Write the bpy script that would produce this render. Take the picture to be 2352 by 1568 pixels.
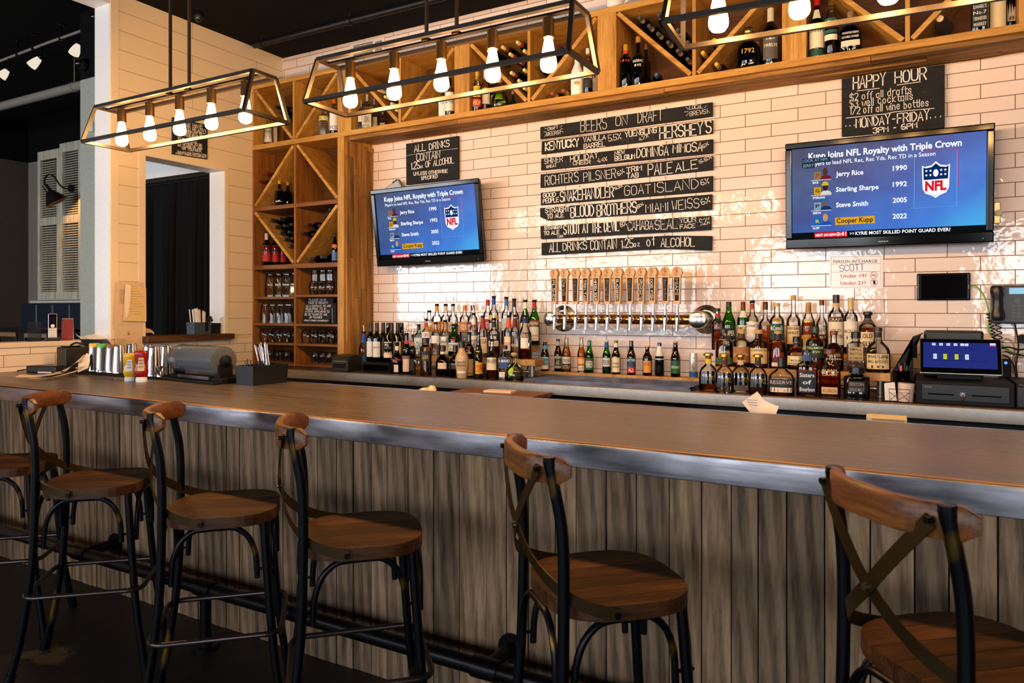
import bpy, bmesh, math, random
from mathutils import Vector, Matrix
random.seed(11)
R = math.radians
SC = bpy.context.scene
COL = SC.collection
for _o in list(bpy.data.objects): bpy.data.objects.remove(_o)

# ---------------------------------------------------------------- camera, world, exposure
F, CX, HZ, YAW, CZ = 1662.0, 1176.0, 710.0, R(29.37), 1.46
cam = bpy.data.cameras.new('camera'); camo = bpy.data.objects.new('camera', cam); COL.objects.link(camo)
camo.location = (0, 0, CZ); camo.rotation_euler = (R(90), 0, YAW)
cam.sensor_width = 36; cam.lens = F / 2352 * 36; cam.shift_y = -(784 - HZ) / 2352
cam.clip_start = .05
cam.dof.use_dof = True; cam.dof.focus_distance = 4.7; cam.dof.aperture_fstop = 5.6
SC.camera = camo
w = bpy.data.worlds.new('world'); SC.world = w; w.use_nodes = True
w.node_tree.nodes['Background'].inputs[0].default_value = (.72, .82, 1, 1)
w.node_tree.nodes['Background'].inputs[1].default_value = .03
SC.view_settings.view_transform = 'Standard'; SC.view_settings.look = 'None'
SC.view_settings.exposure = 0.0; SC.view_settings.gamma = 1; SC.view_settings.use_curve_mapping = False
cy = SC.cycles
cy.max_bounces = 7; cy.diffuse_bounces = 3; cy.glossy_bounces = 4; cy.transmission_bounces = 6
cy.transparent_max_bounces = 40; cy.use_denoising = True; cy.use_adaptive_sampling = True
cy.adaptive_threshold = .02; cy.sample_clamp_indirect = 4; cy.caustics_reflective = False; cy.caustics_refractive = False
WINDOW_LIGHT = 17.5      # strength of the daylight in the front windows
BULB_LIGHT = 285.0      # strength of the pendant bulbs

# ---------------------------------------------------------------- pixel -> place
FW = Vector((-math.sin(YAW), math.cos(YAW), 0)); RT = Vector((math.cos(YAW), math.sin(YAW), 0)); UP = Vector((0, 0, 1))
CP = Vector((0, 0, CZ))
def ray(u, v): return F * FW + (u - CX) * RT + (HZ - v) * UP
def onY(u, v, y): r = ray(u, v); return CP + r * (y / r.y)
def onX(u, v, x): r = ray(u, v); return CP + r * (x / r.x)
def onZ(u, v, z): r = ray(u, v); return CP + r * ((z - CZ) / r.z)
def mpp(u, y): return y / ray(u, HZ).y          # metres per pixel of height on the plane y

# ---------------------------------------------------------------- materials
def lin(c):
    if isinstance(c, str):
        c = c.lstrip('#'); c = ''.join(x * 2 for x in c) if len(c) == 3 else c; c = [int(c[i:i + 2], 16) / 255 for i in (0, 2, 4)]
        c = [x / 12.92 if x <= .04045 else ((x + .055) / 1.055) ** 2.4 for x in c]
    return (c[0], c[1], c[2], 1)
MC = {}
class NT:
    def __init__(s, name):
        s.m = bpy.data.materials.new(name); s.m.use_nodes = True; s.t = s.m.node_tree; s.t.nodes.clear()
        s.out = s.n('ShaderNodeOutputMaterial')
    def n(s, t, **k):
        x = s.t.nodes.new(t)
        for a, b in k.items():
            if a[0] == '_': x.inputs[int(a[1:])].default_value = b
            else: setattr(x, a, b)
        return x
    def l(s, a, b): s.t.links.new(a, b)
    def pbsdf(s, col=(.8, .8, .8, 1), rough=.5, metal=0, spec=.5):
        p = s.n('ShaderNodeBsdfPrincipled')
        p.inputs['Base Color'].default_value = col; p.inputs['Roughness'].default_value = rough
        p.inputs['Metallic'].default_value = metal; p.inputs['Specular IOR Level'].default_value = spec
        s.l(p.outputs[0], s.out.inputs[0]); return p
    def coords(s, scale=(1, 1, 1), loc=(0, 0, 0), rot=(0, 0, 0)):
        c = s.n('ShaderNodeTexCoord'); m = s.n('ShaderNodeMapping')
        m.inputs['Location'].default_value = loc; m.inputs['Rotation'].default_value = rot; m.inputs['Scale'].default_value = scale
        s.l(c.outputs['Object'], m.inputs[0]); return m.outputs[0]
    def noise(s, vec, scale=5, detail=4, rough=.55):
        n = s.n('ShaderNodeTexNoise'); n.inputs['Scale'].default_value = scale; n.inputs['Detail'].default_value = detail
        n.inputs['Roughness'].default_value = rough; s.l(vec, n.inputs['Vector']); return n.outputs['Fac']
    def ramp(s, fac, stops):
        r = s.n('ShaderNodeValToRGB'); e = r.color_ramp.elements
        while len(e) < len(stops): e.new(.5)
        for i, (p, c) in enumerate(stops): e[i].position = p; e[i].color = c
        s.l(fac, r.inputs[0]); return r.outputs[0]
    def mix(s, fac, a, b, mode='MIX'):
        m = s.n('ShaderNodeMix', data_type='RGBA', blend_type=mode)
        for i, x in ((0, fac), (6, a), (7, b)):
            if isinstance(x, (int, float, tuple)): m.inputs[i].default_value = x
            else: s.l(x, m.inputs[i])
        return m.outputs[2]
    def math(s, op, a, b=0):
        m = s.n('ShaderNodeMath', operation=op)
        for i, x in ((0, a), (1, b)):
            if isinstance(x, (int, float)): m.inputs[i].default_value = x
            else: s.l(x, m.inputs[i])
        return m.outputs[0]
    def bump(s, p, h, strength=.3, dist=.002):
        b = s.n('ShaderNodeBump'); b.inputs['Strength'].default_value = strength; b.inputs['Distance'].default_value = dist
        s.l(h, b.inputs['Height']); s.l(b.outputs[0], p.inputs['Normal']); return b
def plain(name, c, rough=.5, metal=0, spec=.5, var=.0):
    if name in MC: return MC[name]
    t = NT(name); p = t.pbsdf(lin(c), rough, metal, spec)
    # every surface gets a little procedural wear
    f = t.noise(t.coords(), 35, 3)
    k = lin(c); v = (.10 if max(k[:3]) < .55 else .025) + var
    t.l(t.ramp(f, [(.3, tuple(x * (1 - v) for x in k[:3]) + (1,)), (.7, tuple(min(1, x * (1 + v)) for x in k[:3]) + (1,))]), p.inputs['Base Color'])
    MC[name] = t.m; return t.m
def emit(name, c, s):
    if name in MC: return MC[name]
    t = NT(name); e = t.n('ShaderNodeEmission'); e.inputs[0].default_value = lin(c); e.inputs[1].default_value = s
    t.l(e.outputs[0], t.out.inputs[0]); MC[name] = t.m; return t.m
def glass(name, tint, rough=.02, refl=1.0, edge=.55):
    """thin glass: tinted straight-through light plus a Fresnel reflection; glass is thicker seen edge-on"""
    if name in MC: return MC[name]
    t = NT(name); tr = t.n('ShaderNodeBsdfTransparent'); gl = t.n('ShaderNodeBsdfGlossy'); gl.inputs['Roughness'].default_value = rough
    gl.inputs['Color'].default_value = (refl, refl, refl, 1)
    lw = t.n('ShaderNodeLayerWeight'); lw.inputs[0].default_value = .35
    k = lin(tint); e = tuple(x * edge for x in k[:3]) + (1,)
    t.l(t.ramp(lw.outputs['Facing'], [(.55, k), (.97, e)]), tr.inputs[0])
    fr = t.n('ShaderNodeFresnel'); fr.inputs[0].default_value = 1.5
    mx = t.n('ShaderNodeMixShader'); t.l(fr.outputs[0], mx.inputs[0]); t.l(tr.outputs[0], mx.inputs[1]); t.l(gl.outputs[0], mx.inputs[2])
    t.l(mx.outputs[0], t.out.inputs[0]); MC[name] = t.m; return t.m
def liquid(name, tint):
    if name in MC: return MC[name]
    t = NT(name); tr = t.n('ShaderNodeBsdfTransparent'); tr.inputs[0].default_value = lin(tint)
    t.l(tr.outputs[0], t.out.inputs[0]); MC[name] = t.m; return t.m
def wood(name, dark, mid, light, axis='x', scale=1.0, rough=.5, attr=False, spec=.35, saw=0):
    if name in MC: return MC[name]
    t = NT(name); p = t.pbsdf(lin(mid), rough, 0, spec)
    st = {'x': (1.2, 14, 14), 'y': (14, 1.2, 14), 'z': (14, 14, 1.2)}[axis]
    v = t.coords(tuple(a * scale for a in st))
    if attr:
        at = t.n('ShaderNodeAttribute', attribute_name='rnd')
        va = t.n('ShaderNodeVectorMath', operation='SCALE'); va.inputs[0].default_value = (37, 53, 91); t.l(at.outputs['Fac'], va.inputs[3])
        vb = t.n('ShaderNodeVectorMath', operation='ADD'); t.l(v, vb.inputs[0]); t.l(va.outputs[0], vb.inputs[1]); v = vb.outputs[0]
    n1 = t.noise(v, 1.6, 6, .62); n2 = t.noise(v, 7, 4, .7)
    c = t.ramp(n1, [(.28, lin(dark)), (.5, lin(mid)), (.72, lin(light))])
    c = t.mix(.35, c, t.ramp(n2, [(.35, lin(dark)), (.65, lin(light))]))
    if attr:
        c = t.mix(1.0, c, t.ramp(at.outputs['Fac'], [(0, (.55, .55, .56, 1)), (.5, (.95, .93, .9, 1)), (1, (1.25, 1.2, 1.12, 1))]), 'MULTIPLY')
    h = n2
    if saw:
        ww = t.n('ShaderNodeTexWave', wave_type='BANDS', bands_direction='DIAGONAL'); ww.inputs['Scale'].default_value = saw
        ww.inputs['Distortion'].default_value = 2.5; ww.inputs['Detail'].default_value = 2
        t.l(v if attr else t.coords(), ww.inputs['Vector'])
        c = t.mix(.22, c, t.ramp(ww.outputs['Fac'], [(.2, lin(dark)), (.8, lin(light))]))
        h = ww.outputs['Fac']
    t.l(c, p.inputs['Base Color']); t.bump(p, h, .35, .0015)
    MC[name] = t.m; return t.m

# ---------------------------------------------------------------- mesh builder
def rotz(a): return Matrix.Rotation(a, 4, 'Z')
class MB:
    def __init__(s): s.v = []; s.f = []; s.r = []; s.k = 0.0; s.mi = []; s.m = 0
    def add(s, vs, fs, M=None):
        b = len(s.v)
        s.v += [tuple(M @ Vector(p)) if M is not None else tuple(p) for p in vs]
        s.f += [tuple(i + b for i in q) for q in fs]; s.r += [s.k] * len(fs); s.mi += [s.m] * len(fs); return s
    def box(s, x0, x1, y0, y1, z0, z1, M=None):
        vs = [(x, y, z) for z in (z0, z1) for y in (y0, y1) for x in (x0, x1)]
        return s.add(vs, [(0, 2, 3, 1), (4, 5, 7, 6), (0, 1, 5, 4), (2, 6, 7, 3), (0, 4, 6, 2), (1, 3, 7, 5)], M)
    def bar(s, p, q, w, h=None, up=(0, 0, 1)):
        p = Vector(p); q = Vector(q); t = (q - p).normalized(); u = Vector(up)
        if abs(t.dot(u)) > .99: u = Vector((0, 1, 0))
        a = t.cross(u).normalized() * w / 2; b = a.normalized().cross(t).normalized() * (h or w) / 2
        vs = [p - a - b, p + a - b, p + a + b, p - a + b, q - a - b, q + a - b, q + a + b, q - a + b]
        return s.add(vs, [(0, 3, 2, 1), (4, 5, 6, 7), (0, 1, 5, 4), (1, 2, 6, 5), (2, 3, 7, 6), (3, 0, 4, 7)])
    def loft(s, rings, closed=True, caps=True):
        n = len(rings[0]); vs = [p for r in rings for p in r]; fs = []
        for i in range(len(rings) - 1):
            for j in range(n if closed else n - 1):
                k = (j + 1) % n; fs.append((i * n + j, i * n + k, (i + 1) * n + k, (i + 1) * n + j))
        if caps and closed:
            fs.append(tuple(range(n))[::-1]); m = (len(rings) - 1) * n; fs.append(tuple(m + j for j in range(n)))
        return s.add(vs, fs)
    def tube(s, pts, r, seg=10, closed=False, caps=True):
        P = [Vector(p) for p in pts]; n = len(P); rs = r if isinstance(r, (list, tuple)) else [r] * n
        T = []
        for i in range(n):
            a = P[(i - 1) % n] if (closed or i > 0) else P[i]; b = P[(i + 1) % n] if (closed or i < n - 1) else P[i]
            T.append((b - a).normalized())
        u = Vector((0, 0, 1)) if abs(T[0].z) < .9 else Vector((0, 1, 0))
        u = (u - T[0] * u.dot(T[0])).normalized(); rings = []
        for i in range(n):
            u = (u - T[i] * u.dot(T[i])).normalized(); w_ = T[i].cross(u)
            rings.append([P[i] + (u * math.cos(2 * math.pi * j / seg) + w_ * math.sin(2 * math.pi * j / seg)) * rs[i] for j in range(seg)])
        if closed: rings.append(rings[0]); return s.loft(rings, caps=False)
        return s.loft(rings, caps=caps)
    def cyl(s, p, q, r, seg=16, r2=None): return s.tube([p, q], [r, r if r2 is None else r2], seg)
    def lathe(s, prof, seg=20, M=None, sx=1, sy=1, pw=2.0, caps=True):
        """prof: list of (radius, z); pw > 2 squares the section off"""
        rings = []
        for r, z in prof:
            rg = []
            for j in range(seg):
                a = 2 * math.pi * (j + .5) / seg; c, d = math.cos(a), math.sin(a)
                k = (abs(c) ** pw + abs(d) ** pw) ** (-1 / pw)
                p = Vector((r * sx * c * k, r * sy * d * k, z)); rg.append(M @ p if M is not None else p)
            rings.append(rg)
        return s.loft(rings, caps=caps)
    def prism(s, pts, y0, y1, M=None):
        """polygon in x,z pushed along y"""
        n = len(pts); vs = [(x, y0, z) for x, z in pts] + [(x, y1, z) for x, z in pts]
        fs = [tuple(range(n)), tuple(range(2 * n - 1, n - 1, -1))] + [(i, n + i, n + (i + 1) % n, (i + 1) % n) for i in range(n)]
        return s.add(vs, fs, M)
    def plate(s, pts, z0, z1, M=None):
        """polygon in x,y pushed along z"""
        n = len(pts); vs = [(x, y, z0) for x, y in pts] + [(x, y, z1) for x, y in pts]
        fs = [tuple(range(n))[::-1], tuple(range(n, 2 * n))] + [(i, (i + 1) % n, n + (i + 1) % n, n + i) for i in range(n)]
        return s.add(vs, fs, M)
    def build(s, name, mat, parent=None, smooth=True, bevel=0, loc=None, rot=None, seg=2):
        me = bpy.data.meshes.new(name); me.from_pydata(s.v, [], s.f)
        for m in (mat if isinstance(mat, (list, tuple)) else [mat]): me.materials.append(m)
        if isinstance(mat, (list, tuple)): me.polygons.foreach_set('material_index', s.mi)
        if len(set(s.r)) > 1:
            at = me.attributes.new('rnd', 'FLOAT', 'FACE'); at.data.foreach_set('value', s.r)
        bm = bmesh.new(); bm.from_mesh(me); bmesh.ops.recalc_face_normals(bm, faces=bm.faces); bm.to_mesh(me); bm.free()
        me.polygons.foreach_set('use_smooth', [smooth] * len(me.polygons))
        if smooth: me.set_sharp_from_angle(angle=R(38))
        o = bpy.data.objects.new(name, me); COL.objects.link(o)
        if parent: o.parent = parent
        if loc is not None: o.location = loc
        if rot is not None: o.rotation_euler = rot
        if bevel:
            b = o.modifiers.new('bevel', 'BEVEL'); b.width = bevel; b.segments = seg; b.limit_method = 'ANGLE'; b.angle_limit = R(40)
        return o
def tag(o, label=None, cat=None, group=None, kind=None):
    if label: o['label'] = label
    if cat: o['category'] = cat
    if group: o['group'] = group
    if kind: o['kind'] = kind
    return o
def thing(name, label, cat, loc=(0, 0, 0), rz=0, group=None, rot=None):
    o = bpy.data.objects.new(name, None); COL.objects.link(o); o.location = loc
    o.rotation_euler = rot if rot else (0, 0, rz); o.empty_display_size = .05
    return tag(o, label, cat, group)
def dup(root, loc, rz, label, group=None, rot=None):
    def cp(o, par):
        c = o.copy(); COL.objects.link(c)
        if par: c.parent = par
        for ch in list(o.children): cp(ch, c)
        return c
    r = cp(root, None); r.location = loc; r.rotation_euler = rot if rot else (0, 0, rz); r['label'] = label
    if group: r['group'] = group
    return r
ORD = ['first', 'second', 'third', 'fourth', 'fifth', 'sixth', 'seventh', 'eighth', 'ninth', 'tenth', 'eleventh', 'twelfth']

# ---------------------------------------------------------------- hand lettering (one stroke per line) and printed lettering
GL = {'A': '00 26 40|12 32', 'B': '00 06 36 45 44 33 03|33 42 41 30 00', 'C': '~45 36 16 05 01 10 30 41', 'D': '00 06 26 44 42 20 00', 'E': '46 06 00 40|03 33',
'F': '46 06 00|03 33', 'G': '~45 36 16 05 01 10 30 41 43|43 23', 'H': '00 06|40 46|03 43', 'I': '20 26', 'J': '46 41 30 10 01', 'K': '00 06|46 03 40', 'L': '06 00 40',
'M': '00 06 23 46 40', 'N': '00 06 40 46', 'O': '~26 16 05 01 10 30 41 45 36 26', 'P': '00 06 36 45 44 33 03', 'Q': '~26 16 05 01 10 30 41 45 36 26|22 40', 'R': '00 06 36 45 44 33 03|23 40',
'S': '~45 36 16 05 04 13 33 42 41 30 10 01', 'T': '06 46|26 20', 'U': '~06 01 10 30 41 46', 'V': '06 20 46', 'W': '06 10 24 30 46', 'X': '00 46|06 40', 'Y': '06 23 46|23 20', 'Z': '06 46 00 40',
'0': '~26 16 05 01 10 30 41 45 36 26', '1': '15 26 20', '2': '~05 16 36 45 44 00|00 40', '3': '~05 16 36 45 44 23|~23 42 41 30 10 01', '4': '30 36 02 42', '5': '46 06 03|~03 33 42 41 30 10 01',
'6': '~36 16 04 01 10 30 41 42 33 13 02', '7': '06 46 10', '8': '~23 04 05 16 36 45 44 23 02 01 10 30 41 42 23', '9': '~42 13 04 05 16 36 45 41 30 10',
'a': '34 30|~33 24 14 03 01 10 20 31', 'b': '06 00|~03 14 24 33 31 20 10 01', 'c': '~33 24 14 03 01 10 20 31', 'd': '36 30|~33 24 14 03 01 10 20 31', 'e': '~02 32 33 24 14 03 01 10 20 31',
'f': '~36 26 15 10|04 24', 'i': '14 10|15 16', 'k': '06 00|34 02 30', 'l': '16 10', 'n': '04 00|~03 14 24 33 30', 'o': '~14 03 01 10 20 31 33 24 14', 'r': '04 00|~02 14 34',
's': '~33 24 14 03 12 22 31 20 10 01', 't': '16 11 20 30|04 34', 'w': '04 10 23 30 44', 'z': '04 34 00 30', '.': '10 11', ',': '11 00', '%': '46 00|~06 05 14 15 06|~41 32 31 40 41',
"'": '26 25', '!': '26 22|20 21', '-': '13 33', '$': '~45 36 16 05 04 13 33 42 41 30 10 01|27 2,', '/': '00 46', '?': '~05 16 36 45 44 23 22|20 21', ':': '21 22|24 25', '*': '22 23', '&': '40 05 16 26 35 02 10 20 42'}
NARROW = {'I': 1.9, '.': 1.5, "'": 1.5, '!': 2.2, 'i': 2.0, 'l': 2.0, ' ': 3.2, '1': 3.0, ':': 2.4, ',': 1.8, 'f': 3.6, 't': 3.8, 'r': 4.0, '*': 2.6}
def glyph(ch):
    out = []
    for st in GL.get(ch, '').split('|'):
        if not st: continue
        sm = st[0] == '~'; pts = [(int(p[0]), -1 if p[1] == ',' else int(p[1])) for p in st.lstrip('~').split()]
        if sm:
            q = [pts[0]]
            for a, b in zip(pts, pts[1:]): q += [(a[0] * .75 + b[0] * .25, a[1] * .75 + b[1] * .25), (a[0] * .25 + b[0] * .75, a[1] * .25 + b[1] * .75)]
            pts = q + [pts[-1]]
        out.append(pts)
    return out
def ribbon2(mb, pts, wd, put):
    """flat stroke of width wd along 2-D pts; put maps (x, z) to 3-D"""
    n = len(pts); L = []; Rr = []
    for i in range(n):
        a = pts[max(0, i - 1)]; b = pts[min(n - 1, i + 1)]; dx, dz = b[0] - a[0], b[1] - a[1]; l = math.hypot(dx, dz) or 1
        ex = 0
        if i == 0: ex = -wd * .4
        if i == n - 1: ex = wd * .4
        px, pz = pts[i][0] + dx / l * ex, pts[i][1] + dz / l * ex
        L.append(put(px - dz / l * wd / 2, pz + dx / l * wd / 2)); Rr.append(put(px + dz / l * wd / 2, pz - dx / l * wd / 2))
    mb.add(L + Rr, [(i, i + 1, n + i + 1, n + i) for i in range(n - 1)])
def chalk(mb, text, x0, z0, x1, z1, h, wd, put, slant=0.0, jit=.12):
    """lettering from (x0,z0) to (x1,z1) on a board, cap height h, stroke wd"""
    adv = [NARROW.get(c, 5.2) for c in text]; tot = sum(adv) - 1.2; L = math.hypot(x1 - x0, z1 - z0)
    k = L / tot; ca, sa = (x1 - x0) / L, (z1 - z0) / L; cur = 0
    for c, a in zip(text, adv):
        sc = 1 + random.uniform(-jit, jit) * .6; off = random.uniform(-jit, jit) * h * .3; shift = -1 if (c in NARROW and c not in 'ft r') else 0
        if c == 'I': shift = -1.6
        for st in glyph(c):
            q = []
            for x, z in st:
                X = (cur + x + shift) * k + slant * z * h / 6; Z = z * h / 6 * sc + off
                q.append((x0 + X * ca - Z * sa, z0 + X * sa + Z * ca))
            ribbon2(mb, q, wd, put)
        cur += a
_FT = {}
def ftext(text, bold=0.0):
    k = (text, bold)
    if k not in _FT:
        c = bpy.data.curves.new('t', 'FONT'); c.body = text; c.size = 1; c.resolution_u = 2; c.offset = bold
        o = bpy.data.objects.new('t', c); COL.objects.link(o); me = o.to_mesh()
        vs = [tuple(p.co) for p in me.vertices]; fs = [tuple(p.vertices) for p in me.polygons]
        o.to_mesh_clear(); bpy.data.objects.remove(o); bpy.data.curves.remove(c)
        if not vs: vs = [(0, 0, 0)]
        xs = [p[0] for p in vs]; _FT[k] = (vs, fs, min(xs), max(xs))
    return _FT[k]
def printed(mb, text, x0, z0, x1, z1, h, put, bold=0.0):
    """printed lettering from (x0,z0) to (x1,z1); h = cap height"""
    vs, fs, a, b = ftext(text, bold); L = math.hypot(x1 - x0, z1 - z0); k = L / max(1e-6, b - a); ca, sa = (x1 - x0) / L, (z1 - z0) / L
    hz = h / .69
    mb.add([put(x0 + (p[0] - a) * k * ca - p[1] * hz * sa, z0 + (p[0] - a) * k * sa + p[1] * hz * ca) for p in vs], fs)
# ================================================================ the setting
YW, XL, ZC = 4.70, -5.03, 3.735         # back wall, left wall, ceiling
YE = 3.095                              # where the left wall ends in an opening
YB0, YB1, ZB = 1.95, 2.87, 1.065        # bar top front edge, back edge, height
def struct(o): o['kind'] = 'structure'; return o

def brick_mat(name, axes, wd, ht, off, mortar, c1, c2, cm, x0, z0, rough, wavy):
    t = NT(name); p = t.pbsdf(rough=rough)
    c = t.n('ShaderNodeTexCoord'); sp = t.n('ShaderNodeSeparateXYZ'); t.l(c.outputs['Object'], sp.inputs[0])
    cb = t.n('ShaderNodeCombineXYZ'); t.l(t.math('ADD', sp.outputs[axes], x0), cb.inputs[0]); t.l(t.math('ADD', sp.outputs[2], z0), cb.inputs[1])
    b = t.n('ShaderNodeTexBrick', offset=off, offset_frequency=2)
    t.l(cb.outputs[0], b.inputs['Vector'])
    b.inputs['Scale'].default_value = 1; b.inputs['Brick Width'].default_value = wd; b.inputs['Row Height'].default_value = ht
    b.inputs['Mortar Size'].default_value = mortar; b.inputs['Mortar Smooth'].default_value = .15; b.inputs['Bias'].default_value = 0
    b.inputs['Color1'].default_value = lin(c1); b.inputs['Color2'].default_value = lin(c2); b.inputs['Mortar'].default_value = lin(cm)
    t.l(b.outputs['Color'], p.inputs['Base Color'])
    rr = t.ramp(b.outputs['Fac'], [(0, (rough,) * 3 + (1,)), (1, (.85,) * 3 + (1,))]); t.l(rr, p.inputs['Roughness'])
    n = t.noise(c.outputs['Object'], 17, 2, .5)
    h = t.math('SUBTRACT', t.math('MULTIPLY', n, wavy), t.math('MULTIPLY', b.outputs['Fac'], .8))
    bb = t.bump(p, h, .55, .004)
    return t.m
TILE = brick_mat('glazed_white_tile', 0, .312, .0782, .5, .0024, '#f3e1d8', '#eddad1', '#83624a', 2.048 + .156 + 31.2, -1.7494 + 7.82, .06, .85)
TILE_SIDE = brick_mat('glazed_white_tile_side', 1, .312, .0755, .5, .0017, '#f1e3d8', '#ecdccf', '#6d5340', 30.2, -1.245 + 7.55, .35, .2)
SHIP = brick_mat('painted_shiplap', 1, 1.72, .1393, .37, .0015, '#ecd9bf', '#e8d5ba', '#80664a', 30, -2.497 + 13.93, .45, .05)
WHITE = plain('white_paint', '#eceae8', .45); BLACKP = plain('black_ceiling_paint', '#080708', .9, 0, .15)
GREYG = plain('grey_green_paint', '#a9a899', .7); TAUPE = plain('dark_taupe_paint', '#4a4034', .8)

def floor_mat():
    t = NT('worn_dark_concrete'); p = t.pbsdf(rough=.5)
    v = t.coords()
    a = t.noise(v, 1.3, 8, .62); b = t.noise(v, 9, 6, .6)
    base = t.ramp(b, [(.3, lin('#0d0a08')), (.7, lin('#1c1511'))])
    worn = t.ramp(a, [(.60, (0, 0, 0, 1)), (.625, (1, 1, 1, 1))])
    t.l(t.mix(worn, base, lin('#5a4523')), p.inputs['Base Color']); t.bump(p, b, .2, .002); return t.m
m = MB(); m.box(-12.2, 4.2, -4.7, 6.4, -.1, 0); struct(m.build('floor', floor_mat(), smooth=False))
m = MB(); m.box(XL - .165, 4.2, -4.7, YW + .2, ZC, ZC + .1); struct(m.build('ceiling', BLACKP, smooth=False))
m = MB(); m.box(-12.2, XL - .165, -4.7, 6.4, 4.35, 4.45); struct(m.build('ceiling_dining', BLACKP, smooth=False))
m = MB(); m.box(XL - .18, 4.2, YW, YW + .15, 0, ZC + .2); struct(m.build('wall_back', TILE, smooth=False))
m = MB(); m.box(4.05, 4.2, -4.7, YW, 0, ZC); struct(m.build('wall_right', plain('warm_white_wall', '#8f8377', .7), smooth=False))
# left wall: shiplap above, tile below, with the service window cut out
WY0, WY1, WZ0, WZ1 = 3.36, 4.067, 1.26, 2.61
xa, xb = XL - .18, XL
m = MB()
m.box(xa, xb, YE, WY0, 1.245, ZC); m.box(xa, xb, WY1, YW, 1.245, ZC); m.box(xa, xb, WY0, WY1, WZ1, ZC)
struct(m.build('wall_left', SHIP, smooth=False))
m = MB(); m.box(xa, xb, -4.6, YW, 0, 1.215); struct(m.build('wall_left_lower', TILE_SIDE, smooth=False))
m = MB(); m.box(xa - .01, xb + .012, -4.6, YE + .001, 1.215, 1.247); struct(m.build('trim_1', plain('half_wall_cap', '#e8d6c2', .45), smooth=False, bevel=.004))
m = MB(); m.box(xa, xb, YE, WY0, 1.215, 1.245); m.box(xa, xb, WY1, YW, 1.215, 1.245); struct(m.build('trim_2', SHIP, smooth=False))
# corner boards and window casing flush on the shiplap
CAS = plain('casing_paint', '#ecdac2', .45)
m = MB(); m.box(xb, xb + .006, YE, YE + .055, 1.245, ZC); struct(m.build('trim_3', CAS, smooth=False))
m = MB(); m.box(xb, xb + .006, WY0 - .05, WY0, 1.245, WZ1 + .04); m.box(xb, xb + .006, WY1, WY1 + .035, 1.245, WZ1 + .04); m.box(xb, xb + .006, WY0, WY1, WZ1, WZ1 + .04)
struct(m.build('trim_4', CAS, smooth=False))
# end face and jambs painted white
m = MB(); m.box(xa, xb, YE - .006, YE, 1.247, 3.64); struct(m.build('trim_5', WHITE, smooth=False))
m = MB(); m.box(xa, xb, WY0, WY0 + .004, WZ0, WZ1); m.box(xa, xb, WY1 - .004, WY1, WZ0, WZ1); m.box(xa, xb, WY0, WY1, WZ1 - .004, WZ1)
struct(m.build('trim_6', WHITE, smooth=False))
# header over the opening to the dining room
m = MB(); m.box(xa, xb, -4.6, YE, 3.64, ZC + .7); struct(m.build('wall_left_header', WHITE, smooth=False))
m = MB(); m.box(xa - .03, xb + .075, WY0 - .03, WY1 + .045, WZ0 - .045, WZ0)
struct(m.build('trim_7', wood('sill_wood', '#20130b', '#4a2e1a', '#6e4a2c', 'y', 1, .35), smooth=False, bevel=.006))
# dining room beyond: cross wall, vestibule, far wall, side wall
YX = 4.085
m = MB(); m.box(-7.13, -6.30, YX, YX + .15, 0, 3.69); m.box(-6.30, xa, YX, YX + .15, 2.64, 3.69)
struct(m.build('wall_cross', GREYG, smooth=False))
m = MB(); m.box(-7.13, xa, YX, YX + .15, 3.69, 4.35); struct(m.build('wall_cross_top', BLACKP, smooth=False))
m = MB(); m.box(-6.34, xa, YX - .02, YX, 2.63, 2.80); struct(m.build('trim_8', WHITE, smooth=False))
m = MB(); m.box(-12.2, -6.8, 6.0, 6.15, 0, 3.69); struct(m.build('wall_far', plain('taupe_wall', '#7d7468', .8), smooth=False))
m = MB(); m.box(-12.2, -5.2, 6.0, 6.15, 3.69, 4.35); struct(m.build('wall_far_top', BLACKP, smooth=False))
m = MB(); m.box(-11.99, -11.84, -4.6, 6.0, 0, 3.69); struct(m.build('wall_dining_side', TAUPE, smooth=False))
m = MB(); m.box(-11.99, -11.84, -4.6, 6.0, 3.69, 4.35); struct(m.build('wall_dining_side_top', BLACKP, smooth=False))
m = MB(); m.box(-6.5, -5.2, 5.4, 5.5, 0, 3.2); struct(m.build('wall_kitchen', plain('kitchen_wall', '#20242a', .8), smooth=False))
# front wall behind the viewer with the street windows that light the room
FWM = plain('front_wall_paint', '#2e2a27', .8); YF = -4.6
wins = [(-11.5, -8.3, .95, 2.75), (-7.4, -3.6, .95, 2.75), (-2.7, -.75, .95, 2.75), (.95, 3.5, .95, 2.75)]  # unseen wall pier between the last two windows, added to cut screen and tablet glare
m = MB(); m.box(-12.2, 4.2, YF - .15, YF, 0, .95); m.box(-12.2, 4.2, YF - .15, YF, 2.75, 4.45)
px_ = -12.2
for a, b, c, d in wins: m.box(px_, a, YF - .15, YF, .95, 2.75); px_ = b
m.box(px_, 4.2, YF - .15, YF, .95, 2.75); struct(m.build('wall_front', FWM, smooth=False))
def day(k):
    t = NT('daylight_through_pane_%d' % round(k * 10)); e = t.n('ShaderNodeEmission'); v = t.coords()
    c = t.n('ShaderNodeTexCoord'); sp = t.n('ShaderNodeSeparateXYZ'); t.l(c.outputs['Object'], sp.inputs[0])
    n = t.noise(v, 3.2, 5, .65)
    sky = t.ramp(t.math('MULTIPLY', sp.outputs[2], .36), [(.34, (.25, .27, .26, 1)), (.5, (.86, .89, .94, 1)), (1, (.93, .96, 1.02, 1))])
    tree = t.ramp(n, [(.42, (.35, .38, .4, 1)), (.56, (1, 1, 1, 1))])
    t.l(t.mix(1.0, sky, tree, 'MULTIPLY'), e.inputs[0]); e.inputs[1].default_value = WINDOW_LIGHT * k
    t.l(e.outputs[0], t.out.inputs[0]); return t.m
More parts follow.
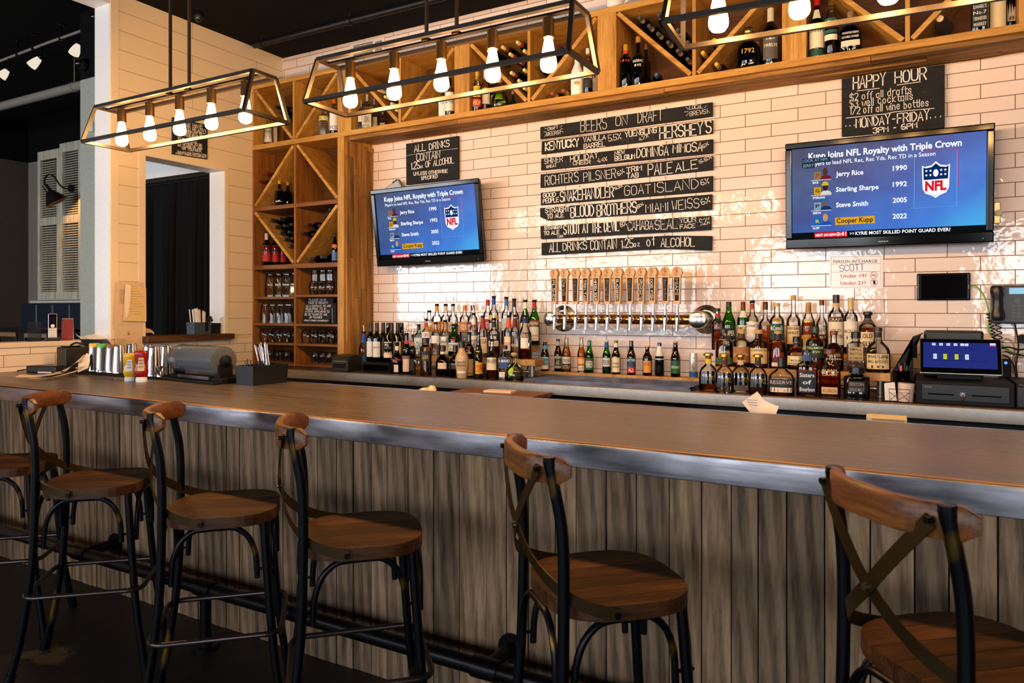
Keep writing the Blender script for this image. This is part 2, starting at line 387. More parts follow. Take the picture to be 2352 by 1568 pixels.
PANE = [1.8, .85, 1.1, 1.1]; FRM = plain('window_frame_black', '#15130f', .5)
for i, (a, b, c, d) in enumerate(wins):
    m = MB(); m.add([(a, YF - .08, c), (b, YF - .08, c), (b, YF - .08, d), (a, YF - .08, d)], [(0, 1, 2, 3)])
    wn = struct(m.build('window_%d' % (i + 1), day(PANE[i]), smooth=False))
    m = MB(); nn = max(2, round((b - a) / 1.2))
    for k in range(nn + 1):
        xx = a + (b - a) * k / nn; m.box(max(a, xx - .03), min(b, xx + .03), YF - .07, YF - .02, c, d)
    m.box(a, b, YF - .07, YF - .02, c, c + .06); m.box(a, b, YF - .07, YF - .02, d - .06, d)
    m.build('window_frame', FRM, wn, smooth=False)
# pipes hung below the black ceiling
PIPE = plain('black_iron_pipe', '#151312', .45, .3); GPIPE = plain('grey_conduit', '#8b8378', .5)
def pipe(name, label, p, q, r, mat, hang, zt):
    o = thing(name, label, 'pipe'); m = MB(); m.cyl(p, q, r, 12); m.build('pipe_run', mat, o)
    for t_ in hang:
        P = Vector(p).lerp(Vector(q), t_); m = MB(); m.cyl(P, (P.x, P.y, zt), .006, 6); m.cyl(P - Vector((.015, 0, 0)), P + Vector((.015, 0, 0)), r + .008, 12)
        m.build('hanger', mat, o)
pipe('ceiling_pipe', 'black pipe hung along the black ceiling above the bar', (-4.84, 4.21, 3.66), (3.9, 4.21, 3.66), .024, PIPE, [.01, .12, .3, .6, .9], ZC)
pipe('ceiling_pipe', 'pale grey pipe hung below the dining room ceiling', (-11.8, 4.72, 3.72 + .26), (-5.3, 4.72, 3.72 + .26), .05, GPIPE, [.2, .53, .8], 4.35)
def dome(label, P, axis, sc=1):
    o = thing('security_camera', label, 'camera', P); m = MB()
    q = Vector(axis).to_track_quat('Z', 'Y').to_matrix().to_4x4() @ Matrix.Scale(sc, 4)
    m.lathe([(.055, 0), (.06, .012), (.058, .05), (.05, .062)], 20, q); m.build('housing', PIPE, o)
    m = MB(); m.lathe([(.044, .06), (.04, .078), (.028, .094), (.01, .102), (.002, .103)], 20, q); m.build('lens_dome', plain('dome_glass', '#0a0a0c', .05, 0, .8), o)
pc = onY(197, 150, YX)
dome('small black dome security camera on the dark band of the dining room wall', pc, (0, -1, 0))
dome('small black dome security camera under the bar ceiling above the shiplap', onZ(456, 32, ZC - .001), (0, 0, -1), .6)
pc = onY(212, 33, 4.0); dome('black dome security camera high beside the dining room opening', (pc.x, YX, pc.z), (0, -1, -.2))
# ================================================================ the bar and its stools
STEEL = None
def steel():
    t = NT('brushed_pewter'); p = t.pbsdf(lin('#8c8a8c'), .36, 1)
    v = t.coords((.8, 30, 30)); n = t.noise(v, 3, 5, .6); n2 = t.noise(t.coords((2, 6, 9)), 2.0, 3)
    t.l(t.ramp(n2, [(.35, lin('#4c4b50')), (.65, lin('#7e7d84'))]), p.inputs['Base Color'])
    t.l(t.ramp(n, [(.3, (.26,) * 3 + (1,)), (.7, (.46,) * 3 + (1,))]), p.inputs['Roughness']); t.bump(p, n2, .12, .004); return t.m
STEEL = steel()
def bar_mat():
    t = NT('bar_top_brown'); p = t.pbsdf(lin('#5d4a3e'), .32, 0, .6)
    v = t.coords((.55, 22, 3)); n = t.noise(v, 2.4, 6, .6); n2 = t.noise(t.coords((.3, 2.4, 1)), 1.7, 4)
    c = t.ramp(n, [(.3, lin('#443a35')), (.52, lin('#5b4f49')), (.75, lin('#766a63'))])
    t.l(t.mix(.35, c, t.ramp(n2, [(.3, lin('#483e39')), (.7, lin('#6c5f58'))])), p.inputs['Base Color'])
    t.l(t.ramp(n, [(.3, (.24,) * 3 + (1,)), (.7, (.40,) * 3 + (1,))]), p.inputs['Roughness']); return t.m
BARTOP = bar_mat()
bar = thing('bar_counter', 'long bar counter with brown top, metal edge and reclaimed plank front', 'bar counter', (XL, YB0, 0))
def rel(m, name, mat, root, **k):
    o = m.build(name, mat, root, **k); o.matrix_parent_inverse = Matrix.Translation(-Vector(root.location)); return o
XR = 2.6
m = MB(); m.box(XL + .001, XR, YB0 + .012, YB1 - .01, ZB - .05, ZB); rel(m, 'bar_top', BARTOP, bar, smooth=False)
m = MB(); a_ = onZ(985, 955, ZB); b_ = onZ(1140, 912, ZB)
m.bar((-1.99, YB0 + .02, ZB + .0002), (-1.77, YB1 - .02, ZB + .0002), .012, .0008); rel(m, 'top_seam', plain('seam_metal', '#8a7868', .35, .3), bar, smooth=False)
# rounded metal nosing
def nosing(y, s, x0, x1, z, h, d=.014):
    pr = [(0, 0), (-d * .55 * s, -.0008), (-d * .9 * s, -.0035), (-d * s, -.009), (-d * s, -h + .002), (-d * .85 * s, -h), (.004 * s, -h)]
    m = MB(); m.loft([[Vector((x0, y + a, z + b)) for a, b in pr], [Vector((x1, y + a, z + b)) for a, b in pr]], closed=True); return m
m = nosing(YB0 + .012, 1, XL + .001, XR, ZB + .0015, .072); rel(m, 'metal_edge', STEEL, bar)
m = MB(); m.box(XL + .001, XR, YB0 + .010, YB0 + .019, ZB, ZB + .0026); rel(m, 'painted_glint', plain('painted_glint', '#d98a42', .38, .85), bar, smooth=False)  # orange strip painting in the lamp glint along the rounded edge
m = nosing(YB1 - .012, -1, XL + .001, XR, ZB + .0015, .06); rel(m, 'metal_edge', STEEL, bar)
YP = 2.25
m = MB(); x = XL + .002; i = 0
while x < XR - .05:
    w_ = random.uniform(.078, .122); m.k = random.random(); d_ = random.uniform(0, .007)
    m.box(x + .0022, min(XR, x + w_ - .0022), YP - d_, YP + .02, .0, ZB - .05); x += w_
PLANKF = wood('reclaimed_planks', '#2c2219', '#725d47', '#a68b70', 'z', 1.0, .75, attr=True, saw=.9, spec=.2)
rel(m, 'plank_cladding', PLANKF, bar, smooth=False)
m = MB(); m.box(XL + .002, XR, YP + .02, YB1 - .06, .0, ZB - .05); rel(m, 'core', plain('bar_core', '#0f0d0c', .8), bar, smooth=False)
# foot rail
BLK = plain('black_steel', '#16171a', .34, .75)
rail = thing('foot_rail', 'black iron pipe foot rail along the foot of the bar', 'foot rail', (XL, 2.07, 0))
m = MB(); m.cyl((XL + .06, 2.07, .257), (XR, 2.07, .257), .029, 16); rel(m, 'rail_pipe', BLK, rail)
for xx in (-4.6, -2.68, -.55, 1.4):
    m = MB(); m.cyl((xx, 2.07, 0.012), (xx, 2.07, .257), .024, 14); m.cyl((xx, 2.07, 0), (xx, 2.07, .014), .055, 18); m.cyl((xx - .05, 2.07, .257), (xx + .05, 2.07, .257), .036, 16); rel(m, 'post', BLK, rail)
for xx in (-3.6, -1.262, 1.0):
    m = MB(); m.cyl((xx, 2.07, .257), (xx, YP - .012, .257), .026, 14); m.cyl((xx, YP - .018, .257), (xx, YP - .0075, .257), .052, 22); m.cyl((xx - .05, 2.07, .257), (xx + .05, 2.07, .257), .036, 16); rel(m, 'wall_bracket', BLK, rail)
# ---- stools
def worn_metal():
    t = NT('black_metal_with_worn_brass'); p = t.pbsdf(lin('#121317'), .33, .8)
    n = t.noise(t.coords((3, 3, 2.2)), 2.3, 2, .5)
    f = t.ramp(n, [(.60, (0, 0, 0, 1)), (.68, (1, 1, 1, 1))])
    t.l(t.mix(f, lin('#14161b'), lin('#6b5414')), p.inputs['Base Color']); return t.m
WORN = worn_metal()
STRAP = plain('dull_bronze_strap', '#37290f', .42, .7)
SEATW = wood('stool_seat_wood', '#150a06', '#3d2210', '#62401f', 'y', 1.3, .45, attr=True, spec=.25)
RAILW = wood('stool_rail_wood', '#2a1408', '#63391a', '#8d5829', 'x', 1.2, .4)
def ribbon3(m, pts, nrm, wd, th):
    P = [Vector(p) for p in pts]; N = [Vector(n).normalized() for n in nrm]; rg = []
    for i, p in enumerate(P):
        t = (P[min(i + 1, len(P) - 1)] - P[max(i - 1, 0)]).normalized(); b = t.cross(N[i]).normalized() * wd / 2; n = b.cross(t).normalized() * th / 2
        rg.append([p - b - n, p + b - n, p + b + n, p - b + n])
    m.loft(rg)
def smoothpts(ctrl, n=6):
    P = [Vector(p) for p in ctrl]; out = []
    for i in range(len(P) - 1):
        a, b, c, d = P[max(0, i - 1)], P[i], P[i + 1], P[min(len(P) - 1, i + 2)]
        for k in range(n):
            t = k / n; out.append(.5 * ((2 * b) + (c - a) * t + (2 * a - 5 * b + 4 * c - d) * t * t + (3 * b - a - 3 * c + d) * t ** 3))
    return out + [P[-1]]
def make_stool(label, group):
    o = thing('bar_stool', label, 'stool', group=group)
    # seat: slightly dished rounded square of boards
    w_ = .19; m = MB(); N = 44; nb = 6
    out = []
    for j in range(N):
        a = 2 * math.pi * j / N; c, d = math.cos(a), math.sin(a); k = (abs(c) ** 3 + abs(d) ** 3) ** (-1 / 3)
        out.append((w_ * c * k * (1.0 + .04 * d), .187 * d * k))
    for b in range(nb):                                   # boards side by side, clipped to the outline
        x0, x1 = -w_ * 1.05 + 2.1 * w_ * b / nb + .0011, -w_ * 1.05 + 2.1 * w_ * (b + 1) / nb - .0011
        def clip(poly, xc, keep):
            q = []
            for i in range(len(poly)):
                p, r = poly[i], poly[(i + 1) % len(poly)]
                if keep(p[0]): q.append(p)
                if keep(p[0]) != keep(r[0]): t = (xc - p[0]) / (r[0] - p[0]); q.append((xc, p[1] + t * (r[1] - p[1])))
            return q
        pl = clip(clip(out, x0, lambda x: x >= x0), x1, lambda x: x <= x1); m.k = random.random(); m.plate(pl, .724, .762)
    m.build('seat', SEATW, o, smooth=False, bevel=.003)
    for s in (-1, 1):
        m = MB(); pts = smoothpts([(s * .192, -.27, 0), (s * .178, -.222, .2), (s * .170, -.186, .48), (s * .166, -.177, .76), (s * .165, -.180, .93), (s * .162, -.198, 1.04), (s * .158, -.212, 1.108)], 5)
        m.tube(pts, .0145, 12); m.cyl((s * .192, -.27, 0), (s * .187, -.25, .07), .0185, 12); m.build('leg', WORN, o)
        m = MB(); m.tube(smoothpts([(s * .178, .22, 0), (s * .158, .175, .3), (s * .14, .142, .73)], 5), .0145, 12); m.cyl((s * .178, .22, 0), (s * .174, .212, .06), .0185, 12); m.build('leg', WORN, o)
    def arch(p, q, off):
        p = Vector(p); q = Vector(q); up = Vector((0, 0, 1)); h = .715 - p.z
        pts = [p, p.lerp(q, .02) + up * h * .45, p.lerp(q, .10) + up * h * .78, p.lerp(q, .24) + up * h * .97, p.lerp(q, .38) + up * h, p.lerp(q, .62) + up * h, p.lerp(q, .76) + up * h * .97, p.lerp(q, .90) + up * h * .78, p.lerp(q, .98) + up * h * .45, q]
        m = MB(); m.tube(smoothpts(pts, 3), .0095, 10)
        for e, f in ((p, q), (q, p)):
            d = (e - f).normalized(); m.cyl(e + up * .03, e + up * .03 + d * .022, .005, 8)
        m.build('arch_brace', WORN, o)
    zl = .535
    arch((-.126, .170, zl), (.126, .170, zl), 0); arch((-.14, -.187, zl), (.14, -.187, zl), 0)
    for s in (-1, 1): arch((s * .160, -.150, zl), (s * .148, .122, zl), 0)
    # foot ring
    m = MB(); c = []
    for sx, sy, a0 in ((1, 1, 0), (-1, 1, 90), (-1, -1, 180), (1, -1, 270)):
        for k in range(6):
            a = R(a0 + 90 * k / 5); c.append((sx * .142 + .05 * math.cos(a), sy * .160 - .008 + .05 * math.sin(a), .355))
    m.tube(c, .0095, 10, closed=True); m.build('foot_ring', plain('worn_foot_ring', '#4d4443', .3, .85), o)
    # bent top rail
    m = MB(); rg = []
    for k in range(25):
        t = -1 + 2 * k / 24; x = .186 * t; y = -.248 + .082 * abs(t) ** 3.2; e = max(0, abs(t) - .88) / .12
        dy = .082 * 3.2 * abs(t) ** 2.2 * (1 if t > 0 else -1) / .186; n = Vector((-dy, 1, 0)).normalized(); th = .024 * (1 - .35 * e * e); h = .064 * (1 - .55 * e * e)
        c = Vector((x, y, 1.084)); rg.append([c + n * a * th / 2 + Vector((0, 0, b * h / 2)) for a, b in ((-1, -.85), (-.7, -1), (.7, -1), (1, -.85), (1, .85), (.7, 1), (-.7, 1), (-1, .85))])
    m.loft(rg); m.build('top_rail', RAILW, o)
    for s in (-1, 1):
        m = MB(); pts = smoothpts([(s * .150, -.236, 1.088), (s * .074, -.247, 1.0), (0, -.246 - .002 * s, .915), (-s * .095, -.218, .835), (-s * .172, -.150, .775), (-s * .1965, -.05, .742)], 4)
        nr = []
        for i, p in enumerate(pts): t = i / (len(pts) - 1); a = max(0, (t - .55) / .45); nr.append((-s * a * 1.0, -(1 - a) - .05, 0))
        ribbon3(m, pts, nr, .030, .0032); m.build('cross_strap', STRAP, o)
        m = MB(); m.cyl((s * .150, -.232, 1.088), (s * .150, -.246, 1.088), .007, 10); m.build('bolt_head', BLK, o)
        m = MB(); m.cyl((s * .196, -.055, .743), (s * .203, -.055, .743), .008, 10); m.build('bolt_head', BLK, o)
        m = MB(); m.cyl((s * .158, -.207, 1.092), (s * .158, -.209, 1.116), .0160, 12); m.build('post_cap', BLK, o)
    m = MB(); m.cyl((0, -.243, .915), (0, -.255, .915), .008, 10); m.build('rivet', plain('rivet_steel', '#8a8a8a', .3, 1), o)
    return o
SG = 'bar stools along the front of the bar'
spots = [(-3.66, 1.76, 47, 'wooden bar stool at the far left end of the row, its back out of view'),
         (-2.955, 1.772, 47, 'cross-back bar stool second from the left, below the shaker tins and receipt paper'),
         (-2.18, 1.766, 46, 'cross-back bar stool third from the left, in front of the black napkin caddy'),
         (-1.55, 1.775, 45, 'cross-back bar stool fourth from the left, its wooden back seen edge-on'),
         (-.716, 1.775, 45, 'cross-back bar stool second from the right, its curved back seen from behind'),
         (.097, 1.745, 49, 'nearest cross-back bar stool at the right edge, worn orange wooden back')]
s0 = make_stool(spots[0][3], SG)
for i, (x, y, a, lb) in enumerate(spots):
    if i == 0: s0.location = (x, y, 0); s0.rotation_euler = (0, 0, -R(a))
    else: dup(s0, (x, y, 0), -R(a), lb, SG)
# ================================================================ back counter
ZK, YK = .985, 4.11
bc = thing('service_counter', 'long back counter with pewter edge below the tiled wall', 'counter', (XL, YK, 0))
m = MB(); m.box(XL + .001, 3.9, YK + .012, YW - .001, ZK - .06, ZK)
t = NT('dark_counter_top'); p = t.pbsdf(rough=.3, spec=.5); n = t.noise(t.coords((.6, 12, 4)), 2.2, 5)
t.l(t.ramp(n, [(.3, lin('#2b241f')), (.7, lin('#4b4139'))]), p.inputs['Base Color']); CTOP = t.m
rel(m, 'counter_top', CTOP, bc, smooth=False)
m = nosing(YK + .012, 1, XL + .001, 3.9, ZK + .0015, .068); rel(m, 'metal_edge', plain('satin_zinc', '#98948f', .40, .8), bc)
m = MB(); m.box(XL + .001, 3.9, YK + .012, YK + .017, ZK, ZK + .0022); rel(m, 'painted_glint', MC['painted_glint'], bc, smooth=False)  # same painted glint strip repeated on the back counter edge
m = MB(); m.box(XL + .001, 3.9, YK + .25, YW - .002, 0.0, ZK - .06); rel(m, 'base', plain('counter_base_black', '#0d0d0f', .6), bc, smooth=False)
# ================================================================ shelving
YS = 4.355
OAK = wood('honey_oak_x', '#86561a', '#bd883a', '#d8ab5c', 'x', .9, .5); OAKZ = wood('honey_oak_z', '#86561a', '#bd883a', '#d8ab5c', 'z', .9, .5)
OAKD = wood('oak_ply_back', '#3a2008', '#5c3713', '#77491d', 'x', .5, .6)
RECL = wood('reclaimed_pine', '#4e3416', '#94682f', '#bb8b48', 'x', 1, .7, attr=True, saw=.8)
RECLZ = wood('reclaimed_pine_upright', '#4e3416', '#96692e', '#bd8c46', 'z', 1, .7, attr=True, saw=.5)
YN = YW - .003
up = thing('wall_shelf', 'long honey coloured wooden shelf with V dividers high on the tiled wall', 'shelf', (XL, YS, 2.835))
Z0, Z1, ZF = 2.835, 3.40, 2.875
XS1 = 2.9
m = MB(); m.box(XL + .001, XS1, YS, YN, Z0, ZF); rel(m, 'bottom_board', OAK, up, smooth=False, bevel=.002)
m = MB(); m.box(XL + .001, XS1, YS, YN, Z1 - .04, Z1); rel(m, 'top_board', OAK, up, smooth=False, bevel=.002)
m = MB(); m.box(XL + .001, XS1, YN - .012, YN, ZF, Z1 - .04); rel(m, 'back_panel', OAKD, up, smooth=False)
# reclaimed boards under the shelf
m = MB()
for r_ in range(4):
    ya, yb = YS + .03 + r_ * .078, YS + .03 + (r_ + 1) * .078 - .002; x = -3.955
    while x < XS1:
        L = random.uniform(.8, 1.9); m.k = random.random(); dz = random.choice([0, .004, .010, .016]) if r_ < 3 else -.008
        m.box(x, min(x + L - .003, XS1), ya, min(yb, YN), Z0 - .014 - dz, Z0 - .001); x += L
rel(m, 'soffit_planks', RECL, up, smooth=False)
posts = [(-4.052, -3.912), (-2.931, -2.801), (-1.818, -1.687), (-.683, -.553), (.43, .56), (1.55, 1.68), (2.67, 2.80)]
divs = [-4.537, -3.428, -2.32, -1.188, -.054, 1.06, 2.18]
for a, b in posts:
    m = MB(); m.box(a, b, YS + .002, YN - .012, ZF, Z1 - .04); rel(m, 'post', OAKZ, up, smooth=False, bevel=.002)
m = MB(); m.box(XL + .001, XL + .022, YS + .002, YN - .012, ZF, Z1 - .04); rel(m, 'side_panel', OAKZ, up, smooth=False)
for d in divs:
    m = MB(); m.box(d - .011, d + .011, YS + .002, YN - .012, ZF, Z1 - .04); rel(m, 'divider', OAKZ, up, smooth=False)
SEG = []
def diag(root, xa, za, xb, zb, th=.026, mat=None):
    """full-depth slanting board from (xa,za) to (xb,zb) in the plane of the shelf front"""
    SEG.append((xa, za, xb, zb, th / 2))
    dx, dz = xb - xa, zb - za; l = math.hypot(dx, dz); nx, nz = -dz / l * th / 2, dx / l * th / 2
    m = MB(); m.prism([(xa - nx, za - nz), (xb - nx, zb - nz), (xb + nx, zb + nz), (xa + nx, za + nz)], YS + .004, YN - .012); rel(m, 'slanted_divider', mat or OAK, root, smooth=False)
lefts = [XL + .022] + [b for a, b in posts]; rights = [a for a, b in posts]
for i, d in enumerate(divs):
    diag(up, lefts[i] + .01, Z1 - .05, d - .022, ZF + .012); diag(up, d + .022, ZF + .012, rights[i] - .01, Z1 - .05)
for a, b in posts: SEG.append(((a + b) / 2, ZF, (a + b) / 2, Z1, (b - a) / 2))
for d in divs: SEG.append((d, ZF, d, Z1, .011))
SEG.append((XL + .011, ZF, XL + .011, Z1, .011)); SEG.append((XL - 1, ZF - .02, XS1, ZF - .02, .02)); SEG.append((XL - 1, Z1 - .02, XS1, Z1 - .02, .02))
# ---- tall cabinet
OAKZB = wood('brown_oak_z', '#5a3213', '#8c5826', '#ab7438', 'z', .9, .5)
cab = thing('tall_bottle_cabinet', 'tall wooden cabinet of bottles and glasses standing at the left end of the back counter', 'cabinet', (XL, YS, ZK))
XC0, XCM, XC1 = XL + .001, -4.524, -3.985
def bx(name, mat, *a, **k): m = MB(); m.box(*a); return rel(m, name, mat, cab, smooth=False, **k)
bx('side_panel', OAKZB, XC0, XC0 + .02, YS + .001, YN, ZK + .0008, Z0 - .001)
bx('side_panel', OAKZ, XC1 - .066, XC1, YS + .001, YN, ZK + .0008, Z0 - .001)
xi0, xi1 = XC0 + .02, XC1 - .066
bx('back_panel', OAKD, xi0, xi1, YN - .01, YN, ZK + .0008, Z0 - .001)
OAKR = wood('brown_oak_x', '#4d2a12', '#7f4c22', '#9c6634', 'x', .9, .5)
rows = [(2.306, 2.34), (1.80, 1.837)]
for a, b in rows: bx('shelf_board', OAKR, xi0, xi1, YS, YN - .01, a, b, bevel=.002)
LEV = {}
for side, (x0, x1) in {'left': (xi0, XCM - .011), 'right': (XCM + .011, xi1)}.items():
    for k, (a, b) in enumerate([(1.546, 1.566) if side == 'left' else (1.560, 1.580), (1.322, 1.340), (1.158, 1.176), (.988, 1.008)]):
        bx('shelf_board', OAKR, x0, x1, YS + .002, YN - .01, a, b); LEV[side, k] = b
bx('divider', OAKZB, XCM - .011, XCM + .011, YS + .003, YN - .01, ZK + .003, 1.80); bx('divider', OAKZB, XCM - .011, XCM + .011, YS + .003, YN - .01, 1.837, 2.306)
bx('divider', OAKZB, XCM - .011, XCM + .011, YS + .003, YN - .01, 2.34, Z0 - .001)
diag(cab, xi0 + .008, 2.352, XCM - .022, Z0 - .012); diag(cab, XCM + .022, Z0 - .012, xi1 - .008, 2.352)
diag(cab, xi0 + .008, 2.294, XCM - .022, 1.850); diag(cab, XCM + .022, 1.850, xi1 - .008, 2.294)
SEG += [(XCM, ZK, XCM, 2.8, .011), (XC0 + .01, ZK, XC0 + .01, 2.8, .01), (XC1 - .033, ZK, XC1 - .033, 2.8, .033)] + [(XC0, (a + b) / 2, XC1, (a + b) / 2, (b - a) / 2) for a, b in rows] + [(XC0, Z0 - .01, XC1, Z0 - .01, .012)]
m = MB(); y = YS + .02
for k in range(4):                                    # reclaimed boards cladding the cabinet's side
    z = ZK + .002
    while z < Z0 - .06:
        L = random.uniform(.45, 1.0); m.k = random.random() * .8 + .2; m.box(XC1, XC1 + .012 + random.uniform(0, .008), y, min(y + .078, YN), z, min(z + L - .002, Z0 - .036)); z += L
    y += .08
rel(m, 'side_cladding', RECLZ, cab, smooth=False)
# ================================================================ pendant lamps
IRON = plain('dark_bronze_frame', '#241b14', .42, .3); SOCK = plain('antique_brass_socket', '#5f4526', .32, .9)
def bulb_mat():
    t = NT('glowing_filament_bulb'); e = t.n('ShaderNodeEmission'); e.inputs[0].default_value = (1, .54, .175, 1); e.inputs[1].default_value = BULB_LIGHT
    t.l(e.outputs[0], t.out.inputs[0]); return t.m
BULB = bulb_mat()
LG = 'linear cage pendants over the bar'
def make_lamp(label):
    o = thing('pendant_lamp', label, 'lamp', group=LG); L, W, w_, H = .635, .132, .069, .2; LT = .62
    T = [(-LT, -w_, H), (LT, -w_, H), (LT, w_, H), (-LT, w_, H)]; B = [(-L, -W, 0), (L, -W, 0), (L, W, 0), (-L, W, 0)]
    m = MB()
    for q in (T, B):
        for i in range(4): m.bar(q[i], q[(i + 1) % 4], .0165)
    for i in range(4): m.bar(B[i], T[i], .0165)
    m.build('cage_frame', IRON, o, smooth=False)
    m = MB(); m.bar((-LT, 0, H), (LT, 0, H), .026, .008); m.build('centre_bar', IRON, o, smooth=False)
    for s in (-.075, .075):
        m = MB(); m.cyl((s, 0, H), (s, 0, ZC - .0 - ZL), .0085, 10); m.cyl((s, 0, H + .002), (s, 0, H + .012), .022, 14); m.build('hanging_rod', plain('rod_brass_brown', '#4a3826', .4, .6), o)
    m = MB(); m.box(-.15, .15, -.04, .04, ZC - ZL - .02, ZC - ZL - .0005); m.build('ceiling_canopy', IRON, o, smooth=False)
    for k in range(5):
        x = -.49 + .245 * k
        m = MB(); m.lathe([(.009, H - .004), (.009, H - .012), (.0225, H - .014), (.0225, H - .085), (.02, H - .087)], 16, Matrix.Translation((x, 0, 0))); s_ = m.build('socket', SOCK, o)
        m = MB(); m.lathe([(.014, H - .087), (.0165, H - .10), (.0195, H - .116), (.0255, H - .147), (.0305, H - .174), (.0315, H - .188), (.029, H - .20), (.021, H - .21), (.008, H - .215)], 14, Matrix.Translation((x, 0, 0)))
        m.build('bulb', BULB, s_, smooth=True)
    return o
ZL = 2.368
l0 = make_lamp('linear cage pendant with five bulbs, leftmost, in front of the shiplap wall'); l0.location = (-3.315, 2.405, ZL)
dup(l0, (-1.708, 2.445, ZL), 0, 'linear cage pendant with five bulbs in front of the left part of the upper shelf', LG)
dup(l0, (-.078, 2.40, ZL + .005), R(3.2), 'linear cage pendant cut off by the top right of the picture', LG)
# ================================================================ chalk signs
SLATE = None
def slate():
    t = NT('chalkboard_paint_on_wood'); p = t.pbsdf(rough=.75, spec=.25)
    n = t.noise(t.coords((3, 3, 9)), 4, 6, .65); n2 = t.noise(t.coords((1, 20, 20)), 6, 4, .6)
    c = t.ramp(n, [(.3, lin('#161616')), (.62, lin('#25262a')), (.8, lin('#3d3f46'))])
    t.l(t.mix(.3, c, t.ramp(n2, [(.35, lin('#101010')), (.7, lin('#2c2a2a'))])), p.inputs['Base Color']); t.bump(p, n2, .3, .001); return t.m
SLATE = slate(); CHALK = plain('white_chalk', '#e9e6e0', .9); OLDCHALK = plain('smudged_chalk', '#4d4d52', .9); RAW = plain('raw_wood_edge', '#7b5a38', .8)
HOOK = plain('hook_wire', '#6f665c', .35, .9)
class Crop:
    def __init__(s, u0, v0, k, plane='y', c=4.66): s.u0, s.v0, s.k, s.p, s.c = u0, v0, k, plane, c
    def w(s, x, y):
        u, v = s.u0 + x / s.k, s.v0 + y / s.k
        return onY(u, v, s.c) if s.p == 'y' else onX(u, v, s.c)
    def xz(s, x, y): q = s.w(x, y); return (q.x, q.z) if s.p == 'y' else (q.y, q.z)
    def hgt(s, x, y, h): return s.xz(x, y)[1] - s.xz(x, y + h)[1]
def letter(m, cr, text, x0, y0, x1, y1, h, wpx, put, slant=0., jit=.12, pr=False):
    a = cr.xz(x0, y0); b = cr.xz(x1, y1); hh = cr.hgt(x0, y0 - h, h); wd = cr.hgt(x0, y0, wpx)
    if pr: printed(m, text, a[0], a[1], b[0], b[1], hh, put, .01)
    else: chalk(m, text, a[0], a[1], b[0], b[1], hh, wd, put, slant, jit)
def line(m, cr, pts, wpx, put): ribbon2(m, [cr.xz(*p) for p in pts], cr.hgt(pts[0][0], pts[0][1], wpx), put)
def hook(root, P, L=.03):
    m = MB(); m.tube([P + Vector((0, 0, L)), P + Vector((0, 0, -.002))], .0014, 6)
    m.tube([P + Vector((.0045 * math.cos(a), 0, .006 + .0045 * math.sin(a))) for a in [R(20 + 40 * k) for k in range(9)]], .0012, 6); m.build('hook', HOOK, root)
def board(name, label, cr, quad, texts, lines=(), group=None, hooks=(), th=.018, old=(), wd=3.2):
    """quad: crop corners TL TR BR BL on the sign plane"""
    o = thing(name, label, 'sign', group=group); q = [cr.xz(*p) for p in quad]; m = MB()
    if cr.p == 'y': m.prism(q[::-1], cr.c, cr.c + th); put = lambda x, z: (x, cr.c - .0008, z)
    else: m.add([(cr.c, y, z) for y, z in q] + [(cr.c - th, y, z) for y, z in q], [(0, 1, 2, 3), (7, 6, 5, 4)] + [(i, (i + 1) % 4, 4 + (i + 1) % 4, 4 + i) for i in range(4)]); put = lambda y, z: (cr.c + .0008, y, z)
    m.build('board', SLATE, o, smooth=False, bevel=.0015)
    if old:
        m = MB()
        for t in old: letter(m, cr, *t[:6], t[6] if len(t) > 6 else 3, put)
        m.build('smudged_lettering', OLDCHALK, o, smooth=False)
    for t in texts:
        m = MB(); letter(m, cr, *t[:6], t[6] if len(t) > 6 else wd, put); m.build('chalk_lettering', CHALK, o, smooth=False)
    for l in lines: m = MB(); line(m, cr, l, wd, put); m.build('chalk_stroke', CHALK, o, smooth=False)
    for h in hooks: p = cr.w(*h); hook(o, p + Vector((0, .006, 0)), .009)
    return o
B = Crop(1200, 200, 3.733, 'y', 4.672); BG = 'hanging beer list boards'
bl = lambda *pp: [list(pp)] 
board('chalk_sign', 'top board of the hanging beer list, headed beers on draft', B, [(152, 342), (1628, 128), (1628, 248), (152, 445)],
 [('BEERS', 500, 388, 722, 357, 102, 5), ('ON', 800, 335, 898, 322, 80, 5), ('DRAFT', 990, 310, 1200, 283, 95, 5), ('CRAFT', 218, 372, 305, 355, 26, 4), ('BEERS!', 208, 418, 325, 400, 30, 4), ('LOCAL', 1432, 192, 1545, 180, 34, 4), ('BREWS!', 1435, 248, 1585, 225, 38, 4)],
 [[(190, 350), (208, 358)], [(183, 385), (203, 383)], [(190, 425), (203, 405)], [(322, 345), (342, 330)], [(325, 362), (346, 356)], [(330, 375), (352, 388)], [(1402, 172), (1425, 190)], [(1388, 214), (1420, 208)], [(1405, 246), (1425, 224)], [(1562, 178), (1578, 158)], [(1588, 205), (1606, 218)]], BG, [(492, 292), (1230, 183)], wd=3)
board('chalk_sign', 'second board of the hanging beer list, kentucky vanilla barrel and a large apostrophe name', B, [(165, 465), (1630, 282), (1630, 395), (162, 575)],
 [('KENTUCKY', 198, 543, 482, 505, 66, 11), ('VANILLA', 524, 470, 712, 445, 40, 6.5), ('BARREL', 527, 528, 708, 506, 42, 6.5), ('5.5%', 738, 465, 845, 445, 50, 5), ('YUENGLING', 882, 430, 1150, 390, 46, 8), ('4.7%', 1000, 466, 1082, 425, 26, 6), ("HERSHEY'S", 1178, 447, 1618, 390, 98, 10)], (), BG, [(490, 420), (1230, 322)], old=[('HOLIDAY', 860, 480, 1140, 445, 50)])
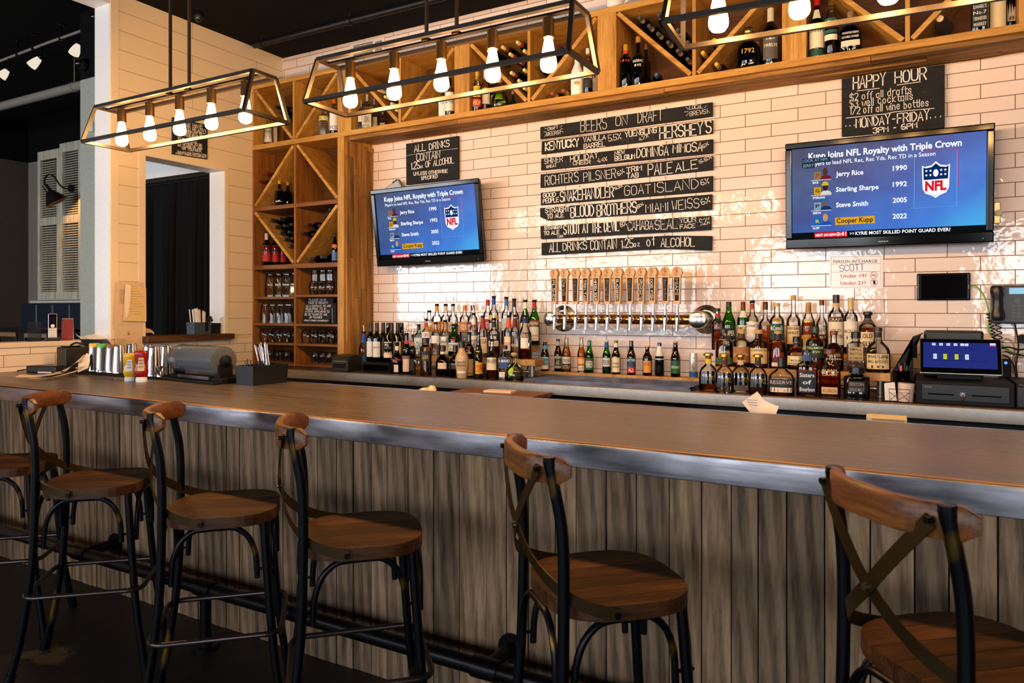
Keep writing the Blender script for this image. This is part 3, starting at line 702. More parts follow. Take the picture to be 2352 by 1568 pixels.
board('chalk_sign', 'third board of the hanging beer list, holiday cheer and mimosa', B, [(160, 612), (1632, 445), (1632, 565), (158, 712)],
 [('SHINER', 190, 660, 345, 635, 42, 5), ('WHEAT', 205, 697, 292, 680, 26, 4.5), ('HOLIDAY', 412, 640, 648, 603, 46, 6.5), ('CHEER', 435, 668, 583, 655, 30, 6), ('4.4%', 642, 650, 725, 630, 34, 5), ('NEW', 792, 583, 875, 570, 32, 7), ('BELGIUM', 793, 632, 962, 612, 38, 7), ('DOMINGA', 980, 605, 1250, 580, 76, 8), ('MIMOSA', 1290, 562, 1540, 545, 72, 8), ('6%', 1548, 525, 1598, 495, 28, 5)], (), BG, [(490, 568), (1230, 480)], old=[('DOUBLE PALE', 310, 690, 680, 645, 52)])
board('chalk_sign', 'fourth board of the hanging beer list, pilsner and pale ale', B, [(155, 748), (1632, 590), (1632, 708), (153, 862)],
 [("RICHTER'S", 195, 843, 480, 808, 78, 5.5), ('PILSNER', 525, 808, 800, 775, 76, 5.5), ('6%', 822, 763, 875, 730, 36, 5), ('TRIM', 895, 728, 1022, 712, 40, 8), ('TAB', 895, 780, 995, 770, 38, 8), ('PALE', 1078, 757, 1285, 735, 94, 8), ('ALE', 1315, 725, 1500, 698, 74, 8), ('5.5%', 1520, 655, 1625, 610, 28, 4.5)], (), BG, [(490, 705), (1228, 628)])
board('chalk_sign', 'fifth board of the hanging beer list, snakehandler in bold white capitals', B, [(157, 905), (1630, 760), (1630, 888), (157, 1010)],
 [('GOOD', 178, 948, 285, 935, 34, 7), ('PEOPLE', 178, 995, 310, 982, 36, 7), ('SNAKEHANDLER', 325, 983, 780, 940, 84, 9), ('9.3%', 792, 882, 862, 852, 24, 4.5), ('GOAT', 875, 928, 1100, 908, 78, 5), ('ISLAND', 1130, 905, 1508, 865, 82, 5), ('6%', 1532, 840, 1600, 825, 46, 5)], (), BG, [(488, 855), (1225, 780)])
board('chalk_sign', 'sixth board of the hanging beer list with a chipped lower left corner', B, [(150, 1037), (1625, 918), (1622, 1048), (215, 1142), (150, 1112)],
 [('STRAIGHT', 198, 1080, 402, 1062, 40, 7), ('TO ALE', 212, 1128, 352, 1112, 36, 7), ('BLOOD', 415, 1118, 612, 1098, 90, 10), ('BROTHERS', 640, 1105, 978, 1075, 92, 10), ('8%', 988, 1042, 1040, 1012, 28, 5), ('MIAMI', 1058, 1075, 1250, 1058, 72, 5.5), ('WEISS', 1285, 1055, 1515, 1030, 78, 5.5), ('6%', 1538, 1010, 1610, 985, 48, 5)], (), BG, [(485, 1000), (1222, 945)])
board('chalk_sign', 'seventh board of the hanging beer list, stout and seal beers over smudged chalk', B, [(152, 1190), (1617, 1105), (1615, 1222), (157, 1302)],
 [('STRAIGHT', 190, 1222, 345, 1208, 30, 7), ('TO ALE', 185, 1268, 315, 1258, 30, 7), ('7.8%', 298, 1290, 350, 1285, 18, 4), ('STOUT AT THE DEVIL', 355, 1262, 828, 1230, 80, 9), ('8%', 842, 1200, 895, 1185, 42, 5), ('CAHABA', 905, 1228, 1120, 1215, 74, 6.5), ('SEAL', 1138, 1225, 1330, 1210, 84, 6.5), ('YOUR', 1350, 1165, 1488, 1150, 38, 6), ('FACE', 1352, 1215, 1480, 1205, 36, 6), ('9.2%', 1522, 1185, 1605, 1172, 54, 5)], (), BG, [(485, 1155), (1220, 1105)], old=[('GRASSHOPPER', 905, 1205, 1590, 1190, 60, 5)])
board('chalk_sign', 'bottom board of the hanging beer list, stating the alcohol content of drinks', B, [(163, 1335), (900, 1290), (1250, 1272), (1625, 1275), (1622, 1400), (1250, 1385), (900, 1400), (163, 1440)],
 [('ALL', 232, 1415, 325, 1410, 72, 7), ('DRINKS', 348, 1403, 552, 1390, 66, 7), ('CONTAIN', 585, 1397, 808, 1380, 78, 7), ('1.25', 850, 1380, 950, 1372, 72, 7), ('oz', 955, 1368, 1012, 1362, 40, 6), ('of', 1068, 1362, 1140, 1352, 76, 7), ('ALCOHOL', 1188, 1370, 1475, 1362, 74, 7)], (), BG, [(485, 1306), (1218, 1270)])
H_ = Crop(1300, 0, 2.236, 'y', 4.668)
board('chalk_sign', 'black happy hour chalkboard hanging above the large television', H_, [(1416, 405), (1945, 330), (1945, 655), (1416, 700)],
 [('HAPPY', 1475, 458, 1640, 438, 62, 6), ('HOUR', 1690, 428, 1850, 406, 58, 6), ('$2 off all drafts', 1458, 520, 1778, 477, 36, 3.4), ('$3 well cocktails', 1458, 553, 1785, 510, 36, 3.4), ('1/2 off all wine bottles', 1460, 590, 1865, 542, 36, 3.4), ('MONDAY-FRIDAY', 1490, 656, 1865, 612, 46, 5.5), ('3PM - 6PM', 1578, 684, 1802, 655, 26, 5), ('. . .', 1437, 650, 1482, 645, 24, 4), ('. . .', 1872, 606, 1925, 600, 24, 4)],
 [[(1495, 467), (1610, 453)], [(1700, 437), (1820, 420)], [(1440, 606), (1640, 585), (1690, 574), (1890, 556)]], None, [(1500, 390), (1860, 335)], wd=3.4)
D_ = Crop(830, 300, 4.9, 'y', 4.668)
board('chalk_sign', 'black chalkboard on alcohol content hanging above the smaller television', D_, [(502, 147), (1090, 57), (1090, 545), (505, 610)],
 [('ALL', 597, 240, 722, 220, 78, 9), ('DRINKS', 765, 215, 990, 178, 74, 9), ('CONTAIN', 622, 342, 885, 303, 78, 9), ('1.25', 562, 438, 655, 425, 82, 9), ('oz', 660, 422, 695, 415, 36, 7), ('OF ALCOHOL', 725, 410, 1040, 362, 66, 8), ('UNLESS OTHERWISE', 590, 505, 970, 470, 36, 7), ('SPECIFIED', 675, 552, 858, 530, 36, 7)], [[(510, 280), (800, 235), (1085, 200)]], None, [(570, 125), (1000, 62)], wd=2.5)
I_ = Crop(0, 0, 3.336, 'x', XL + .022)
board('chalk_sign', 'tall narrow chalkboard asking for identification above the service window', I_, [(1326, 898), (1592, 957), (1590, 1220), (1326, 1180)],
 [('PLEASE HAVE', 1345, 953, 1552, 985, 28, 5), ('YOUR ID READY!', 1345, 985, 1575, 1020, 28, 5), ('AS A COMPANY, WE', 1357, 1010, 1552, 1044, 20, 4), ('ARE REQUIRED', 1357, 1032, 1520, 1062, 20, 4), ('TO ID ANYONE', 1360, 1068, 1510, 1096, 20, 4), ('APPEARING TO BE', 1360, 1093, 1548, 1124, 20, 4), ('30 YEARS OF AGE', 1360, 1118, 1552, 1146, 20, 4), ('OR YOUNGER.', 1395, 1145, 1545, 1167, 20, 4), ('THANKS FOR COOPERATION', 1358, 1168, 1582, 1196, 14, 3), ('-FRONT PORCH MANAGEMENT', 1340, 1180, 1582, 1212, 14, 3)], [[(1435, 1002), (1467, 1006)], [(1480, 1012), (1570, 1024)]], None, (), wd=4)
# leaning chalkboard inside the cabinet
o = thing('chalk_sign', 'small chalkboard asking for identification leaning inside the tall cabinet', 'sign')
A, B2, Cc = onY(691, 742.2, 4.41), onY(754, 742.2, 4.41), onY(701.5, 685.4, 4.46); A.z = B2.z = 1.3445; A.x += .010; B2.x += .010; Cc.x += .010; ex = (B2 - A); ez = (Cc - A); ez -= ex * (ez.dot(ex) / ex.dot(ex)) ; nz = ex.cross(ez).normalized()
wI, hI = ex.length, ez.length; ex.normalize(); ez.normalize()
def putI(x, z): return A + ex * x + ez * z + nz * .0009
m = MB(); c = [A, A + ex * wI, A + ex * wI + ez * hI, A + ez * hI]; m.add(c + [p - nz * .008 for p in c], [(0, 1, 2, 3), (7, 6, 5, 4)] + [(i, (i + 1) % 4, 4 + (i + 1) % 4, 4 + i) for i in range(4)]); m.build('board', SLATE, o, smooth=False)
m = MB()
for k, (tx, a, b, h) in enumerate([('PLEASE HAVE', .12, .75, .085), ('YOUR ID READY!', .1, .82, .085), ('AS A COMPANY, WE ARE', .04, .96, .075), ('REQUIRED TO ID', .05, .8, .075), ('ANYONE APPEARING TO', .05, .93, .075), ('BE 30 YEARS OF AGE', .06, .88, .075), ('OR YOUNGER.', .25, .72, .075), ('-FRONT PORCH MANAGEMENT', .05, .95, .05)]):
    m = MB(); z = hI * (.9 - .115 * k - (.012 if k > 1 else 0)); chalk(m, tx, a * wI, z, b * wI, z, h * hI, .0026, putI); m.build('chalk_lettering', CHALK, o, smooth=False)
# ================================================================ televisions
GLOSSB = plain('glossy_black_plastic', '#050506', .12, 0, .25); MATB = plain('matte_black_plastic', '#0d0d0f', .6, 0, .22)
def E_(n, c, s=1.0): return emit('screen_' + n, c, s)
def tv(label, X, Z, tilt, roll, yaw, W, Hh, Yc, full):
    o = thing('television', label, 'television', (X, Yc, Z), rot=(R(tilt), R(roll), R(yaw)))
    M = Matrix.Translation((X, Yc, Z)) @ Matrix.Rotation(R(yaw), 4, 'Z') @ Matrix.Rotation(R(roll), 4, 'Y') @ Matrix.Rotation(R(tilt), 4, 'X')
    bz, bt, bb = .036, .036, .058
    sx0, sx1, sz0, sz1 = -W / 2 + bz, W / 2 - bz, -Hh / 2 + bb, Hh / 2 - bt
    m = MB(); m.box(-W / 2, W / 2, 0, .03, Hh / 2 - bt, Hh / 2); m.box(-W / 2, W / 2, 0, .03, -Hh / 2, -Hh / 2 + bb); m.box(-W / 2, sx0, 0, .03, -Hh / 2 + bb, Hh / 2 - bt); m.box(sx1, W / 2, 0, .03, -Hh / 2 + bb, Hh / 2 - bt)
    m.build('bezel', GLOSSB, o, smooth=False, bevel=.006, seg=3)
    m = MB(); m.box(-W / 2 + .01, W / 2 - .01, .028, .06, -Hh / 2 + .01, Hh / 2 - .01); m.box(-W / 2 + .12, W / 2 - .12, .058, .085, -Hh / 2 + .08, Hh / 2 - .08); m.build('back_shell', MATB, o, smooth=False, bevel=.006)
    m = MB(); m.box(-.12, .12, .085, .10, -.12, .12); m.cyl((0, .095, 0), (0, .15, -.0), .02, 10); m.build('wall_bracket', MATB, o, smooth=False)
    # lit panel
    t = NT('lit_screen'); e = t.n('ShaderNodeEmission'); c = t.n('ShaderNodeTexCoord'); sp = t.n('ShaderNodeSeparateXYZ'); t.l(c.outputs['Object'], sp.inputs[0])
    gx = t.math('ADD', t.math('MULTIPLY', sp.outputs[0], .62 / W * 1.0), t.math('MULTIPLY', sp.outputs[2], -.55 / Hh))
    g = t.ramp(t.math('ADD', gx, .5), [(.0, lin('#111d3a')), (.3, lin('#102f6c')), (.55, lin('#0d4aa6')), (.78, lin('#166ccc')), (1, lin('#2fb2e4'))])
    n = t.noise(t.coords(), 5, 2); g = t.mix(.18, g, t.ramp(n, [(.35, lin('#0f3c86')), (.7, lin('#3f8fe0'))]))
    em = t.n('ShaderNodeEmission'); t.l(g, em.inputs[0]); em.inputs[1].default_value = 1.15
    gl = t.n('ShaderNodeBsdfGlossy'); gl.inputs[1].default_value = .38; fr = t.n('ShaderNodeFresnel'); fr.inputs[0].default_value = 1.35
    mx = t.n('ShaderNodeMixShader'); t.l(fr.outputs[0], mx.inputs[0]); t.l(em.outputs[0], mx.inputs[1]); t.l(gl.outputs[0], mx.inputs[2]); t.l(mx.outputs[0], t.out.inputs[0])
    m = MB(); m.add([(sx0, .012, sz0), (sx1, .012, sz0), (sx1, .012, sz1), (sx0, .012, sz1)], [(0, 1, 2, 3)]); scr = m.build('screen', t.m, o, smooth=False)
    # the broadcast graphics, laid out in fractions of the panel
    SW, SH = sx1 - sx0, sz1 - sz0
    def put(d): return lambda x, z: (sx0 + x * SW, .012 - d, sz0 + z * SH)
    asp = SW / SH
    def T(mb, s, x0, z0, x1, h, d=.0012, b=.02): printed(mb, s, x0, z0, x1, z0, h, put(d), b)
    def rect(mb, x0, z0, x1, z1, d): p = put(d); mb.add([p(x0, z0), p(x1, z0), p(x1, z1), p(x0, z1)], [(0, 1, 2, 3)])
    def poly(mb, pts, d): p = put(d); mb.add([p(*q) for q in pts], [tuple(range(len(pts)))])
    def ell(x, z, rx, rz, n=18): return [(x + rx * math.cos(2 * math.pi * k / n), z + rz * math.sin(2 * math.pi * k / n)) for k in range(n)]
    WT = E_('white', '#f2f6ff', 1.25)
    def TW(s_, *a, nm='screen_text', **k): q = MB(); T(q, s_, *a, **k); q.build(nm, WT, scr, smooth=False)
    TW('Kupp Joins NFL Royalty with Triple Crown', .095, .875, .885, .066, b=.025)
    TW('Players to lead NFL Rec, Rec Yds, Rec TD in a Season', .10, .80, .76, .042, b=.005)
    for k, (nm, yr, x1) in enumerate([('Jerry Rice', '1990', .395), ('Sterling Sharpe', '1992', .475), ('Steve Smith', '2005', .42), ('', '2022', 0)]):
        z = .665 - .168 * k
        if nm: TW(nm, .247, z, x1, .05)
        TW(yr, .548, z + .012, .62, .05)
        q = MB(); rect(q, .108, z - .028, .222, z - .024, .0012); q.build('caption_rule', WT, scr, smooth=False); TW(['RICE', 'STERLING', 'SMITH', 'KUPP'][k], .118, z - .062, [.15, .186, .162, .155][k], .022)
    TW('KYRIE MOST SKILLED POINT GUARD EVER?', .352, .018, .835, .034, .0016)
    TW('>>', .322, .018, .346, .036, .0016, 0); TW('NEXT ON ESPN', .133, .018, .246, .026, .0020); TW('0:41', .25, .016, .302, .04, .0020)
    m = MB(); rect(m, 0, 0, 1, .066, .0008); m.build('ticker_bar', E_('ticker', '#0c1114', 1), scr, smooth=False)
    m = MB(); rect(m, .126, .005, .308, .062, .0012); T(m, 'NFL', .7195, .448, .788, .0, .0040) if 0 else None; m.build('red_ticker_block', E_('red', '#d8232e', 1), scr, smooth=False)
    m = MB(); rect(m, .242, .135, .455, .215, .0008); m.build('name_highlight', E_('gold', '#e6a713', 1), scr, smooth=False)
    m = MB(); T(m, 'Cooper Kupp', .25, .155, .446, .05, .0014); m.build('dark_screen_text', E_('navy', '#0b1a3a', 1), scr, smooth=False)
    # shield logo panel
    m = MB(); rect(m, .655, .27, .658, .83, .001); rect(m, .655, .27, .865, .273, .001); rect(m, .862, .27, .865, .83, .001); m.build('panel_outline', E_('paleblue', '#6fa6ea', 1), scr, smooth=False)
    m = MB(); rect(m, .70, .85, .873, .855, .001); rect(m, .870, .45, .873, .85, .001); m.build('red_panel_line', E_('redline', '#c2364f', 1), scr, smooth=False)
    def shield(s, cx=.762, cz=.535):
        P = [(0, .205), (.022, .165), (.055, .155), (.068, .17), (.066, .03), (.064, -.07), (.05, -.12), (.018, -.145), (0, -.17)]
        return [(cx + x * s, cz + z * s) for x, z in P] + [(cx - x * s, cz + z * s) for x, z in P[-2:0:-1]]
    m = MB(); poly(m, shield(1), .001); m.build('shield_rim', E_('shieldwhite', '#f4f6fa', 1.1), scr, smooth=False)
    m = MB(); poly(m, [(x, z) for x, z in shield(.9)], .0016); m.build('shield_field', E_('shieldblue', '#0b2a63', 1), scr, smooth=False)
    m = MB(); S = shield(.9); zz = .555; poly(m, [(.703, zz)] + [(x, z) for x, z in S if z < zz and x <= .762][::-1][::1] if 0 else [(.7025, zz), (.7045, .47), (.718, .428), (.746, .406), (.762, .386), (.778, .406), (.806, .428), (.8195, .47), (.8215, zz)], .0022)
    m.add([put(.0022)(*q) for q in ell(.762, .62, .013, .038)], [tuple(range(18))])
    for sx_ in (-1, 1):
        for a, b in ((.026, .60), (.046, .60), (.026, .645), (.046, .645)): m.add([put(.0022)(.762 + sx_ * a + .007 * math.cos(R(90 + 144 * q)), b + .007 * asp * math.sin(R(90 + 144 * q))) for q in range(5)], [(0, 1, 2), (0, 2, 3), (0, 3, 4)])
    m.build('shield_white', E_('shieldwhite2', '#f4f6fa', 1.1), scr, smooth=False)
    m = MB(); T(m, 'NFL', .710, .445, .814, .092, .0028, .05); m.build('shield_letters', E_('shieldred', '#d0202c', 1.1), scr, smooth=False)
    # head-and-shoulder portraits of the players beside small team squares
    cols = [('#9a7f4a', '#7d1f26', '#5a3a2c'), ('#e0a818', '#efe9dc', '#e2c21c'), ('#8fa9b8', '#1b3a66', '#2a6cb8'), ('#0f6fd0', '#2458b8', '#c58a6a')]
    for k, (sq, sh, hd) in enumerate(cols):
        z = .645 - .168 * k
        m = MB(); rect(m, .125, z, .165, z + .085, .0009); m.build('team_square', E_('sq%d' % k, sq, .85), scr, smooth=False)
        m = MB(); poly(m, [(.160, z), (.225, z), (.217, z + .03), (.2, z + .042), (.18, z + .042), (.167, z + .028)], .0012); m.build('portrait_shoulders', E_('sh%d' % k, sh, .85), scr, smooth=False)
        m = MB(); poly(m, ell(.1885, z + .082, .0145, .043), .0016); m.build('portrait_head', E_('face%d' % k, ['#5c3a2a', '#3b2a22', '#8a5a3e', '#d09a78'][k], .9), scr, smooth=False)
        if k in (1, 2):
            m = MB(); poly(m, [(.174, z + .085), (.178, z + .118), (.19, z + .132), (.202, z + .118), (.205, z + .095), (.212, z + .088)] if k == 2 else ell(.188, z + .098, .020, .045)[:10] , .0020); m.build('portrait_headgear', E_('cap%d' % k, hd, .9), scr, smooth=False)
        m = MB(); T(m, ['SF', 'G', 'P', 'R'][k], .134, z + .028, .156, .035, .0014); m.build('team_letter', E_('tl%d' % k, ['#b02a2a', '#16351f', '#0b1d3a', '#f2d21c'][k], .9), scr, smooth=False)
    if full:
        m = MB(); T(m, 'LOOK AT HIM.', .063, .845, .205, .034, .0034, 0); T(m, 'JERRY', .063, .79, .125, .034, .0034, 0); m.build('caption_text', E_('caption', '#9fb0c0', .9), scr, smooth=False)
        m = MB(); rect(m, .058, .83, .216, .887, .0026); rect(m, .058, .777, .13, .83, .0026); m.build('caption_box', E_('capbox', '#223349', 1), scr, smooth=False)
    m = MB(); printed(m, 'sanyo', -.025, -Hh / 2 + .022, .025, -Hh / 2 + .022, .009, lambda x, z: (x, -.0008, z)); m.build('maker_badge', plain('badge_silver', '#b8b2a8', .4, .6), o, smooth=False)
    m = MB(); m.box(W / 2 - .05, W / 2 - .046, -.0006, .004, -Hh / 2 + .02, -Hh / 2 + .024); m.build('power_light', E_('led', '#39ff5a', 1), o, smooth=False)
    return o
tv('smaller wall television showing a blue sports screen, beside the tall cabinet', -3.298, 2.108, 7.5, -.7, .8, 1.0, .608, 4.5, False)
tv('large wall television showing a blue sports screen below the happy hour board', -.174, 2.122, 4.6, .3, -.4, 1.032, .617, 4.52, True)
# media box tilted behind the smaller television
o = thing('media_box', 'perforated grey box tilted behind the top left of the smaller television', 'box')
P = onY(889, 432, 4.64); m = MB(); m.box(-.14, .14, -.03, .015, -.075, .0, Matrix.Translation(P) @ Matrix.Rotation(R(-27), 4, 'Y') @ Matrix.Rotation(R(12), 4, 'X')); m.build('casing', plain('media_box_grey', '#8c8880', .4, .4), o, smooth=False, bevel=.004)
m = MB(); m.box(.085, .14, -.034, -.028, -.006, .002, Matrix.Translation(P) @ Matrix.Rotation(R(-27), 4, 'Y') @ Matrix.Rotation(R(12), 4, 'X')); m.build('black_trim', MATB, o, smooth=False)
# ================================================================ draft tower
CHROME = plain('chrome', '#f0f0f2', .17, 1); BRASS = plain('polished_brass_pipe', '#c8964e', .14, 1); MAPLE = wood('tap_handle_maple', '#b98450', '#d8a873', '#ecc698', 'z', 1.5, .45)
YT, ZT = 4.52, onY(1420, 733, 4.52).z
tw = thing('draft_tower', 'chrome and brass beer tap rail mounted on the tiled wall below the beer list', 'beer tap rail', (0, 0, 0))
xl, xr = onY(1270, 727, YT).x, onY(1606, 728, YT).x
m = MB(); m.cyl((xl, YT, ZT), (xr, YT, ZT), .033, 24); m.build('rail_pipe', BRASS, tw)
for x in (xl, xr):
    big = x == xr; r = .055 if big else .05
    m = MB(); m.cyl((x, YT - .045, ZT), (x, YW - .006, ZT), r, 32); m.build('stub_pipe', CHROME, tw, bevel=.004)
    m = MB(); m.lathe([(r, 0), (r * .96, .006), (r * .7, .012), (.001, .015)], 32, Matrix.Translation((x, YT - .045, ZT)) @ Matrix.Rotation(R(90), 4, 'X')); m.build('end_cap', CHROME, tw)
    m = MB(); m.lathe([(.094, 0), (.094, .006), (.086, .012), (.074, .014), (.066, .022), (r, .024)], 36, Matrix.Translation((x, YW - .001, ZT)) @ Matrix.Rotation(R(90), 4, 'X')); m.build('wall_flange', CHROME, tw)
taps = [(1274.6, 'PILSNER', 'pilsner', 0), (1298, 'Devil', 'devil', 8), (1322.8, 'YUENGLING', 'a faint long word, third from the left', 14), (1346.9, 'TRIM TAB', 'trim tab', 2), (1371, 'MIMOSA SOUR', 'mimosa sour', 6), (1395.6, 'SHINER CHEER', 'a faint long word, sixth from the left', 16), (1420.8, 'BLACKBERRY', 'blackberry', 4), (1447.9, 'SEASONAL', 'a faint word, eighth from the left', 12), (1474.3, 'GOOD PEOPLE', 'good people', 2), (1500.3, 'DOG FISH', 'dog fish', -2), (1527.8, 'Blood Brothers', 'blood brothers', 26), (1555.8, 'MIAMI', 'miami', 12)]
GL.update({'v': '04 20 44', 'h': '06 00|~03 14 24 33 30', 'D': GL['D']})
YF_ = YT - .075
for i, (u, word, lb, turn) in enumerate(taps):
    x = onY(u, 733, YF_).x
    m = MB(); m.cyl((x, YT - .03, ZT + .004), (x, YF_, ZT + .004), .011, 14); m.cyl((x, YF_ + .03, ZT + .004), (x, YF_ + .022, ZT + .004), .017, 14)
    m.lathe([(.009, -.075), (.0105, -.06), (.0115, -.03), (.0135, -.012), (.0165, 0), (.0165, .012), (.012, .02), (.0085, .028), (.0085, .036)], 16, Matrix.Translation((x, YF_ - .004, ZT + .004)) @ Matrix.Rotation(R(-10), 4, 'X'))
    m.cyl((x, YF_ - .002, ZT + .03), (x, YF_ - .002, ZT + .10), .0075, 12); m.cyl((x - .0, YF_ - .004, ZT + .05), (x, YF_ - .004, ZT + .066), .0105, 12); m.build('faucet', CHROME, tw)
    o = thing('tap_handle', 'wooden tap handle chalked with %s' % lb, 'tap handle', (x, YF_ - .002, ZT + .1005), R(turn) + R(-8), group='wooden tap handles on the beer tap rail')
    h = onY(u, 618 - .018 * (u - 1274) , YF_).z - ZT - .098; rr = .033; hb = h - 2 * rr; th = .015
    pr = [(-.0185, 0), (.0185, 0), (.0245, hb + .012)] + [(rr * math.cos(R(a)), h - rr + rr * math.sin(R(a))) for a in range(-40, 221, 13)] + [(-.0245, hb + .012)]
    m = MB(); m.prism(pr, -th, th); m.build('handle_body', MAPLE, o, smooth=False, bevel=.002)
    m = MB(); m.prism([(-.0125, .018), (.0125, .018), (.0165, hb - .002), (-.0165, hb - .002)], -th - .0006, -th + .001); m.build('chalk_panel', SLATE, o, smooth=False)
    m = MB(); put = lambda a, b: (b, -th - .0012, hb - .008 - a)      # reads downwards
    big = len(word) < 8; L = hb - .03
    if ' ' in word and len(word) > 9 and i in (8, 5):
        w1, w2 = word.split(' '); chalk(m, w1, .004, .002, L, .002, .009, .0014, put, 0); chalk(m, w2, .004, -.011, L, -.011, .010, .0016, put, 0)
    else: chalk(m, word.replace('B', 'B'), .004, -.010, L * (.75 if len(word) < 6 else 1), -.009, .019 if big else .016, .0026 if i in (3, 4, 6, 9, 11, 0) else .0016, put, 0)
    m.build('chalk_word', CHALK if i not in (2, 5, 7, 10) else plain('faint_chalk', '#8f8d8a', .9), o, smooth=False)
    m = MB(); zc = h - rr; put = lambda a, b: (a, -th - .0008, zc + b)
    chalk(m, '5', -.006, .001, .005, .001, .013, .002, put, 0); chalk(m, 'P', -.001, -.012, .008, -.012, .015, .002, put, 0)
    for word_, a0, s in (('FRONT', 138, -1), ('PORCH', 222, 1)):
        for k, ch in enumerate(word_):
            a = R(a0 + s * 21 * k); r0 = .0215
            for st in glyph(ch):
                q = []
                for gx, gz in st:
                    dx, dz = (gx - 2) * .0011, (gz - 3) * .0011 * -s * -1
                    if s < 0: rad = r0 + dz * 1; ang = a - dx / r0
                    else: rad = r0 - dz; ang = a + dx / r0
                    q.append((rad * math.cos(ang), rad * math.sin(ang)))
                ribbon2(m, q, .0011, put)
    for sx_ in (-1, 1): ribbon2(m, [(sx_ * .018, 0), (sx_ * .023, 0)], .0009, put)
    m.build('burnt_logo', plain('burnt_logo_brown', '#4a2a16', .7), o, smooth=False)
# ================================================================ bottles
CLEAR = glass('clear_glass', '#fbfbf9', edge=.78); GREEN = glass('green_glass', '#62bc3c', edge=.6); DGREEN = glass('dark_green_glass', '#5f6c26', edge=.5)
BROWN = glass('brown_glass', '#6a3410', edge=.5); BLACKG = glass('black_wine_glass', '#15130c', edge=.4); PALEBLUE = glass('pale_blue_glass', '#bfe0ea', edge=.5)
LIME = glass('lime_glass', '#b9d84a', edge=.6); DARKRED = glass('dark_amber_glass', '#4e1c0a', edge=.5); YELLOW = glass('pale_yellow_glass', '#efe09a', edge=.6)
WHISK = liquid('whiskey', '#f0b868'); DWHISK = liquid('dark_whiskey', '#c98040'); REDL = liquid('red_aperitif', '#c23420'); PALEL = liquid('pale_spirit', '#f0dfae'); BEERL = liquid('pale_beer', '#e6b23a')
CREAM_LIQ = plain('cream_liqueur', '#cbb091', .35); MILKY = plain('white_bottle_coating', '#f1eee8', .3); BLKBOT = plain('gloss_black_bottle', '#08080a', .08, 0, .6)
CORK = plain('cork', '#c69a62', .8); CAPM = {}
def capm(c, metal=0): return plain('cap_' + c.strip('#'), c, .35, metal)
def labm(c): return plain('paper_' + c.strip('#'), c, .6)
STY = {'wine': [(0, .93), (.015, 1), (.60, 1), (.65, .93), (.70, .66), (.74, .45), (.79, .38), (.985, .36), (1, .38)],
 'burg': [(0, .93), (.015, 1), (.46, 1), (.55, .9), (.66, .60), (.75, .41), (1, .36)],
 'beer': [(0, .93), (.02, 1), (.50, 1), (.57, .96), (.66, .74), (.74, .56), (.86, .46), (.97, .42), (1, .42)],
 'stubby': [(0, .93), (.03, 1), (.58, 1), (.66, .9), (.75, .56), (.82, .44), (1, .41)],
 'spirit': [(0, .93), (.015, 1), (.62, 1), (.67, .95), (.72, .70), (.76, .46), (.82, .39), (1, .37)],
 'slope': [(0, .93), (.015, 1), (.52, 1), (.62, .9), (.72, .62), (.80, .42), (1, .36)],
 'tallneck': [(0, .93), (.015, 1), (.52, 1), (.58, .94), (.63, .66), (.67, .42), (.74, .33), (1, .31)],
 'squat': [(0, .88), (.03, 1), (.36, 1.0), (.48, .96), (.58, .80), (.66, .5), (.70, .34), (.82, .31), (1, .31)],
 'flask': [(0, .92), (.02, 1), (.42, 1), (.52, .94), (.62, .68), (.70, .36), (.75, .27), (1, .25)],
 'round': [(0, .80), (.05, .92), (.2, 1), (.42, 1.0), (.54, .92), (.63, .68), (.69, .38), (.74, .28), (1, .27)],
 'block': [(0, .95), (.015, 1), (.66, 1), (.70, .92), (.74, .55), (.77, .42), (1, .40)],
 'bell': [(0, .92), (.03, 1), (.22, 1), (.36, .93), (.48, .72), (.56, .46), (.62, .26), (.78, .24), (1, .24)],
 'cream': [(0, .72), (.02, .76), (.25, .88), (.44, 1), (.56, .96), (.66, .74), (.74, .46), (.79, .38), (1, .36)],
 'ribbed': [(0, .95), (.01, 1), (.15, .95), (.16, 1), (.30, .95), (.31, 1), (.45, .95), (.46, 1), (.60, .95), (.61, 1), (.75, .97), (.78, .8), (.82, .5), (1, .48)]}
def prof_r(st, f):
    P = STY[st]
    for (a, r), (b, q) in zip(P, P[1:]):
        if a <= f <= b: return r + (q - r) * (f - a) / max(1e-6, b - a)
    return P[-1][1]
def patch(m, R_, z0, z1, half, pw, off=.0008, sy=1.0):
    """label wrapped on the front (-y) of a bottle of radius function R_(z)"""
    n = 9; vs = []
    for i in range(n):
        a = R(-90 - half + 2 * half * i / (n - 1)); c, d = math.cos(a), math.sin(a); k = (abs(c) ** pw + abs(d) ** pw) ** (-1 / pw)
        for z in (z0, z1): r = R_(z) + off; vs.append((r * c * k, r * d * k * sy, z))
    m.add(vs, [(2 * i, 2 * i + 2, 2 * i + 3, 2 * i + 1) for i in range(n - 1)])
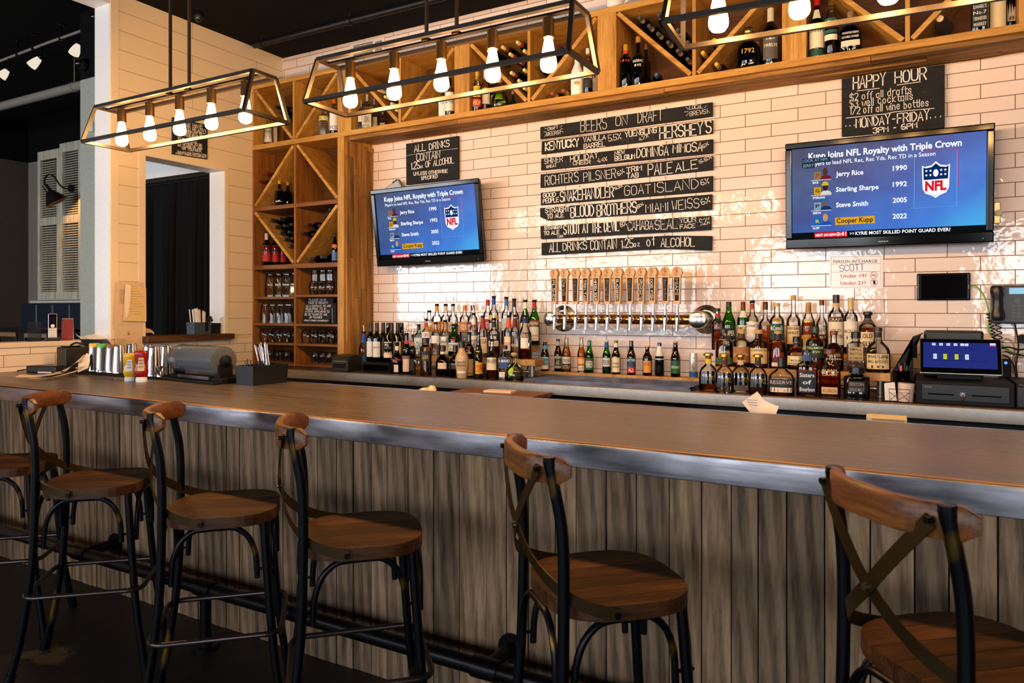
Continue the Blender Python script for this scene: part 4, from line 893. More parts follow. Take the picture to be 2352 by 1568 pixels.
def bottle(label, P, h, rad, style='spirit', g=None, cap=('#111111', .1), labs=(), liq=None, pour=False, band=None, rz=0, pw=2.0, sy=1.0, group=None, name='liquor_bottle', cat='bottle', lean=None, seg=20):
    o = thing(name, label, cat, P, rz, group)
    if lean: o.rotation_euler = lean
    st = STY[style]; g = g or CLEAR; body = [(r * rad, f * h) for f, r in st]; cf = cap[1] if cap else 0
    m = MB(); m.lathe(body, seg, None, 1, sy, pw); b = m.build('bottle_body', g, o)
    if liq:
        lm, lv = liq; pr = [(.9 * prof_r(st_ := style, .02) * rad, .018 * h)] + [(r * rad * .93, f * h) for f, r in st if .02 < f < lv] + [(prof_r(style, lv) * rad * .93, lv * h)]
        m = MB(); m.lathe(pr, seg, None, 1, sy, pw); m.build('liquid', lm, o)
    rn = st[-1][1] * rad
    if pour:
        m = MB(); m.cyl((0, 0, h - .006), (0, 0, h + .012), rn * 1.12, 12); m.build('pourer_collar', MATB, o)
        m = MB(); a = R(random.choice((-24, -14, 10, 18))); m.tube([(0, 0, h + .01), (0, 0, h + .024), (math.sin(a) * .016, 0, h + .042), (math.sin(a) * .028, 0, h + .062)], [.0045, .004, .0036, .003], 8); m.build('pour_spout', CHROME, o)
    if cap:
        k = cap[2] if len(cap) > 2 else 1.06
        m = MB()
        if len(cap) > 3 and cap[3] == 'flare': m.lathe([(rn * .9, h * (1 - cf)), (rn * 1.0, h * (1 - cf * .6)), (rn * k, h * (1 - cf * .45)), (rn * k * .95, h * (1 - cf * .1)), (rn * k * .7, h)], 14)
        elif len(cap) > 3 and cap[3] == 'ball': m.lathe([(rn * .6, h * (1 - cf))] + [(rn * k * math.cos(R(a)), h * (1 - cf / 2) + cf / 2 * h * math.sin(R(a))) for a in (-60, -30, 0, 30, 60)] + [(.001, h)], 14)
        else: m.lathe([(rn * k * 1.02, h * (1 - cf)), (rn * k, h * (1 - cf) + .002), (rn * k, h - .0015), (rn * k * .9, h + .0006)], 14)
        m.build('cap', CORK if cap[0] == 'cork' else capm(cap[0], 1 if (len(cap) > 4 and cap[4]) else 0), o)
    if band:
        c, z0, z1 = band; m = MB(); m.lathe([(prof_r(style, z0) * rad * 1.03, z0 * h), (prof_r(style, z1) * rad * 1.03, z1 * h)], 14, None, 1, sy, pw, caps=False); m.build('neck_band', labm(c), o)
    Rf = lambda z: prof_r(style, z / h) * rad
    for lb in labs:
        z0, z1, c = lb[:3]; tx = lb[3] if len(lb) > 3 else None; tc = lb[4] if len(lb) > 4 else '#222222'; half = lb[5] if len(lb) > 5 else 68
        lo = o
        if c:
            m = MB(); patch(m, Rf, z0 * h, z1 * h, half, pw, .0007, sy); lo = m.build('label', labm(c), o, smooth=True)
        if tx:
            def put(x, z, d=.0013):
                r = Rf(z) + d; a = R(-90) + x / max(.004, rad); cc, dd = math.cos(a), math.sin(a); k = (abs(cc) ** pw + abs(dd) ** pw) ** (-1 / pw); return (r * cc * k, r * dd * k * sy, z)
            m = MB(); rows_ = tx.split('/'); zt = z1 * h; dz = (z1 - z0) * h / max(1, len(rows_)) if c else (z1 - z0) * h / len(rows_)
            for k, rw in enumerate(rows_):
                if not rw: continue
                hw = rad * R(half) * (.84 if len(rw) > 3 else .5); zb = zt - dz * (k + .8); printed(m, rw, -hw, zb, hw, zb, dz * .55, put, .012)
            m.build('label_lettering', labm(tc), lo, smooth=False)
    return o
def face(P): return math.atan2(-P[0], P[1])
Z2, Z3, Y2, Y3 = ZK + .135, ZK + .222, 4.40, 4.565
PLACED = []
def hits(x, y, r, h, z, style, sy):
    for X, Y, Rr, Zz, S in PLACED:
        if abs(Zz - z) > .02: continue
        if sy < 1 or S < 1:
            if abs(X - x) < (r + Rr) * .985 + .001 and abs(Y - y) < r * max(sy, .85) + Rr * max(S, .85): return True
        elif math.hypot(X - x, Y - y) < r + Rr + .0012: return True
    if z > 1.6:
        for x0, z0, x1, z1, th in SEG:
            if abs(z1 - z0) < .05: continue
            for k in range(13):
                zz = z + .005 + h * k / 12; t_ = (zz - z0) / (z1 - z0)
                if 0 <= t_ <= 1 and abs(x0 + (x1 - x0) * t_ - x) < r * prof_r(style, k / 12) + th * math.hypot(x1 - x0, z1 - z0) / abs(z1 - z0) + .001: return True
    return False
def BT(label, u, vtop, wpx, z, Y=None, vbot=None, turn=0, style='spirit', sy=1.0, **k):
    z += .0007
    if vbot is not None: q = onZ(u, vbot, z); Y = q.y + wpx / 2 * mpp(u, q.y) * sy
    if abs(z - ZK) < .01 and (vbot or Y < 4.4): lo, hi = 4.130, 4.320
    elif abs(z - Z2) < .01: lo, hi = 4.315, 4.487
    elif abs(z - Z3) < .01: lo, hi = 4.478, 4.692
    elif z > 1.6: lo, hi = 4.362, 4.682
    else: lo, hi = 4.26, 4.69
    best = None
    for sh in (1, .95, .9, .85, .8):
        for dx in (0, .004, -.004, .008, -.008, .014, -.014, .02, -.02, .028, -.028):
            for d in (0, .008, -.008, .016, -.016, .03, -.03, .045, -.045, .065, -.065, .09, -.09, .12):
                r = wpx / 2 * mpp(u, Y) * sh; y = min(max(Y + d, lo + r * sy), hi - r * sy); r = wpx / 2 * mpp(u, y) * sh
                if k.get('pw', 2) > 2: r *= 1.04
                x = onY(u, HZ, y).x + dx; h = onY(u, vtop, y).z - z
                if not hits(x, y, r, h, z, style, sy): best = (x, y, r, h); break
            if best: break
        if best: break
    if not best: print('NOFIT', label); best = (x, y, r, h)
    x, y, r, h = best; PLACED.append((x, y, r, z, sy)); r = r / 1.04 if k.get('pw', 2) > 2 else r; P = Vector((x, y, z))
    return bottle(label, P, h, r, style=style, sy=sy, rz=face(P) * .75 + R(turn), **k)
# ---- stepped risers
RISERW = wood('butcher_block', '#8a5a26', '#c08a44', '#d8a962', 'y', .8, .4)
GALV = plain('galvanised_fitting', '#9a9690', .35, .9)
def riser(label, x0, x1, cut=0):
    o = thing('bottle_riser', label, 'riser', (x0, 4.405, ZK)); dx = x1 - x0
    for ya, yb, zt in ((-.08, .055, .135), (.085, .21, .222)):
        m = MB(); m.box(0, dx - (cut if zt > .2 else 0), ya, yb, zt - .044, zt); m.build('step_board', RISERW, o, smooth=False, bevel=.003)
    n = max(2, int(dx / .45) + 1)
    for i in range(n):
        for ya, zt in ((-.02, .09), (.15, .177)):
            x = .05 + (dx - .1 - (cut if zt > .1 else 0)) * i / (n - 1)
            m = MB(); m.cyl((x, ya, .001), (x, ya, .008), .030, 18); m.cyl((x, ya, .001), (x, ya, zt + .001), .018, 14); m.cyl((x, ya, .02), (x, ya, .06), .022, 14); m.build('pipe_leg', GALV, o)
    m = MB(); m.cyl((.05, -.02, .045), (dx - .05, -.02, .045), .012, 10); m.build('cross_pipe', GALV, o)
xa_ = onY(962, 800, 4.36).x; xb_ = onY(1234, 830, 4.36).x
riser('two-step wooden riser on pipe legs under the left group of liquor bottles', xa_, xb_, .112)
xa_ = onY(1636, 800, 4.36).x; xb_ = onY(2046, 830, 4.36).x
riser('two-step wooden riser on pipe legs under the right group of whiskey bottles', xa_, xb_)
LG_ = 'liquor bottles on the left riser'; RG_ = 'whiskey bottles on the right riser'
# ---- left group, top step
for i, (u, vt, cap, bandc, lab, tc, lb, kw) in enumerate([
 (986, 716, None, None, '#e9c65a', '#a06a10', 'clear bottle with pourer and yellow label, leftmost on the top step of the left riser', {}),
 (1003.5, 701, None, '#e0902a', '#d07a28', '#fff2e0', 'clear bottle with orange neck and pourer on the top step, second from its left end', {}),
 (1023.7, 701, None, '#cfc6a8', '#d07a28', '#fff2e0', 'clear bottle with pale gold neck and pourer on the top step of the left riser', {}),
 (1040.6, 701, None, '#bcbcb2', '#c9b89a', '#5a4a3a', 'clear bottle with silver neck and pourer on the top step of the left riser', {}),
 (1067.4, 701, '#c9742a', None, '#c8752c', '#ffe9d0', 'clear bottle with an orange screw cap on the top step', {}),
 (1085.5, 701, '#5c1f38', None, '#7a2a3a', '#ffe9d0', 'clear bottle with a plum purple cap on the top step', {}),
 (1120.5, 688, '#a3242a', None, '#b83a32', '#ffe9e0', 'clear bottle with a tall red cap on the top step', {}),
 (1134, 683, None, '#20409a', '#d8c070', '#20305a', 'tall clear bottle with dark blue neck and pourer, highest in the left group', {}),
 (1163, 685, None, '#2c6cb4', '#c4ccd8', '#3a5a9a', 'tall clear bottle with mid blue neck and pourer on the top step', {}),
 (1181, 689, None, '#1a1a1c', '#d9cbb4', '#333333', 'clear bottle with black neck and pourer on the top step', {}),
 (1206.5, 692, None, '#ece8dc', '#e8dcc0', '#7a2020', 'green vermouth bottle with white neck and pourer on the top step', {'g': GREEN, 'liq': (liquid('deep_green_wine', '#6a7a20'), .55)}),
 (1227.5, 692, None, '#b02024', '#e2d6bc', '#8a3020', 'green vermouth bottle with red neck, rightmost on the top step of the left riser', {'g': GREEN, 'liq': (liquid('deep_green_wine', '#6a7a20'), .35)})]):
    labs = [(.30, .56, lab, 'VODKA' if i < 8 and i not in (7,) else None, tc, 60)] if i < 10 else [(.12, .50, lab, None, tc, 55)]
    if i == 7: labs = [(.52, .62, '#d8c070', None, '#20305a', 60), (.2, .45, '#e8e4da', None, tc, 50)]
    if i == 11: labs = [(.10, .42, '#e8e0cc', '//FRENCH/DRY', '#9a5a4a', 55), (.44, .56, '#b03424', 'NOILLY PRAT', '#fff4e6', 66)]
    BT(lb, u, vt, 25 if i > 9 else 23, Z3, Y3, style='slope' if i > 9 else 'spirit', cap=(cap, .14, 1.15) if cap else None, pour=not cap, band=(bandc, .84, .985) if bandc else None, labs=labs, group=LG_, **kw)
# ---- left group, lower step
BT('pale blue gin bottle with white and blue label in the left group', 961.7, 748, 21, Z2, Y2, style='spirit', g=PALEBLUE, cap=None, pour=True, band=('#16324a', .86, .98), labs=[(.08, .58, '#dfe9ea', 'GIN', '#3a7a9a', 46)], pw=4, group=LG_)
BT('square clear gin bottle with red neck and red and white label', 979, 735, 20, Z2, Y2, style='spirit', cap=None, pour=True, band=('#c0282c', .80, .93), labs=[(.36, .66, '#f0ece6', 'GIN/', '#b8242a', 52)], pw=4, group=LG_)
BT('clear bottle with plain white label in the left group, right of the red neck gin', 1001, 743, 22, Z2, Y2, style='spirit', cap=None, pour=True, labs=[(.38, .62, '#eceaea', None, '#555555', 60)], group=LG_)
BT('clear vodka bottle with tall white label reading oaks', 1022.5, 738, 24, Z2, Y2, style='slope', cap=None, pour=True, labs=[(.05, .56, '#e6dfcf', '/OAKS///', '#6a5a48', 62)], group=LG_)
BT('rounded green gin bottle with red seal and white label', 1043.5, 747, 29, Z2, Y2, style='stubby', g=GREEN, cap=None, pour=True, liq=(liquid('green_gin', '#8ac070'), .5), labs=[(.16, .44, '#dfe4e2', 'LONDON/DRY', '#2a5a3a', 62), (.50, .62, '#b81c24', None, '#fff', 16)], group=LG_)
BT('clear rum bottle with white label behind the dark brown herbal bottle', 1088, 722, 23, Z2, Y2, style='spirit', cap=None, pour=True, band=('#e8e6e2', .76, .9), labs=[(.14, .5, '#efe2cf', 'BACARDI', '#222222', 62)], group=LG_)
BT('clear bottle with dark red neck and cream label reading vega', 1109.5, 728, 23, Z2, Y2, style='spirit', cap=None, pour=True, band=('#a01f28', .74, .97), labs=[(.1, .5, '#ecd9c0', 'VEGA/', '#7a3a1a', 62)], group=LG_)
BT('netted bottle of amber rum with a dark blue arched label', 1134.6, 734, 27, Z2, Y2, style='spirit', cap=None, pour=True, band=('#23232a', .8, .96), liq=(DWHISK, .40), labs=[(.44, .62, '#1c2644', 'RUM', '#f0e0b0', 56), (.30, .44, '#e6dcc4', 'ANEJO', '#6a4a20', 56)], group=LG_)
BT('clear bottle with orange red neck and red printed label', 1168.6, 727, 23, Z2, Y2, style='spirit', cap=None, pour=True, band=('#d8542a', .74, .95), labs=[(.18, .52, '#efd2b4', '/TEQUILA/', '#b83028', 56)], group=LG_)
BT('clear bottle with maroon neck between the orange neck bottle and the red aperitif', 1183, 726, 22, Z2, Y2, style='spirit', cap=None, pour=True, band=('#6a1424', .74, .95), labs=[(.14, .5, None, '/VODKA/', '#d8d0c8', 56)], group=LG_)
BT('clear bottle with slanted blue and yellow label over a little red aperitif', 1206, 727, 31, Z2, Y2, style='slope', cap=None, pour=True, band=('#1a2c66', .86, .97), liq=(REDL, .22), labs=[(.26, .5, '#e8e2d0', None, '#fff', 34), (.49, .63, '#1e4c9a', 'APEROL', '#f4b414', 46)], group=LG_)
# ---- left group, on the counter
DG = 'dark wine bottles standing on the black drawer box'
ZD = 1.057
for i, (u, Y, st, g, lab, lb) in enumerate([(852, 4.36, 'wine', BLACKG, '#e8e4e4', 'dark wine bottle with white label, leftmost on the black drawer box'), (866, 4.36, 'wine', DGREEN, '#e6e2da', 'olive wine bottle whose white label shows a green landscape'),
 (880.5, 4.46, 'wine', DGREEN, '#d8c8b0', 'olive wine bottle in the row behind the landscape label bottle'), (892, 4.34, 'burg', DGREEN, '#e8d8bc', 'burgundy shaped wine bottle with broad cream label on the drawer box'),
 (900, 4.47, 'wine', DGREEN, '#cabfa8', 'dark wine bottle directly behind the broad cream label bottle'), (913.5, 4.42, 'wine', DGREEN, '#e0cfae', 'tall olive wine bottle with cream label, second from the right on the drawer box'), (922.5, 4.50, 'burg', DARKRED, '#9a8878', 'maroon topped wine bottle, rightmost on the drawer box')]):
    BT(lb, u, 741, 22 if st == 'wine' else 25, ZD, Y, style=st, g=g, cap=('#17120f' if i != 6 else '#3a1420', .2, 1.04), labs=[(.12, .52, lab, '/VINEYARD//' if i in (1, 3, 5) else None, '#8a7f70', 48)], liq=(liquid('red_wine', '#1c0608'), .6 if i % 2 else .45), group=DG, name='wine_bottle')
BT('clear bottle with blue neck and blue label standing behind the receipt printer', 836, 764, 24, ZK, 4.5, style='slope', cap=None, pour=True, band=('#1d4f9a', .72, .97), labs=[(.14, .34, '#1f7ac0', 'BLUE', '#0b2a5a', 66)], group=LG_)
BT('clear bottle with green label just behind the blue label bottle', 853, 765, 18, ZK, 4.55, style='slope', cap=None, pour=True, labs=[(.14, .34, '#3a8a34', None, '#0b2a5a', 66)], group=LG_)
BT('round dark orange liqueur bottle with red ribbon at its neck', 912, 789, 29, ZK, vbot=857, style='squat', g=DARKRED, cap=None, pour=True, band=('#f0e2d8', .78, .92), labs=[(.05, .30, '#e8d8d0', None, '#222', 20), (.44, .49, '#b81c20', None, '#fff', 80)], liq=(DWHISK, .4), group=LG_)
BT('dark brown liqueur bottle with a narrow pink label and grey sash', 934, 768, 23, ZK, vbot=859, style='spirit', g=DARKRED, cap=None, pour=True, band=('#c03a30', .76, .86), labs=[(.06, .38, '#e2c6ba', None, '#222', 38), (.38, .46, '#9a7a72', 'LIQUEUR', '#3a1a14', 52)], group=LG_)
BT('dark bottle with an orange neck band partly hidden behind the dark liqueur', 948, 771, 14, ZK, 4.30, style='spirit', g=BROWN, cap=None, pour=True, band=('#d8761e', .74, .84), labs=[(.1, .4, '#2a2320', None)], group=LG_)
BT('square clear bottle of pale spirit standing beside the ribbed yellow bottle', 959, 806, 16, ZK, vbot=861, style='block', cap=('#b8b0a4', .12, 1.2), pw=6, liq=(PALEL, .6), group=LG_)
BT('ribbed pale yellow elderflower bottle with black oval label and black stopper', 978, 776, 28, ZK, vbot=864, style='ribbed', g=YELLOW, cap=('#15151a', .15, 1.25), liq=(liquid('elderflower', '#e8d27c'), .74), labs=[(.40, .66, '#2a2a2c', 'LIQUEUR', '#c8c080', 40)], group=LG_)
BT('cut dark brandy bottle with a cream oval label and maroon stopper', 1017.5, 793, 34, ZK, vbot=864, style='squat', g=DARKRED, cap=('#3a1414', .17, 1.3), band=('#e8d6c2', .72, .80), labs=[(.24, .44, '#e8cfae', None, '#222', 36)], liq=(DWHISK, .5), group=LG_)
BT('cut dark brandy bottle with maroon stopper left of the cream bottle', 1046, 793, 30, ZK, 4.25, style='squat', g=DARKRED, cap=('#3a1414', .17, 1.3), labs=[(.26, .40, '#4a2a1c', None, '#222', 30)], liq=(DWHISK, .5), group=LG_)
BT('cream coloured liqueur bottle with black cap and white arched label', 1061, 784, 32, ZK, vbot=866, style='cream', g=plain('milky_cream_bottle', '#c9ad8a', .25), cap=('#141416', .17, 1.35), labs=[(.14, .58, '#eef0f2', '/JACKSON/MORGAN//', '#232838', 44)], group=LG_)
BT('dark brown herbal liqueur bottle with cream label and pourer', 1078, 766, 23, ZK, 4.27, style='spirit', g=BROWN, cap=None, pour=True, labs=[(.04, .42, '#c9a565', '///1893', '#3a2a14', 60), (.55, .70, '#e0c894', 'F', '#b03020', 30)], liq=(DWHISK, .6), group=LG_)
BT('black bottle with bright yellow side labels and yellow neck ring', 1098, 795, 22, ZK, vbot=869, style='slope', g=BLKBOT, cap=None, pour=True, band=('#e8b61c', .82, .86), labs=[(.14, .50, '#e0a81a', 'COFFEE', '#b83018', 58)], turn=32, group=LG_)
BT('tall slim black bottle standing behind the yellow labelled black bottle', 1103.5, 766, 17, ZK, 4.30, style='slope', g=BLKBOT, cap=None, pour=True, labs=[(.12, .4, '#d8a41c', None, '#b83018', 40)], group=LG_)
BT('clear tequila bottle with cream label and a little brown spirit at the bottom', 1130, 782, 28, ZK, vbot=871, style='tallneck', cap=None, pour=True, liq=(DWHISK, .22), labs=[(.24, .56, '#ead8bc', 'REPOSADO/', '#8a8a70', 52)], group=LG_)
BT('clear tequila bottle with blue label numbered 1800', 1160, 793, 27, ZK, vbot=866, style='spirit', cap=('#1b1b1e', .12, 1.2), labs=[(.34, .62, '#2a4a8a', '1800/', '#eef2fa', 56), (.06, .22, '#ece8e2', None, '#222', 50)], pw=4, group=LG_)
t_ = BT('squat clear tequila bottle with round cork and a lime green tag, at the right end', 1181, 808, 44, ZK, vbot=875, style='bell', cap=('cork', .17, 1.5, 'ball'), liq=(liquid('pale_tequila', '#eef0e0'), .4), group=LG_)
m = MB(); m.prism([(-.030, .045), (-.016, .035), (.004, .062), (-.002, .088), (-.016, .086), (-.034, .066)], -.058, -.056); m.build('paper_tag', labm('#b8dc1e'), t_, smooth=False)
m = MB(); m.tube([(-.005, -.055, .088), (.006, -.03, .105), (.013, -.013, .118), (.012, -.012, .15)], .0028, 6); m.build('ribbon', labm('#9ccc2a'), t_)
# ---- right group
W1 = lambda lv: (WHISK, lv)
BT('clear bottle with red 1910 numerals and red brown rye, left end of right group', 1648, 708, 27, Z3, Y3, style='spirit', cap=('#16130f', .07, 1.25), band=('#c0302c', .80, .88), liq=(DWHISK, .5), labs=[(.54, .64, None, '1910', '#c02c20', 60)], group=RG_)
BT('tall green whiskey bottle with black cap and black label', 1674, 693, 31, Z3, Y3, style='slope', g=GREEN, cap=('#1b1b1d', .10, 1.1), liq=(DWHISK, .45), labs=[(.08, .46, '#1b1b1e', 'PROPER/TWELVE', '#e8e6dc', 64)], group=RG_)
BT('tall green whiskey bottle with dark red cap and cream label', 1707, 693, 27, Z3, Y3, style='spirit', g=GREEN, cap=('#6a1822', .16, 1.1), liq=(DWHISK, .5), labs=[(.08, .52, '#e8dfb8', 'JAMESON///', '#2a2a20', 66), (.68, .82, '#e6e0c0', None, '#222', 44)], group=RG_)
BT('clear scotch bottle with white script label and pourer', 1728, 694, 27, Z3, Y3, style='spirit', cap=None, pour=True, band=('#9a3a22', .86, .97), liq=(WHISK, .14), labs=[(.20, .60, "#efe4e0", "Dewar's//", '#8a5a70', 64)], group=RG_)
BT('clear whiskey bottle with brown wooden stopper, half full, on the top step', 1758, 693, 29, Z3, Y3, style='tallneck', cap=('#4a2214', .16, 1.3), liq=(WHISK, .52), group=RG_)
BT('clear whiskey bottle with dark green label and pale gold cap', 1784.5, 696, 32, Z3, Y3, style='spirit', cap=('#b8aa7a', .07, 1.3), liq=(WHISK, .3), labs=[(.24, .58, '#1f4a44', "McConnell's/", '#dfe8e0', 62), (.62, .70, '#b8902a', None, '#222', 30)], group=RG_)
BT('tall necked whiskey bottle with cork and cream label reading high west', 1822.5, 678, 31, Z3, Y3, style='tallneck', cap=('cork', .09, 1.3), liq=(DWHISK, .46), labs=[(.14, .46, '#e2c690', 'HIGH/WEST//', '#2a1c12', 58)], group=RG_)
BT('whiskey bottle wrapped in pale yellow paper with corked neck', 1857, 694, 31, Z3, Y3, style='slope', cap=('cork', .24, 1.05), liq=(DWHISK, .6), labs=[(.06, .66, '#e6cf92', '/BASIL///', '#6a5030', 50), (.26, .34, '#b8863a', None, '#222', 62)], group=RG_)
BT('slim clear whiskey bottle with brown stopper right of the paper wrapped bottle', 1887.5, 689, 24, Z3, Y3, style='tallneck', cap=('#6a301c', .1, 1.5), liq=(DWHISK, .34), labs=[(.26, .5, None, '/SINGLE/MALT', '#d8c8b4', 55)], group=RG_)
BT('tall bourbon bottle with dark brown cap and cream label with a brown band', 1920.5, 677, 35, Z3, Y3, style='spirit', cap=('#2c1512', .14, 1.15), band=('#cfae78', .78, .87), liq=(DWHISK, .16), labs=[(.14, .54, '#e6d6bc', '/OLD/FORESTER/', '#5a3a28', 64), (.54, .62, '#3a2420', 'CRAFT', '#d8c8a8', 64)], group=RG_)
BT('clear scotch bottle with pale gold cap and cream label numbered 12', 1954, 684, 30, Z3, Y3, style='spirit', cap=('#c8b482', .24, 1.15), liq=(DWHISK, .18), labs=[(.12, .58, '#eadfca', '/MACALLAN/12/', '#5a4a3a', 64)], group=RG_)
BT('dark bourbon bottle with black crown stopper and cream block letter label', 1993, 715, 38, Z3, Y3, style='spirit', cap=('#14100e', .17, 1.5, 'flare'), band=('#5a4a3a', .72, .82), liq=(DWHISK, .62), labs=[(.16, .52, '#ecd9b0', 'OLD/ELK', '#2a2018', 62)], group=RG_)
BT('clear round shouldered whiskey bottle with low green label, leftmost on the lower step', 1663, 755, 39, Z2, Y2, style='spirit', cap=('#2a211a', .12, 1.2), liq=(WHISK, .12), labs=[(.06, .24, '#4a6a34', None, '#222', 66)], group=RG_)
BT('whiskey bottle with cork stopper and brown label on the lower step', 1703, 756, 39, Z2, Y2, style='spirit', cap=('cork', .10, 1.25), band=('#4a2f22', .76, .88), liq=(DWHISK, .3), labs=[(.12, .54, '#a8693c', '/JOHNSON/6', '#f0dcc0', 66)], group=RG_)
BT('whiskey bottle with cork stopper and cream arched label on the lower step', 1743, 757, 39, Z2, Y2, style='spirit', cap=('cork', .10, 1.25), liq=(DWHISK, .3), labs=[(.12, .52, '#e6c68c', 'JOHNSON///', '#4a3320', 66)], group=RG_)
BT('whiskey bottle with cork and a dark purple neck band, no front label', 1787, 760, 40, Z2, Y2, style='spirit', cap=('cork', .07, 1.2), band=('#241a24', .76, .90), liq=(WHISK, .48), labs=[(.06, .16, '#e2d6c4', None, '#222', 40), (.16, .3, '#5a1c1c', None, '#222', 30)], group=RG_)
BT('round shouldered rye bottle with black cap and low cream label', 1829, 773, 42, Z2, Y2, style='squat', cap=('#14171a', .16, 1.2), band=('#1c2a2a', .72, .82), liq=(WHISK, .42), labs=[(.14, .42, '#e4d2a8', '/RYE/WHISKEY', '#4a3a20', 62)], group=RG_)
BT('whiskey bottle with green cap and dark green label', 1872.5, 750, 40, Z2, Y2, style='spirit', cap=('#1d3b2c', .14, 1.2), liq=(WHISK, .34), labs=[(.28, .56, '#1d3a22', 'TULLAMORE/DEW/', '#e8e4b8', 68)], group=RG_)
BT('round bourbon bottle with a red brown stopper between the green label and the square bottle', 1915, 760, 43, Z2, Y2, style='squat', cap=('#7a3a22', .1, 1.3), liq=(DWHISK, .34), labs=[(.2, .42, None, '/Blade/', '#e8d8b8', 60)], group=RG_)
BT('square clear bourbon bottle with black wax cap and newsprint label', 1966, 762, 38, Z2, Y2, style='block', cap=('#121214', .16, 1.35), liq=(WHISK, .1), labs=[(.28, .62, '#b49a6a', 'SMALL/BATCH/BOURBON', '#2a2218', 40)], pw=5, sy=.7, group=RG_)
BT('large round rye bottle with broad cream label at the right end of the lower step', 2003, 752, 58, Z2, Y2, style='squat', cap=('#3a2018', .09, 1.2), band=('#2a221c', .78, .90), liq=(DWHISK, .2), labs=[(.08, .42, '#dcc088', 'WHISTLEPIG/SMALL BATCH RYE/10', '#3a2c18', 60)], sy=.75, group=RG_)
S92 = 'flat shouldered bourbon bottles with gold stoppers in the front row'
for i, (u, vt, vb, c, nm, lq) in enumerate([(1627, 810, 897, '#e0b41c', 'bright yellow', DWHISK), (1664, 812, 899, '#4a1426', 'plum', None), (1701, 813, 900, '#d8bc98', 'beige', None), (1741, 813, 902, '#1b2430', 'navy', DWHISK)]):
    o = BT('bourbon bottle with gold stopper and %s neck band in the front row' % nm, u, vt, 42, ZK, vbot=vb, style='squat', cap=('#c89a3c', .16, 1.75, 'flare', 1), band=(c, .72, .85), liq=(lq, .22) if lq else None, pw=2.6, sy=.75, group=S92)
    h, rad = onY(u, vt, o.location.y).z - o.location.z, PLACED[-1][2] / 1.04
    m = MB(); patch(m, lambda z: rad * prof_r('squat', z / h), h * .18, h * .52, 44, 2.6, .0006, .75); lo = m.build('black_panel', plain('bottle_print_black', '#0b0b10', .12), o)
    m = MB(); printed(m, '1792', -.004, h * .28, rad * .72, h * .28, h * .12, lambda x, z: (x, -(rad * prof_r('squat', z / h)) * .75 * (1 - (abs(x) / (rad * 1.02)) ** 2.6) ** (1 / 2.6) - .0016, z), .01); m.build('label_lettering', plain('gilt_print', '#a8822e', .35, .6), lo, smooth=False)
BT('squat broad bourbon bottle with dark label and white strip in the front row', 1791, 820, 56, ZK, vbot=905, style='flask', cap=('#241c18', .24, 1.15), band=('#4a4038', .76, .84), liq=(DWHISK, .4), labs=[(.12, .44, '#17141a', 'RESERVE/', '#b8b0b0', 56), (.10, .22, '#e0cfc0', None, '#222', 46)], sy=.6, pw=3, group=RG_)
BT('clear bourbon bottle with a navy and white script label in the front row', 1854, 803, 46, ZK, vbot=906, style='spirit', cap=('#1c2630', .06, 1.2), band=('#2a4a7a', .76, .90), liq=(WHISK, .56), labs=[(.08, .54, '#121c2e', 'Sisters/of/Bourbon', '#e4ecf4', 44)], sy=.6, pw=3, group=RG_)
BT('amber bourbon bottle with gold lettering and a small cream label low on the front', 1902, 802, 46, ZK, vbot=909, style='slope', cap=('#6a301c', .09, 1.5), liq=(DWHISK, .5), labs=[(.44, .62, None, 'ELIJAH/CRAIG', '#d8b468', 44), (.08, .22, '#d8bc84', 'BOURBON', '#8a2418', 40)], sy=.65, pw=3, group=RG_)
BT('black hexagonal whiskey bottle with dark grey label, nearest the cash register', 1968, 842, 55, ZK, vbot=913, style='block', g=BLKBOT, cap=('#0c0c0e', .2, 1.5), labs=[(.22, .56, '#1c1c20', 'SEXTON/SINGLE MALT', '#9a8a84', 34)], pw=3.2, sy=.8, group=RG_)
